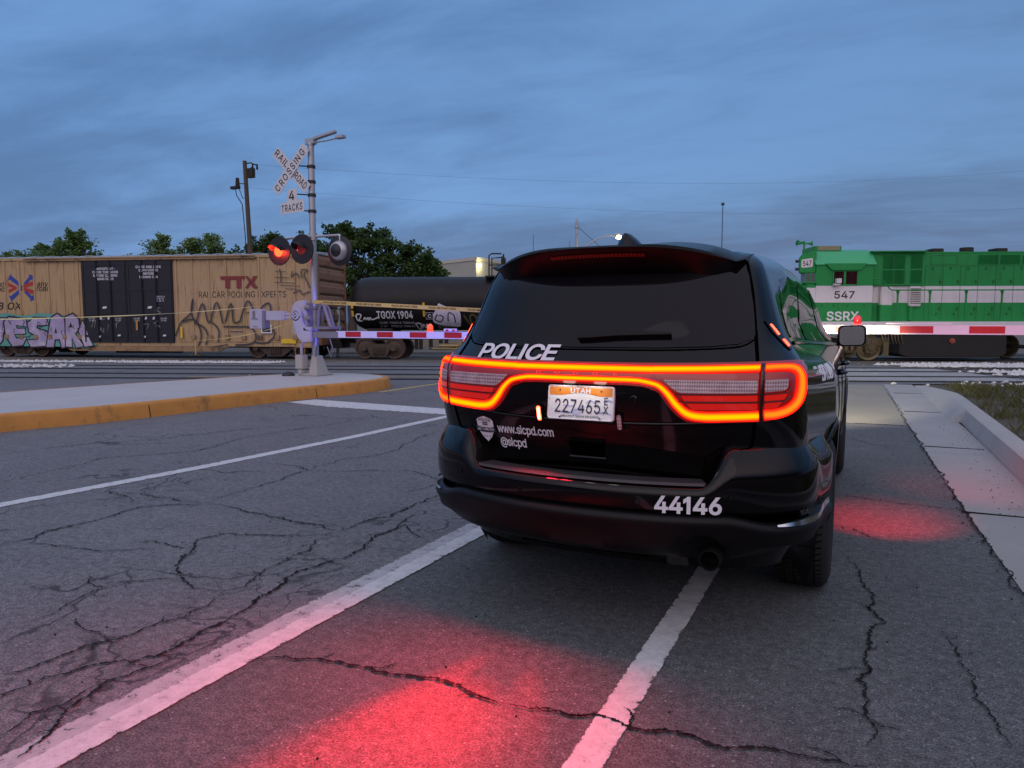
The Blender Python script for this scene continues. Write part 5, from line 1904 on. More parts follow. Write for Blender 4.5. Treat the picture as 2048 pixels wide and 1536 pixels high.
# ---------------- black tank car
tank = thing('tank_car', 'black railway tank car behind the lowered red and white gate arm', 'tank car', O_TR, TA)
MA['tank_black'] = M("dull black tank paint", (0.007, 0.006, 0.0075), 0.5, spec=.3, var=0.3, scale=1.0, dirt=(0.018, 0.015, 0.017), dirt_amt=.6, dirt_scale=1.2)
R_, CYT, CZT = 1.10, 1.15, 2.10
mb = MB()
prof = [(-6.72, .001), (-6.715, .2), (-6.68, .5), (-6.58, .78), (-6.42, .96), (-6.2, 1.06), (-5.95, 1.10), (-2, 1.10), (2.4, 1.10), (7.4, 1.10), (7.7, 1.06), (7.95, .95), (8.1, .75), (8.2, .4), (8.22, .001)]
mb.lathe([(h, r) for h, r in prof], (0, CYT, CZT), (1, 0, 0), 48)
mb.build('tank', 'tank_black', tank, smooth=40)
tw = lambda u, v: Vector((u, CYT - math.sqrt(max(.05, (R_ + .008) ** 2 - (v - CZT) ** 2)), v))
mb = MB()
mb.text("TGOX 1904", .37, lambda u, v: tw(-5.49 + u, 1.49 + v), 'LEFT', bold=.03, width=1.48)
for t, z in (("LD LMT  175200 LB  79500 KG", 1.27), ("LT WT     87800 LB  39800 KG", 1.13)):
    mb.text(t, .105, lambda u, v, z=z: tw(-5.42 + u, z + v), 'LEFT', bold=.01, width=1.42)
mb.text("C", .2, lambda u, v: tw(-3.33 + u, 1.50 + v), bold=.03)
for a, b, c_, d in ((-3.48, 1.45, -3.18, 1.465), (-3.48, 1.45, -3.465, 1.72), (-3.195, 1.45, -3.18, 1.72), (-3.48, 1.705, -3.18, 1.72)):
    mb.add([tw(a, b), tw(c_, b), tw(c_, d), tw(a, d)], [(0, 1, 2, 3)])
for k in range(4):
    mb.text("CAPY 26010 GAL 98460 L", .06, lambda u, v, k=k: tw(-3.05 + u, 1.30 - .075 * k + v), 'LEFT')
mb.build('lettering', 'decal', tank)
mb = MB()
for st in ([(-6.35, 1.62), (-6.28, 1.40), (-6.12, 1.62), (-6.3, 1.64), (-6.3, 1.42), (-6.1, 1.38)], [(-6.05, 1.42), (-5.98, 1.52), (-5.92, 1.44), (-5.85, 1.52), (-5.82, 1.42), (-5.76, 1.52), (-5.7, 1.44), (-5.5, 1.5), (-5.4, 1.55)], [(-3.95, 1.3), (-3.82, 1.02), (-3.72, 1.25), (-3.9, 1.3)], [(-3.7, 1.08), (-3.62, 1.25), (-3.56, 1.1), (-3.48, 1.26), (-3.42, 1.1), (-3.35, 1.28), (-3.28, 1.12)]):
    mb.stroke(st, .05, tw)
mb.build('white_scrawl', M("white spray paint", (0.75, 0.75, 0.8), 0.6), tank)
mb = MB()
decal([(p.x, p.y) for p in catmull([(-3.18, 1.66), (-3.2, 1.35), (-2.9, 1.22), (-2.5, 1.18), (-2.15, 1.15), (-2.08, 1.4), (-2.1, 1.75), (-2.4, 1.9), (-2.7, 1.98), (-2.95, 2.08), (-3.0, 1.92), (-3.18, 1.66)], 3)[:-1]], lambda u, v, o: tw(u, v) + Vector((0, -o, 0)), .12, .003, mb=mb)
mb.build('graffiti_fill', M("pale lilac spray paint", (0.62, 0.60, 0.78), 0.6, var=.4), tank)
mb = MB()
tw2 = lambda u, v: tw(u, v) + Vector((0, -.006, 0))
for st in ([(-3.0, 1.65), (-3.12, 1.45), (-2.9, 1.35), (-2.78, 1.55), (-2.95, 1.6)], [(-2.7, 1.7), (-2.75, 1.35)], [(-2.6, 1.35), (-2.55, 1.7), (-2.35, 1.6), (-2.3, 1.3)], [(-2.2, 1.7), (-2.18, 1.25)]):
    mb.stroke(st, .045, tw2)
mb.build('graffiti_scrawl', 'decal_dark', tank)
mb = MB()
for st in ([(-1.95, 1.62), (-1.75, 1.3), (-1.62, 1.12), (-1.7, 1.55), (-1.5, 1.6), (-1.38, 1.2)], [(-1.32, 1.15), (-1.2, 1.6), (-1.08, 1.55), (-1.15, 1.3), (-.9, 1.25), (-.85, 1.6)]):
    mb.stroke(st, .07, tw)
mb.build('olive_scrawl', M("olive spray paint", (0.11, 0.085, 0.03), 0.6), tank)
mb = MB()
for x in (-6.45, -3.55, -.65, 2.3, 5.2):
    for z0, z1 in ((1.88, 2.12), (1.56, 1.8)):
        p = [tw(x - .045, z0), tw(x + .045, z0), tw(x + .045, z1), tw(x - .045, z1)]
        if x < -6:
            p = [q + Vector((0, -.02, 0)) for q in p]
        mb.add([q + Vector((0, -.004, 0)) for q in p], [(0, 1, 2, 3)])
build_each(mb, 'yellow_reflector', M("yellow reflective strip", (0.62, 0.40, 0.04), 0.5), tank)
mb = MB()
mb.box(-7.2, 8.7, .85, 1.45, .62, .95)
for x in (-5.4, 6.9):
    mb.box(x - .5, x + .5, .25, 2.05, .60, 1.08)
mb.box(-7.25, -6.6, .1, 2.2, .70, .78)
mb.box(7.9, 8.9, .1, 2.2, .70, .78)
mb.box(-8.0, -7.2, .95, 1.35, .45, .75)
for x in (-7.2, -6.65):
    mb.tube([(x, .12, .72), (x, .12, 2.1), (x, .4, 2.25)], .018, 6)
mb.build('underframe', 'underframe', tank)
MA['galv'] = M("brass and galvanised fittings", (0.30, 0.23, 0.12), 0.5, metal=.6, var=.3)
mb = MB()
mb.cyl((-3.3, .5, .25), (-1.6, .5, .25), .045, .045, 8)
mb.cyl((-3.0, .5, .38), (-2.2, .5, .38), .09, .09, 10)
mb.box(-2.3, -1.9, .45, .6, .2, .5)
mb.tube([(-3.6, .3, .6), (-3.4, .3, .3), (-2.5, .3, .3)], .02, 6)
mb.box(-1.9, -1.8, .4, 1.0, .18, .62)
mb.build('brake_gear', 'galv', tank)
mb = MB()
for x0 in (-.95, .75):
    mb.tube([(x0, .45, 3.1), (x0, .45, 4.0), (x0 + .1, .45, 4.07), (x0 + .5, .45, 4.07)], .03, 6)
    mb.tube([(x0, 1.75, 3.1), (x0, 1.75, 4.0), (x0 + .5, 1.75, 4.05)], .03, 6)
mb.tube([(-.95, .45, 3.62), (1.2, .45, 3.62)], .022, 6)
mb.box(-1.1, 1.4, .35, 1.9, 3.14, 3.20)
mb.cyl((-.42, 1.15, 3.1), (-.42, 1.15, 3.95), .10, .10, 10)
mb.cyl((-.42, 1.15, 3.95), (-.42, 1.15, 4.12), .05, .03, 8)
mb.cyl((.3, 1.15, 3.1), (.3, 1.15, 3.75), .3, .3, 16)
for k in range(8):
    mb.cyl((.1, .02 + .04 * abs(k - 3), 1.1 + .27 * k), (.5, .02 + .04 * abs(k - 3), 1.1 + .27 * k), .016, .016, 6)
mb.build('manway_platform', 'underframe', tank)
bogie(tank, -5.4, (-.6, .6), .42, .02, 2.3, 'rust_dark', 'wheel_iron')
bogie(tank, 6.9, (-.6, .6), .42, .02, 2.3, 'rust_dark', 'wheel_iron')

# ---------------- green locomotive
loco = thing('locomotive', 'green and white diesel locomotive numbered 547 standing at the crossing', 'locomotive', O_TR, TA)
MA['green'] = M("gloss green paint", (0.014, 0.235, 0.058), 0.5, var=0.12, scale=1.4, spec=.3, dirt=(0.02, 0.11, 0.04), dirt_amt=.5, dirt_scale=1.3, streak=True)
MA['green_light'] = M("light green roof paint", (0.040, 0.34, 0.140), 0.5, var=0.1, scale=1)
MA['green_dark'] = M("dark green paint", (0.010, 0.13, 0.034), 0.6)  # darker green for the hood door edges and latches
MA['loco_white'] = M("white stripe paint", (0.60, 0.56, 0.62), 0.45, var=0.08, scale=1.5, dirt=(0.40, 0.36, 0.38), dirt_amt=.4, streak=True)
MA['tank_grime'] = M("oily black fuel tank", (0.014, 0.012, 0.012), 0.4, var=.4, scale=2)
MA['cab_glass'] = M("dark cab glass", (0.03, 0.008, 0.010), 0.1)
LW = 3.0
mb = MB()
CX0, CX1 = 11.75, 13.88
def cabsec(x):
    p = [(x, .0, 1.33), (x, .0, 3.58), (x, .42, 4.02), (x, .9, 4.16), (x, LW - .9, 4.16), (x, LW - .42, 4.02), (x, LW, 3.58), (x, LW, 1.33)]
    return [(a + (.45 * max(0, b - .4) if x < 12 else 0), b, c_) for a, b, c_ in p]
mb.grid([cabsec(CX0), cabsec(CX1)])
mb.poly(cabsec(CX0)[::-1]); mb.poly(cabsec(CX1))
cab = mb.build('cab', 'green', loco)
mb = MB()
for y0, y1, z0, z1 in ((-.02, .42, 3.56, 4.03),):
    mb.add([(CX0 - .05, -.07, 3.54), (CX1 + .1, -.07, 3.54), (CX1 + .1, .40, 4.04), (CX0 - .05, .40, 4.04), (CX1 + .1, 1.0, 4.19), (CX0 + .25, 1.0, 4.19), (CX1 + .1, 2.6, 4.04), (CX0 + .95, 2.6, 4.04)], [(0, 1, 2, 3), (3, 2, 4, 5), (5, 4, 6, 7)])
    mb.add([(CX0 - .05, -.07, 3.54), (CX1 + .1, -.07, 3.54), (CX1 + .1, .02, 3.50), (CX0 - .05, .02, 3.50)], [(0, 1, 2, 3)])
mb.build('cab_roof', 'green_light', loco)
mb = MB(); mb.box(CX0 - .005, CX1 + .005, -.006, .05, 2.09, 2.73); mb.build('white_stripe', 'loco_white', cab)
mb = MB()
mb.box(12.36, 13.33, -.03, .02, 2.74, 2.79); mb.box(12.36, 13.33, -.03, .02, 3.28, 3.33)
mb.box(12.36, 12.41, -.03, .02, 2.79, 3.28); mb.box(13.28, 13.33, -.03, .02, 2.79, 3.28); mb.box(12.78, 12.86, -.028, .02, 2.79, 3.28)
mb.prism([(12.05, 3.58), (12.32, 3.33), (13.36, 3.33), (13.62, 3.58)], lambda u, v, d: Vector((u, d, v)), -.10, -.005)
wf = mb.build('window_frame', 'green', cab)
mb = MB(); mb.box(12.41, 12.78, -.012, -.004, 2.79, 3.28); mb.box(12.86, 13.28, -.012, -.004, 2.79, 3.28)
build_each(mb, 'window_pane', 'cab_glass', cab)
mb = MB(); mb.box(12.44, 12.62, -.26, -.06, 2.82, 3.0); mb.box(12.36, 12.6, -.2, -.05, 2.74, 2.80); mb.build('side_mirror', 'loco_white', cab)
mb = MB()
mb.text("547", .36, lambda u, v: Vector((12.84 + u, -.010, 2.25 + v)), bold=.022, width=.76)
mb.build('cab_number', 'ink', cab)
mb = MB()
mb.text("SSRX", .43, lambda u, v: Vector((12.18 + u, -.010, 1.41 + v)), 'LEFT', bold=.03, width=1.22)
mb.build('reporting_mark', 'decal', cab)
# nose, number boxes, windscreens
mb = MB()
mb.box(9.9, 11.76, .55, 2.45, 1.33, 2.90)
mb.box(11.35, 11.76, .02, .6, 1.33, 2.86)
nose = mb.build('short_hood', 'green', loco, bevel=.05)
mb = MB(); mb.box(9.89, 11.76, .54, 2.46, 2.09, 2.62); mb.box(11.34, 11.76, .012, .59, 2.09, 2.66); mb.build('white_stripe', 'loco_white', nose)
mb = MB()
mb.prism([(11.10, 3.30), (11.16, 3.22), (11.75, 3.22), (11.76, 4.08), (11.60, 4.08), (11.18, 3.92), (11.10, 3.82)], lambda u, v, d: Vector((u + .3 * max(0, d - .06), d, v)), .06, .62)
nb = mb.build('number_box', 'green', loco, bevel=.03)
mb = MB(); mb.prism(rounded([(11.19, 3.42), (11.62, 3.46), (11.62, 3.80), (11.19, 3.74)], .06), lambda u, v, d: Vector((u, d, v)), .042, .058); mb.build('number_board', 'loco_white', nb)
mb = MB(); mb.text("547", .26, lambda u, v: Vector((11.41 + u, .038, 3.50 + v + .06 * u)), bold=.02, width=.32); mb.build('board_number', 'ink', nb)
mb = MB()
for z in (3.38, 3.68):
    mb.cyl((11.13, .13, z), (11.0, .13, z), .05, .06, 12)
build_each(mb, 'marker_light', 'ink', nb)
mb = MB(); mb.box(11.36, 11.74, .02, .6, 2.88, 3.22)
MA['hazy'] = M("hazy windscreen glass", (0.10, 0.11, 0.115), 0.2, var=.5, scale=5)
mb.build('windscreen', 'hazy', loco)
mb = MB()
for x in (11.36, 11.55, 11.73):
    mb.box(x - .02, x + .02, .012, .03, 2.86, 3.24)
mb.box(11.28, 11.80, -.02, .62, 2.83, 2.88)
mb.build('windscreen_frame', 'green', loco)
# horns and cab cooler
mb = MB()
mb.cyl((11.42, .5, 4.0), (11.42, .5, 4.42), .035, .035, 8)
for dx, z in ((-.30, 4.40), (.30, 4.40), (-.22, 4.46)):
    mb.lathe([(0, .03), (.12 * 1, .03), (abs(dx) - .06, .05), (abs(dx), .10)], (11.42, .5 + (.1 if z > 4.42 else 0), z), (1 if dx > 0 else -1, 0, 0), 12)
mb.cyl((11.42, .5, 4.4), (11.42, .5, 4.50), .03, .03, 8)
mb.build('air_horn', 'green', loco, smooth=40)
mb = MB(); mb.box(11.90, 12.95, .75, 2.2, 4.12, 4.33); ac = mb.build('cab_cooler', 'green', loco, bevel=.02)
mb = MB()
for k in range(6):
    mb.box(12.02, 12.86, .735, .749, 4.16 + .028 * k, 4.178 + .028 * k)
mb.build('cooler_grille', M("tan grille", (0.36, 0.27, 0.2), 0.6), ac)
# long hood
HY = .46
mb = MB()
mb.box(CX1, 30, HY, LW - HY, 1.33, 3.98)
hood = mb.build('long_hood', 'green', loco)
mb = MB()
mb.box(CX1, 15.98, HY - .10, LW - HY + .1, 2.74, 4.07)
mb.box(CX1, 15.98, HY - .30, LW - HY + .3, 4.02, 4.075)
mb.box(16.02, 30, HY + .1, LW - HY - .1, 3.98, 4.06)
mb.build('hood_housing', 'green', loco, bevel=.02)
mb = MB(); mb.box(CX1, 30, HY - .004, HY + .1, 2.09, 2.73); mb.build('white_stripe', 'loco_white', hood)
def louvre(x0, x1, z0, z1, y, n):
    mb = MB()
    for k in range(n):
        z = z0 + (z1 - z0) * k / n
        mb.add([(x0, y - .003, z), (x1, y - .003, z), (x1, y - .028, z + (z1 - z0) / n * .6), (x0, y - .028, z + (z1 - z0) / n * .6)], [(0, 1, 2, 3)])
        mb.add([(x0, y - .028, z + (z1 - z0) / n * .6), (x1, y - .028, z + (z1 - z0) / n * .6), (x1, y - .003, z + (z1 - z0) / n * .66), (x0, y - .003, z + (z1 - z0) / n * .66)], [(0, 1, 2, 3)])
    mb.build('louvre_panel', 'green', hood)
for x0, x1 in ((14.40, 14.78), (14.82, 15.2), (15.45, 15.85)):
    louvre(x0, x1, 2.82, 3.35, HY - .10, 14)
    louvre(x0, x1, 3.40, 3.92, HY - .10, 14)
for k in range(8):
    x0 = 18.0 + .82 * k
    louvre(x0, x0 + .74, 3.56, 3.92, HY, 8)
mb = MB()
for k in range(19):                                      # hood door edges
    x = 16.05 + .66 * k
    mb.box(x - .008, x + .008, HY - .008, HY - .0045, 1.40, 3.5)
mb.box(16.0, 30, HY - .008, HY - .0045, 3.50, 3.52)
for x0, x1, z0, z1 in ((16.22, 17.2, 3.56, 3.90),):
    for a, b, c_, d in ((x0, x1, z0, z0 + .02), (x0, x1, z1, z1 + .02), (x0, x0 + .02, z0, z1), (x1, x1 + .02, z0, z1)):
        mb.box(a, b, HY - .008, HY - .0045, c_, d)
for x in (14.37, 14.80, 15.22, 15.43, 15.87):
    mb.box(x - .008, x + .008, HY - .108, HY - .1045, 2.78, 3.95)
random.seed(2)
for k in range(17):
    x = 16.3 + .66 * k
    mb.box(x, x + .06, HY - .03, HY - .004, 3.38, 3.46)
    mb.box(x + .2, x + .26, HY - .03, HY - .004, 1.62, 1.70)
mb.build('door_edges', 'green_dark', hood)
mb = MB(); mb.box(14.3, 14.75, HY - .25, HY, 1.55, 2.70); mb.box(15.42, 15.86, HY - .16, HY, 1.95, 2.72); build_each(mb, 'equipment_cabinet', 'loco_white', loco, bevel=.03)
mb = MB()
for k in range(9):
    mb.box(15.45, 15.83, HY - .175, HY - .162, 2.05 + .07 * k, 2.075 + .07 * k)
mb.build('cabinet_louvres', 'ink', loco)
mb = MB(); mb.box(14.28, 14.77, HY - .255, HY - .0, 1.36, 2.02); mb.box(15.44, 15.6, HY - .1, HY, 1.4, 2.0); build_each(mb, 'lower_cabinet', 'green', loco, bevel=.02)
mb = MB()
for x in (16.86, 19.3, 22, 25):
    mb.box(x - .22, x + .22, 1.2, 1.8, 4.06, 4.25)
mb.cyl((18.1, 1.5, 4.0), (18.1, 1.5, 4.3), .25, .25, 16)
build_each(mb, 'roof_hatch', 'underframe', loco, bevel=.02)
# walkway, sill, handrails
mb = MB(); mb.box(9.7, 30, .0, LW, 1.26, 1.335); mb.box(9.7, 30, -.012, .1, 1.18, 1.36); mb.build('walkway', 'loco_white', loco)
mb = MB(); mb.box(9.6, 30, .10, LW - .1, .92, 1.26); mb.build('frame', 'underframe', loco)
mb = MB()
mb.tube([(13.86, .02, 2.98), (14.18, .02, 2.98), (14.36, .02, 2.84), (14.52, .02, 2.62), (14.62, .02, 2.56), (22, .02, 2.56), (29.8, .02, 2.56)], .024, 6)
for x in [14.84, 16.04, 17.38, 18.70, 20.0, 21.3, 22.6, 24, 25.3, 26.6, 28]:
    mb.box(x - .03, x + .03, .0, .04, 1.30, 2.56)
    mb.prism([(x - .07, 2.56), (x + .07, 2.56), (x + .03, 2.40), (x - .03, 2.40)], lambda u, v, d: Vector((u, d, v)), .0, .04)
mb.build('handrail', 'green', loco)
mb = MB()
for x in (12.6, 15.4, 18.6):
    mb.box(x, x + .1, -.03, .02, 1.05, 1.18)
build_each(mb, 'jacking_pad', 'chrome', loco)
mb = MB()
mb.prism([(15.0, 1.0), (15.0, .12), (15.3, -.02), (18.7, -.02), (19.0, .12), (19.0, 1.0)], lambda u, v, d: Vector((u, d, v)), .05, LW - .05)
mb.box(14.9, 19.1, -.0, LW, .84, .94)
ft = mb.build('fuel_tank', 'tank_grime', loco, bevel=.03)
mb = MB(); mb.cyl((16.95, .0, .62), (16.95, .06, .62), .10, .10, 16); mb.cyl((16.95, -.05, .62), (16.95, .0, .62), .05, .05, 12); mb.build('fuel_filler', M("red filler cap", (0.30, 0.06, 0.04), 0.5), ft)
MA['loco_bogie'] = M("greasy brown bogie", (0.09, 0.07, 0.04), 0.45, metal=.3, var=.5, scale=4)
MA['loco_wheel'] = M("polished wheel", (0.22, 0.18, 0.11), 0.35, metal=.8, var=.4, scale=5)
bogie(loco, 12.95, (-1.1, 1.0), .50, .1, 2.8, 'loco_bogie', 'loco_wheel', 'loco')
bogie(loco, 21.6, (-1.1, 1.1), .50, .1, 2.8, 'loco_bogie', 'loco_wheel', 'loco')
mb = MB()
random.seed(14)
for xw in (11.85, 13.95):
    for k in range(8):
        a = 2 * math.pi * k / 8
        mb.cyl((xw + .22 * math.cos(a), -.02, RAILZ + .5 + .22 * math.sin(a)), (xw + .22 * math.cos(a), .03, RAILZ + .5 + .22 * math.sin(a)), .03, .03, 8)
    mb.tube([(xw - .5, -.02, .72), (xw - .45, -.02, .3), (xw - .3, -.02, .05)], .03, 6)
    mb.tube([(xw + .3, -.03, .95), (xw + .42, -.04, .6), (xw + .48, -.03, .2)], .022, 6)
    mb.box(xw + .42, xw + .62, -.02, .1, .05, .55)
for k in range(7):
    x = 14.3 + .12 * k
    mb.tube([(x, .02, .92), (x + .03, -.01, .7 - .05 * (k % 3)), (x + .1, .02, .5)], .018, 6)
mb.build('brake_rigging', 'loco_wheel', loco, smooth=50)
mb = MB()
for k in range(20):
    x = 16.2 + .66 * k
    mb.box(x + .40, x + .46, HY - .03, HY - .004, 2.85, 2.97)
    mb.box(x + .40, x + .46, HY - .03, HY - .004, 1.80, 1.92)
for k in range(11):
    mb.box(11.85 + .19 * k, 11.87 + .19 * k, -.014, -.004, 2.02, 2.04)
for x in (12.0, 12.45, 12.95, 13.6):
    mb.cyl((x, -.02, 1.98), (x, .0, 1.98), .04, .04, 8)
mb.build('latches', 'green_dark', hood)
mb = MB()
mb.prism([(11.2, .9), (11.2, .25), (12.0, .25), (12.0, .9)], lambda u, v, d: Vector((u, d, v)), .05, .15)
for z in (.35, .6, .85):
    mb.box(10.0, 10.6, -.02, .3, z, z + .03)
mb.build('steps', 'underframe', loco)

# ================================================================== CROSSING SIGNALS
MA['alu'] = M("brushed aluminium mast", (0.42, 0.42, 0.45), 0.42, metal=0.55, var=.12, scale=3)
MA['alu_dark'] = M("dull grey casting", (0.20, 0.19, 0.19), 0.6, metal=0.2, var=.3)
MA['sign_white'] = M("white sign sheeting", (0.60, 0.59, 0.62), 0.5, var=.08)
MA['sign_black'] = M("black sign lettering", (0.012, 0.012, 0.014), 0.5)
MA['signal_black'] = M("black signal backboard", (0.014, 0.012, 0.018), 0.5, var=.3)
MA['lens_lit'] = mat_emit("lit red signal lens", (1.0, 0.030, 0.008), 11)
MA['lens_rim'] = mat_emit("glowing signal edge", (1.0, 0.015, 0.01), 6)
MA['lens_off'] = M("dim red signal lens", (0.16, 0.012, 0.012), 0.15, coat=.5, emit=(0.08, 0.004, 0.003), es=1)  # lamp is off; a faint red glow is added to its lens
MA['gate_white'] = M("white reflective sheeting", (0.62, 0.60, 0.68), 0.4, var=.06)
MA['mech_white'] = M("weathered white casting", (0.42, 0.41, 0.44), 0.5, var=.12, scale=5)
MA['gate_red'] = M("red reflective sheeting", (0.40, 0.012, 0.018), 0.4, var=.15)
MA['concrete_base'] = mat_concrete("pale base casting", (0.36, 0.34, 0.33), (0.46, 0.44, 0.43))

def gate_arm(parent, x0, x1, y, z, h, first_white, seg, lights, red_first=False):
    mb = MB()
    x = x0
    d = 1 if x1 > x0 else -1
    red = red_first
    L = first_white
    while (x1 - x) * d > 1e-3:
        xe = x + d * min(L, abs(x1 - x))
        a, b = min(x, xe), max(x, xe)
        t = abs(x - x0) / abs(x1 - x0)
        mb.m = 0
        mb.box(a, b, y - .02, y + .02, z - h / 2, z + h / 2)
        if red:
            mb.m = 1
            mb.box(a + .004, b - .004, y - .0235, y - .0205, z - h / 2 + .018, z + h / 2 - .012)
        red = not red
        x = xe
        L = seg
    arm = mb.build('gate_arm', ['gate_white', 'gate_red'], parent)
    for lx_, lit in lights:
        m = MB()
        m.box(lx_ - .05, lx_ + .05, y - .03, y + .03, z + h / 2, z + h / 2 + .025)
        m.lathe([(0, .02), (.0, .045), (.02, .055), (.06, .058), (.10, .045), (.12, .02), (.122, .001)], (lx_, y, z + h / 2 + .02), (0, 0, 1), 16)
        m.build('arm_light', 'arm_lit' if lit else 'arm_dim', arm, smooth=50)
    return arm
MA['arm_lit'] = M("lit red arm lamp", (0.5, 0.02, 0.01), 0.15, emit=(1.0, 0.045, 0.012), es=2.6)
MA['arm_dim'] = M("red arm lamp", (0.42, 0.015, 0.02), 0.12, coat=.6, emit=(0.10, 0.004, 0.006), es=1)

def flasher(parent, x, y, z, facing, lit):
    lampo = thing('signal_lamp', None, None)
    lampo.parent = parent
    lampo.location = (x, y, z)
    if facing > 0:
        lampo.rotation_euler = (0, 0, math.pi)
    mb = MB()
    mb.lathe([(.02, .001), (.02, .29), (.012, .305), (0, .305), (-.012, .300), (-.012, .115)], (0, 0, 0), (0, 1, 0), 40)
    mb.lathe([(.02, .16), (.06, .17), (.12, .155), (.16, .10), (.175, .001)], (0, 0, 0), (0, 1, 0), 28)
    for k in range(4):
        a = rad(45 + 90 * k)
        mb.cyl((.26 * math.cos(a), -.016, .26 * math.sin(a)), (.26 * math.cos(a), -.010, .26 * math.sin(a)), .012, .012, 8)
    mb.build('backboard', 'signal_black', lampo, smooth=40)
    if facing > 0:
        mb = MB()
        mb.lathe([(.02, .205), (.05, .205), (.11, .175), (.15, .11), (.165, .001)], (0, 0, 0), (0, 1, 0), 30)
        mb.build('housing_dome', 'alu', lampo, smooth=50)
    mb = MB()
    mb.lathe([(-.012, .118), (-.02, .115), (-.035, .09), (-.042, .05), (-.045, .001)], (0, 0, 0), (0, 1, 0), 28)
    mb.build('lens', 'lens_lit' if lit else 'lens_off', lampo, smooth=50)
    mb = MB()
    r = .128
    outer, inner = [], []
    for k in range(25):
        a = rad(4 + 172 * k / 24)
        l = .27 * max(.10, math.sin(rad(8 + 164 * k / 24))) ** .7
        row0 = (r * math.cos(a), -.012, r * math.sin(a))
        row1 = (r * .97 * math.cos(a), -.012 - l, r * .97 * math.sin(a) - .02)
        outer.append(row0); inner.append(row1)
    mb.grid([outer, [tuple((a_ + b_) / 2 for a_, b_ in zip(p, q)) for p, q in zip(outer, inner)], inner])
    o2 = [(x_ * .985, y_, z_ * .985) for x_, y_, z_ in outer]; i2_ = [(x_ * .985, y_, z_ * .985) for x_, y_, z_ in inner]
    mb.grid([i2_, o2])
    mb.build('hood', 'signal_black', lampo, smooth=50)
    if lit:
        mb = MB()
        mb.lathe([(-.013, .125), (-.02, .125), (-.02, .116)], (0, 0, 0), (0, 1, 0), 28)
        mb.build('lens_ring', 'lens_rim', lampo)
        lamp('signal_glow', 'POINT', (0, -.13, -.01), 16, (1, .05, .02), lampo, radius=.05)
    return lampo

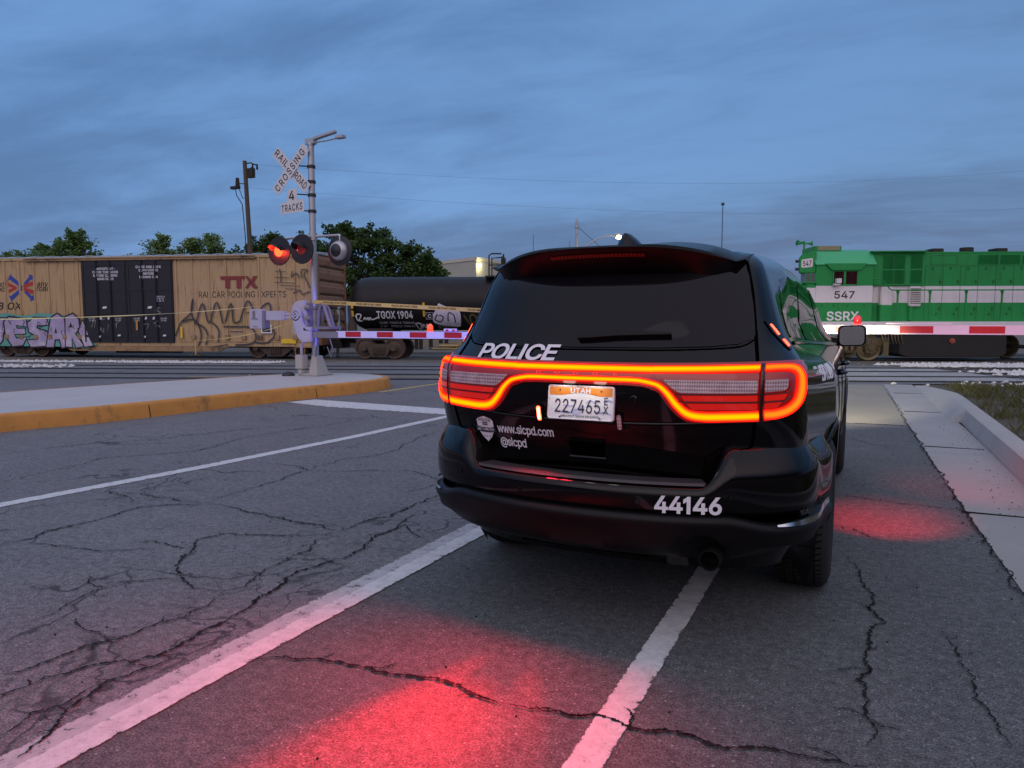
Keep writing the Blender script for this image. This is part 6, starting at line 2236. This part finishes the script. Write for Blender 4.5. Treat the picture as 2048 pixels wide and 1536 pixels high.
def crossing_signal(label, loc, left):
    s = thing('crossing_signal', label, 'crossing signal', loc, 0, 'level crossing signals')
    mb = MB()
    mb.cyl((0, 0, .25), (0, 0, 4.78), .072, .066, 20)
    mb.cyl((0, 0, 4.76), (0, 0, 4.80), .080, .080, 20)
    mb.build('mast', 'alu', s, smooth=40)
    # flared base and junction box
    mb = MB()
    mb.prism([(-.26, -.26), (.26, -.26), (.26, .26), (-.26, .26)], lambda u, v, d: Vector((u, v, d)), 0, .045)
    q0 = [(-.05, -.18), (.19, -.18), (.19, .19), (-.05, .19)]
    mb.grid([[(*p, .045) for p in q0 + q0[:1]], [(p[0] * .55, p[1] * .55, .42) for p in q0 + q0[:1]]])
    mb.poly([(p[0] * .55, p[1] * .55, .42) for p in q0])
    mb.build('base', 'concrete_base', s, bevel=.01)
    mb = MB()
    mb.box(-.30, -.10, -.30, -.12, .14, .44)
    mb.box(-.25, -.14, -.28, -.14, .03, .14)
    mb.tube([(-.2, -.2, .44), (-.2, -.2, .62), (-.16, -.14, .74), (-.08, -.08, .86)], .035, 8)
    mb.build('junction_box', 'concrete_base', s, bevel=.02)
    if left:
        # crossbuck
        cb = thing('crossbuck', None, None)
        cb.parent = s
        cb.location = (-.43, -.13, 4.285)
        for txt, ang, yo in (("CROSSING", 45, -.012), ("RAIL  ROAD", -45, .010)):
            f = lambda u, v, d, ang=ang, yo=yo: Vector((u * math.cos(rad(ang)) - v * math.sin(rad(ang)), yo - d, u * math.sin(rad(ang)) + v * math.cos(rad(ang))))
            mb = MB()
            mb.prism([(-.60, -.115), (.60, -.115), (.60, .115), (-.60, .115)], f, 0, .006)
            mb.m = 1
            if ang > 0:
                mb.text(txt, .19, lambda u, v: f(u, -.070 + v, .0085), bold=.012, spacing=1.3, width=1.06)
            else:
                mb.text("RAIL", .185, lambda u, v: f(-.345 + u, -.062 + v, .0085), bold=.012, spacing=1.2, width=.43)
                mb.text("ROAD", .185, lambda u, v: f(.345 + u, -.062 + v, .0085), bold=.012, spacing=1.1, width=.40)
            mb.build('sign_blade', ['sign_white', 'sign_black'], cb)
        mb = MB()
        g_ = lambda u, v, d: Vector((u, -.125 - d, v))
        mb.prism([(-.40 - .335, 3.38), (-.40 + .30, 3.42), (-.40 + .30, 3.67), (-.40 + .12, 3.66), (-.40 + .12, 3.90), (-.40 - .15, 3.88), (-.40 - .15, 3.64), (-.40 - .335, 3.62)], g_, 0, .006)
        mb.m = 1
        mb.text("4", .25, lambda u, v: g_(-.425 + u, 3.665 + v, .0085), bold=.018)
        mb.text("TRACKS", .185, lambda u, v: g_(-.42 + u, 3.445 + v + .06 * u, .0085), bold=.012, spacing=1.2, width=.56)
        mb.build('track_count_sign', ['sign_white', 'sign_black'], s)
        mb = MB()
        for z in (4.33, 4.02, 3.75, 3.42):
            mb.cyl((0, 0, z - .03), (0, 0, z + .03), .085, .085, 14)
            mb.tube([(.04, -.03, z), (-.12, -.09, z + .01), (-.36, -.11, z + .04)], .014, 6)
        mb.build('sign_bracket', 'signal_black', s)
        mb = MB()
        mb.box(-.11, .12, -.06, .06, 4.78, 4.90)
        m_ = Matrix.Translation((.10, 0, 4.88)) @ Matrix.Rotation(rad(-9), 4, 'Y')
        mb.box(0, .56, -.05, .05, -.02, .035, m_)
        mb.tube([(.10, -.04, 4.80), (.45, -.05, 4.80), (.84, -.05, 4.83)], .018, 6)
        mb.box(.70, .90, -.10, .02, 4.81, 4.87)
        mb.build('mast_head', 'alu', s, bevel=.008)
        # flashing lamps on the cross-arm
        mb = MB()
        mb.cyl((-.80, 0, 2.90), (.68, 0, 2.90), .028, .028, 10)
        mb.cyl((0, 0, 2.82), (0, 0, 2.98), .09, .09, 14)
        mb.tube([(.62, 0, 2.90), (.70, 0, 2.90), (.71, .0, 2.84), (.71, .0, 2.72)], .028, 8)
        mb.tube([(-.72, 0, 2.90), (-.75, -.1, 2.88), (-.75, -.12, 2.70)], .028, 8)
        mb.tube([(0, -.05, 2.90), (0, -.2, 2.88), (0, -.24, 2.66)], .028, 8)
        mb.cyl((-.3, 0, 2.87), (-.3, 0, 2.98), .04, .04, 8)
        mb.build('cross_arm', 'alu', s, smooth=50)
        flasher(s, -.74, -.20, 2.62, -1, True)
        flasher(s, -.02, -.32, 2.62, -1, False)
        flasher(s, .70, .0, 2.58, 1, False)
    sx = 1 if left else -1
    # gate mechanism
    gm = thing('gate_mechanism', None, None)
    gm.parent = s
    fx_ = lambda u, v, d: Vector((sx * u, d, v))
    def pb(mb, x0, x1, y0, y1, z0, z1):
        mb.box(min(sx * x0, sx * x1), max(sx * x0, sx * x1), y0, y1, z0, z1)
    mb = MB()
    pb(mb, -1.43, -1.08, -.42, -.28, .98, 1.40)
    mb.build('counterweight', 'mech_white', gm, bevel=.012)
    mb = MB()
    pb(mb, -1.08, -1.02, -.40, -.24, 1.0, 1.36)
    pb(mb, -1.33, -1.25, -.425, -.42, 1.20, 1.36); pb(mb, -1.36, -1.18, -.426, -.42, 1.18, 1.205); pb(mb, -1.32, -1.2, -.426, -.42, 1.02, 1.04)
    mb.build('counterweight_bolts', 'alu_dark', gm)
    mb = MB()
    pb(mb, -1.02, -.55, -.36, -.30, 1.16, 1.36)
    pb(mb, -.50, -.18, -.36, -.30, 1.20, 1.24); pb(mb, -.50, -.18, -.36, -.30, 1.27, 1.31); pb(mb, -.55, -.50, -.37, -.29, 1.17, 1.35)
    mb.lathe([(0, .001), (0, .13), (-.06, .13), (-.06, .09), (-.03, .085), (-.03, .055), (-.06, .05), (-.06, .001)], (sx * -.20, -.30, 1.27), (0, 1, 0), 24)
    mb.prism([(-.40, 1.45), (-.28, 1.56), (-.06, 1.58), (-.02, 1.3), (-.02, .86), (-.36, .86), (-.40, .95)], fx_, -.24, -.16)
    mb.prism([(-.30, 1.20), (-.10, 1.30), (-.04, 1.10), (.06, .98), (.18, .96), (.18, .72), (-.02, .70), (-.16, .80)], fx_, -.36, -.28)
    pb(mb, .0, .18, -.36, -.2, .94, 1.02)
    mb.build('counterweight_arm', 'mech_white', gm, bevel=.008)
    mb = MB()
    pb(mb, -.26, .02, -.20, .12, .90, 1.52)
    for xx, zz in ((-.02, 1.42), (.0, 1.2)):
        mb.cyl((sx * xx, -.25, zz), (sx * (xx + .12), -.25, zz), .05, .05, 10)
    pb(mb, .02, .62, -.30, .10, .98, 1.03)
    mb.tube([(sx * .16, -.1, 1.02), (sx * .20, -.1, 1.35), (sx * .26, -.1, 1.50), (sx * .34, -.1, 1.46), (sx * .50, -.1, 1.02)], .035, 8)
    mb.tube([(sx * .10, .1, 1.02), (sx * .14, .1, 1.35), (sx * .22, .1, 1.50), (sx * .30, .1, 1.4), (sx * .42, .1, 1.02)], .03, 8)
    pb(mb, .20, .84, -.30, -.22, .80, .93)
    mb.cyl((0, 0, 1.40), (0, 0, 1.46), .10, .10, 14)
    mb.tube([(sx * .2, -.2, .95), (sx * .25, -.2, .72), (sx * .12, -.12, .55), (sx * .07, -.08, .35)], .02, 6)
    mb.tube([(sx * .6, -.26, .80), (sx * .66, -.24, .58), (sx * .58, -.2, .40), (sx * .5, -.22, .62)], .012, 6)
    mb.build('motor_housing', 'alu_dark', gm, smooth=40)
    return s

sig = crossing_signal('railroad crossing mast with white crossbuck, 4 TRACKS sign and one lit red lamp', (-10.42, 12.1, .217), True)
gate_arm(sig, .79, 7.2, -.27, .875, .135, .24, .385, ((3.02, True), (5.6, True)), red_first=False)
mb = MB(); mb.box(3.36, 3.62, -.33, -.29, .95, 1.0); mb.build('arm_reflector', 'gate_white', sig)
mb = MB(); mb.box(3.40, 3.46, -.335, -.331, .955, .985); mb.box(3.54, 3.6, -.335, -.331, .955, .985); mb.build('reflector_stripe', MA['arm_dim'], sig)
sig2 = crossing_signal('crossing gate reaching in from the right with a red lamp near its tip', (5.4, 11.7, .14), False)
gate_arm(sig2, -.85, -6.25, -.25, 1.095, .125, .39, .41, ((-5.46, False),), red_first=False)
mb = MB(); mb.box(-5.1, -4.3, -.28, -.255, 1.172, 1.19); mb.build('arm_rail', 'gate_white', sig2)

# ================================================================== POLICE TAPE
MA['tape'] = M("yellow barrier tape", (0.62, 0.47, 0.13), 0.4, var=.08)
MA['tape_ink'] = M("black tape lettering", (0.03, 0.025, 0.02), 0.5)
def tape(label, pts, w, twist0, twist1, txt=True, sag=0.0):
    P = [Vector(p) for p in catmull(pts, 8)]
    n = len(P)
    acc = [0.0]
    for i in range(1, n):
        acc.append(acc[-1] + (P[i] - P[i - 1]).length)
    def at(s, v, off=0):
        s = max(0, min(acc[-1] - 1e-4, s))
        i = 0
        while acc[i + 1] < s:
            i += 1
        t = (s - acc[i]) / (acc[i + 1] - acc[i])
        p = P[i].lerp(P[i + 1], t)
        d = (P[i + 1] - P[i]).normalized()
        k = s / acc[-1]
        side = d.cross(Vector((0, 0, 1))).normalized()
        up = side.cross(d).normalized()
        a = rad(twist0 + (twist1 - twist0) * k + (5 * math.sin(s * 2.1)))
        u = up * math.cos(a) + side * math.sin(a)
        nn = d.cross(u)
        return p + Vector((0, 0, -sag * 4 * k * (1 - k))) + u * v + nn * off
    mb = MB()
    ns = max(20, int(acc[-1] / .12))
    mb.grid([[at(acc[-1] * i / ns, v) for i in range(ns + 1)] for v in (-w / 2, 0, w / 2)])
    if txt:
        s = .25
        while s < acc[-1] - .6:
            mb.m = 1
            mb.text("POLICE LINE DO NOT CROSS", w * .62, lambda u, v: at(s + u, v - w * .22, .003), 'LEFT', bold=.03, width=.62)
            mb.text("POLICE LINE DO NOT CROSS", w * .62, lambda u, v: at(s + u, v - w * .22, -.003), 'LEFT', bold=.03, width=.62)
            s += .88
    return tag(mb.build('police_tape', ['tape', 'tape_ink']), label, 'barrier tape', 'yellow police tape strung at the crossing')
tape('yellow police tape with black lettering running right from the signal mast', [(-10.36, 12.02, 1.76), (-8.4, 11.95, 1.665), (-6.2, 11.85, 1.55), (-4.0, 11.8, 1.45), (-3.3, 11.8, 1.40)], .078, 6, 12)
tape('thin yellow police tape stretched left from the mast across the boxcar', [(-10.48, 12.02, 1.78), (-13.5, 11.6, 1.56), (-17.5, 11.2, 1.44), (-23.0, 10.8, 1.38)], .07, 84, 60, False)
tape('yellow police tape sloping down behind the gate counterweight to the boxcar', [(-10.5, 11.95, 1.66), (-12.2, 13.6, 1.40), (-17.5, 17.0, .92), (-24.2, 21.0, .58)], .07, 60, 75, False)
mb = MB()
t0 = (-24.25, 21.0)
mb.box(t0[0] - .02, t0[0] + .02, t0[1] - .02, t0[1] + .02, .03, .62)
mb.m = 1
mb.box(t0[0] - .3, t0[0] + .35, t0[1] - .12, t0[1] + .12, 0, .04)
tag(mb.build('tape_post', ['tape', MA['underframe']], bevel=.004), 'short post holding the far end of the sloping tape in front of the boxcar', 'post')
mb = MB()
mb.lathe([(0, .13), (.03, .13), (.06, .10), (.085, .05), (.09, .001)], (-10.83, 11.72, .217), (0, 0, 1), 14)
tag(mb.build('rubber_cap', 'signal_black', smooth=50), 'small black rubber cap lying at the foot of the signal mast', 'debris')
mb = MB()
mb.lathe([(0, .12), (.5, .10), (.9, .10), (.92, .14), (1.0, .14), (1.02, .001)], (-20.45, 25.2, 1.0), (0, 0, 1), 14)
mb.cyl((-20.45, 25.2, -.2), (-20.45, 25.2, 1.0), .07, .07, 10)
tag(mb.build('vent_pipe', M("pale mint pipe paint", (0.50, 0.58, 0.50), 0.5), smooth=40), 'pale mint capped pipe between the boxcar and the tank car', 'pipe')

# ================================================================== FAR SIDE OF THE LINE
Fh = Vector((-math.sin(rad(25.62)), math.cos(rad(25.62)), 0))
Rh = Vector((math.cos(rad(25.62)), math.sin(rad(25.62)), 0))
def leafy(name, label, spots, base, trunk_r, leaf, seed, mats, n_leaf=70, group='trees behind the train', clr=.75):
    """spots: (across, depth, height, radius) lobes of the crown relative to the base, along Rh / Fh"""
    random.seed(seed)
    t = thing(name, label, 'tree', base, 0, group)
    tr, lf = MB(), MB()
    H = max(s[2] for s in spots)
    top = Vector((0, 0, H * .42))
    tr.tube([Vector((0, 0, 0)), Vector((.05, .03, H * .2)), top], trunk_r, 8, trunk_r * .7)
    for (a, d, h, r) in spots:
        c = Rh * a + Fh * d + Vector((0, 0, h))
        mid = top.lerp(c, .5) + Vector((random.uniform(-.3, .3), random.uniform(-.3, .3), .2))
        tr.tube([top, mid, c], trunk_r * .45, 6, .03)
        for k in range(3):                             # loose shoots breaking the outline
            e = c + Vector((random.gauss(0, .5), random.gauss(0, .5), .5 + random.random() * .5)) * (r * 1.15)
            tr.tube([c, c.lerp(e, .6), e], .03, 4, .008)
            for j in range(int(n_leaf * .9)):
                t_ = .45 + .6 * random.random()
                p = c.lerp(e, t_) + Vector((random.gauss(0, .13), random.gauss(0, .13), random.gauss(0, .08))) * (1.5 - t_)
                ax = Vector((random.gauss(0, 1), random.gauss(0, 1), random.uniform(-.5, .5))).normalized()
                sd = ax.cross(Vector((random.uniform(-1, 1), random.uniform(-1, 1), random.uniform(-1, 1)))).normalized()
                l, w = leaf * random.uniform(.6, 1.2), leaf * random.uniform(.25, .4)
                lf.add([p, p + ax * l * .5 + sd * w, p + ax * l, p + ax * l * .5 - sd * w], [(0, 1, 2, 3)])
        ncl = int(6 + 8 * r)
        for k in range(ncl):
            v = Vector((random.gauss(0, 1), random.gauss(0, 1), random.gauss(0, .8)))
            v = v.normalized() * r * (random.random() ** .45)
            cc = c + v
            if k % 2 == 0:
                tr.tube([c, c.lerp(cc, .6) + Vector((0, 0, .08)), cc], .035, 4, .012)
            cr_ = random.uniform(.18, .42) * clr
            for j in range(n_leaf):
                q = Vector((random.gauss(0, 1), random.gauss(0, 1), random.gauss(0, .55))) * cr_ * .75
                p = cc + q
                ax = (q.normalized() + Vector((random.uniform(-.6, .6), random.uniform(-.6, .6), random.uniform(-.5, .2)))).normalized()
                sd = ax.cross(Vector((random.uniform(-1, 1), random.uniform(-1, 1), random.uniform(-1, 1)))).normalized()
                l, w = leaf * random.uniform(.6, 1.3), leaf * random.uniform(.28, .45)
                lf.add([p, p + ax * l * .5 + sd * w, p + ax * l, p + ax * l * .5 - sd * w], [(0, 1, 2, 3)])
    tr.build('trunk', mats[0], t, smooth=60)
    lf.build('crown', mats[1], t)
    return t
MA['bark'] = M("grey brown bark", (0.07, 0.055, 0.045), 0.9, var=.4, bump=.5)
MA['leaf_a'] = mat_leaf("mid green leaves", (0.055, 0.115, 0.028), (0.16, 0.26, 0.07))
MA['leaf_b'] = mat_leaf("pale green leaves", (0.095, 0.165, 0.05), (0.22, 0.32, 0.11))
MA['leaf_d'] = mat_leaf("dark green leaves", (0.028, 0.066, 0.018), (0.095, 0.165, 0.045))
def base_at(px_x, Z):
    p = Rh * ((px_x - 1024) / 1455 * Z) + Fh * Z
    return (p.x, p.y, RAILZ)
S = lambda px, Z: px / 1455 * Z            # pixels of the photograph to metres at depth Z (measuring aid only)
leafy('leafy_tree', 'low mid green tree at the far left behind the boxcar', [(-1.6, 0, 5.0, 1.1), (.2, .3, 5.4, 1.0), (1.7, 0, 4.9, 1.0), (-3, 0, 5.2, 1.0)], base_at(20, 50), .18, .20, 21, ('bark', 'leaf_a'))
leafy('leafy_tree', 'tallest mid green tree at left, its pointed top above the boxcar', [(-2.4, 0, 5.2, 1.1), (-1.1, .4, 6.0, 1.0), (.2, 0, 6.1, 1.0), (.9, .3, 7.0, .7), (1.5, 0, 6.2, .9), (2.1, 0, 5.0, .9), (0, 0, 4.8, 1.2)], base_at(135, 50), .2, .20, 22, ('bark', 'leaf_a'))
leafy('leafy_tree', 'small yellowish bush top showing just above the boxcar door', [(-1.2, 0, 5.2, .6), (.2, 0, 5.4, .55), (1.2, 0, 5.3, .6)], base_at(245, 50), .12, .18, 23, ('bark', 'leaf_b'))
leafy('leafy_tree', 'narrow pale green tree above the right part of the boxcar door', [(-.9, 0, 5.4, .8), (.1, 0, 6.2, .75), (.35, 0, 6.9, .42), (.9, 0, 5.3, .8), (-1.9, 0, 5.3, .6)], base_at(322, 50), .16, .18, 24, ('bark', 'leaf_b'))
leafy('leafy_tree', 'broad pale green tree with airy top left of the utility pole', [(-1.2, 0, 5.6, .85), (0, .2, 6.2, .85), (.9, 0, 6.7, .6), (1.4, 0, 6.0, .7), (-.4, 0, 6.6, .5)], base_at(403, 50), .16, .18, 25, ('bark', 'leaf_b'))
leafy('leafy_tree', 'dark tree just left of the signal mast behind the boxcar', [(-2.0, 0, 5.2, .9), (-.9, .2, 5.9, .85), (.25, 0, 6.0, .8), (.1, 0, 6.6, .36), (1.3, 0, 5.6, .9), (2.3, .2, 5.7, .8), (0, .4, 5.2, 1.2)], base_at(548, 46), .22, .19, 26, ('bark', 'leaf_d'))
leafy('leafy_tree', 'large spreading dark tree behind the tank car right of the mast', [(-2.2, 0, 5.6, 1.1), (-.6, .3, 6.2, 1.0), (-.4, 0, 6.8, .5), (.9, 0, 6.2, 1.1), (2.2, 0, 5.8, 1.1), (3.4, .2, 5.2, 1.0), (4.5, 0, 4.7, .9), (5.1, 0, 4.2, .6), (0, .5, 5.2, 1.5), (2.0, .4, 4.6, 1.4), (-1.8, .4, 4.6, 1.4), (3.6, 0, 4.2, 1.1), (.2, .3, 3.4, 1.3), (-1.6, .2, 3.2, 1.1)], base_at(705, 44), .3, .21, 27, ('bark', 'leaf_d'), n_leaf=85)

# building behind the tank car
bld = thing('warehouse', 'pale cream warehouse with a lit wall lamp behind the tank car', 'building', (0, 0, 0))
cpt = lambda px, Z: Rh * ((px - 1024) / 1455 * Z) + Fh * Z
zpx = lambda py, Z: 1.3415 + (644 - py) / 1455 * Z
MA['cream'] = M("cream metal siding", (0.40, 0.38, 0.32), 0.6, var=.08, scale=.8)
MA['cream_trim'] = M("pale roof trim", (0.52, 0.49, 0.40), 0.6)
A0, B0, C0 = cpt(848, 66), cpt(953, 60), cpt(1012, 64)
zA, zB, zC = zpx(529, 66), zpx(517, 60), zpx(526, 64)
D0 = A0 + C0 - B0
v3 = lambda p, z: (p.x, p.y, z)
mb = MB()
for p, q, zp, zq in ((A0, B0, zA, zB), (B0, C0, zB, zC), (C0, D0, zC, zA), (D0, A0, zA, zA)):
    mb.add([v3(p, -.2), v3(q, -.2), v3(q, zq), v3(p, zp)], [(0, 1, 2, 3)])
mb.build('wall', 'cream', bld)
mb = MB()
up = Vector((0, 0, .1))
mb.add([v3(A0, zA), v3(B0, zB), v3(C0, zC), v3(D0, zA)], [(0, 1, 2, 3)])
for p, q, zp, zq in ((A0, B0, zA, zB), (B0, C0, zB, zC)):
    d = (q - p).normalized()
    n_ = Vector((d.y, -d.x, 0)) * .06
    mb.add([v3(p + n_, zp - .22), v3(q + n_, zq - .22), v3(q + n_, zq + .06), v3(p + n_, zp + .06), v3(p, zp + .06), v3(q, zq + .06)], [(0, 1, 2, 3), (3, 2, 5, 4)])
mb.build('roof', 'cream_trim', bld)
dBC = (C0 - B0).normalized()
nBC = Vector((dBC.y, -dBC.x, 0))
wl = B0 + dBC * .25 + nBC * .14
mb = MB(); mb.box(wl.x - .12, wl.x + .12, wl.y - .12, wl.y + .12, zpx(535, 60), zpx(529, 60)); mb.build('wall_lamp', mat_emit("lit wall lamp", (1.0, .95, .45), 9), bld)
lamp('wall_lamp_light', 'POINT', (wl.x + nBC.x * .35, wl.y + nBC.y * .35, zpx(533, 60)), 60, (1, .9, .5), bld, radius=.1)

# far utility pole
up_ = thing('utility_pole', 'leaning brown wooden utility pole with a transformer bracket', 'utility pole', base_at(513, 40), 0)
MA['wood'] = M("weathered pole wood", (0.085, 0.066, 0.05), 0.9, var=.35, scale=3)
b0 = Vector(base_at(513, 40))
tp = cpt(501, 40) - cpt(513, 40)
Hh = zpx(330, 40) + .15
at_ = lambda t, dx=0, dz=0: (tp * t + Rh * dx + Vector((0, 0, Hh * t + dz)))
mb = MB(); mb.tube([at_(0), at_(.5), at_(1)], .15, 10, .105); mb.build('pole', 'wood', up_, smooth=60)
mb = MB()
mb.tube([at_(1, 0, -.15), at_(1, .3, -.1), at_(1, .62, -.22)], .035, 6)
mb.tube([at_(1, .1, -.55), at_(1, .4, -.32)], .03, 6)
for dx in (.42, .66):
    p = at_(1, dx, -.45); mb.cyl(p, p + Vector((0, 0, .28)), .06, .04, 8)
mb.box(*(lambda p: (p.x - .1, p.x + .3, p.y - .1, p.y + .1, p.z - .9, p.z - .4))(at_(1, .25)))
p = at_(1, -.42, -1.35)
mb.cyl(p, p + Vector((0, 0, .45)), .12, .09, 10)
mb.box(p.x - .45, p.x + .1, p.y - .1, p.y + .1, p.z - .12, p.z + .02)
mb.tube([at_(1, 0, -1.2), at_(1, -.3, -1.2), at_(1, -.55, -1.35), at_(1, -.5, -1.8), at_(1, -.2, -2.3), at_(.62, -.22), at_(.0, -.2)], .025, 5)
mb.tube([at_(1, -.4, -1.3), at_(1, -.15, -2.0), at_(1, .05, -1.9)], .02, 5)
mb.build('pole_hardware', 'underframe', up_)
MA['wire'] = M("black cable", (0.07, 0.10, 0.16), 0.7)
def wire(label, a, b, sag, r=.0048):
    a, b = Vector(a), Vector(b)
    pts = [a.lerp(b, k / 24) + Vector((0, 0, -sag * 4 * (k / 24) * (1 - k / 24))) for k in range(25)]
    m = MB(); m.tube(pts, r, 5)
    return tag(m.build('overhead_wire', 'wire'), label, 'wire', 'overhead wires above the train')
ptop = b0 + at_(1, .5, -.2)
wire('thin overhead wire running right from the top of the wooden pole', ptop, v3(cpt(2300, 62), zpx(318, 62)), 1.6)
wire('lower thin overhead wire below the topmost one', b0 + at_(.86, .1), v3(cpt(2300, 64), zpx(400, 64)), 1.4)
# steel pole with guy, street lamp, slim mast, small aerials
sp = thing('steel_pole', 'grey steel pole with a guy wire above the police car roof', 'pole', base_at(1152, 60), 0)
mb = MB(); h = zpx(446, 60) + .15; mb.cyl((0, 0, 0), (0, 0, h), .14, .11, 10); mb.cyl((0, 0, h - .55), (0, 0, h - .40), .19, .19, 10); mb.cyl((0, 0, h), (0, 0, h + .25), .09, .07, 8)
mb.build('pole', 'alu', sp, smooth=40)
mb = MB(); mb.tube([Vector((0, 0, h - .4)), Rh * 2.2 + Vector((0, 0, h - 2.3)), Rh * 5 + Vector((0, 0, h - 4.6))], .025, 5); mb.build('guy_wire', 'wire', sp)
sl = thing('street_lamp', 'street lamp with curved arm glowing yellow behind the police car roof', 'street lamp', base_at(1160, 60), 0)
hz = zpx(475, 60) + .15
mb = MB()
mb.cyl((0, 0, 0), (0, 0, hz - 1.4), .10, .08, 8)
arm = [Vector((0, 0, hz - 1.4)), Rh * .55 + Vector((0, 0, hz - .75)), Rh * 1.3 + Vector((0, 0, hz - .25)), Rh * 2.2 + Vector((0, 0, hz + .02)), Rh * 2.8 + Vector((0, 0, hz + .03))]
mb.tube(catmull(arm, 5), .05, 8)
mb.build('pole', 'alu', sl, smooth=50)
mb = MB()
p = Rh * 3.05 + Vector((0, 0, hz))
mb.lathe([(-.35, .05), (-.2, .16), (.1, .20), (.3, .12), (.34, .001)], p + Vector((0, 0, .06)), Rh, 14)
hd = mb.build('lamp_head', 'alu', sl, smooth=50)
mb = MB()
mb.lathe([(-.2, .001), (-.18, .16), (.0, .22), (.2, .18), (.26, .001)], p + Vector((0, 0, -.05)), Rh, 16)
mb.build('lamp_lens', mat_emit("glowing street lamp lens", (1.0, .86, .26), 12), sl, smooth=50)
lamp('street_lamp_light', 'POINT', p + Vector((0, 0, -.4)), 120, (1, .85, .4), sl, radius=.15)
mm_ = thing('radio_mast', 'slim distant radio mast with a small dark head, right of centre', 'mast', base_at(1438.5, 70), 0)
mb = MB(); h = zpx(414, 70) + .15; mb.cyl((0, 0, 0), (0, 0, h), .06, .04, 8); mb.build('mast_tube', 'wire', mm_)
mb = MB(); mb.lathe([(0, .05), (.08, .16), (.22, .17), (.3, .05), (.32, .001)], (0, 0, h - .1), (0, 0, 1), 10); mb.build('mast_top', 'wire', mm_, smooth=50)
for px, py, lab in ((1066, 472, 'thin whip aerial left of the steel pole'), (1138, 485, 'short curved rod just left of the steel pole')):
    mb = MB(); b_ = base_at(px, 62); mb.cyl(b_, (b_[0], b_[1], zpx(py, 62)), .04, .025, 6)
    tag(mb.build('whip_aerial', 'wire'), lab, 'aerial')
# pale yard wall and bollards seen under the tank car
mb = MB()
a, b = cpt(640, 45), cpt(1120, 45)
dd = (b - a).normalized()
n_ = Vector((-dd.y, dd.x, 0)) * .2
mb.prism([(a.x, a.y), (b.x, b.y), (b.x + n_.x, b.y + n_.y), (a.x + n_.x, a.y + n_.y)], lambda u, v, d: Vector((u, v, d)), -.2, .62)
tag(mb.build('yard_wall', 'concrete'), 'low pale concrete wall seen under the tank car', 'wall')
for k, px in enumerate((833, 842, 862, 882, 893)):
    b_ = base_at(px, 40)
    mb = MB(); mb.cyl(b_, (b_[0], b_[1], .62), .11, .11, 10); mb.lathe([(0, .11), (.05, .09), (.08, .001)], (b_[0], b_[1], .62), (0, 0, 1), 10)
    tag(mb.build('bollard', 'underframe', smooth=40), 'dark bollard in the row seen under the tank car', 'bollard', 'bollards seen under the tank car')
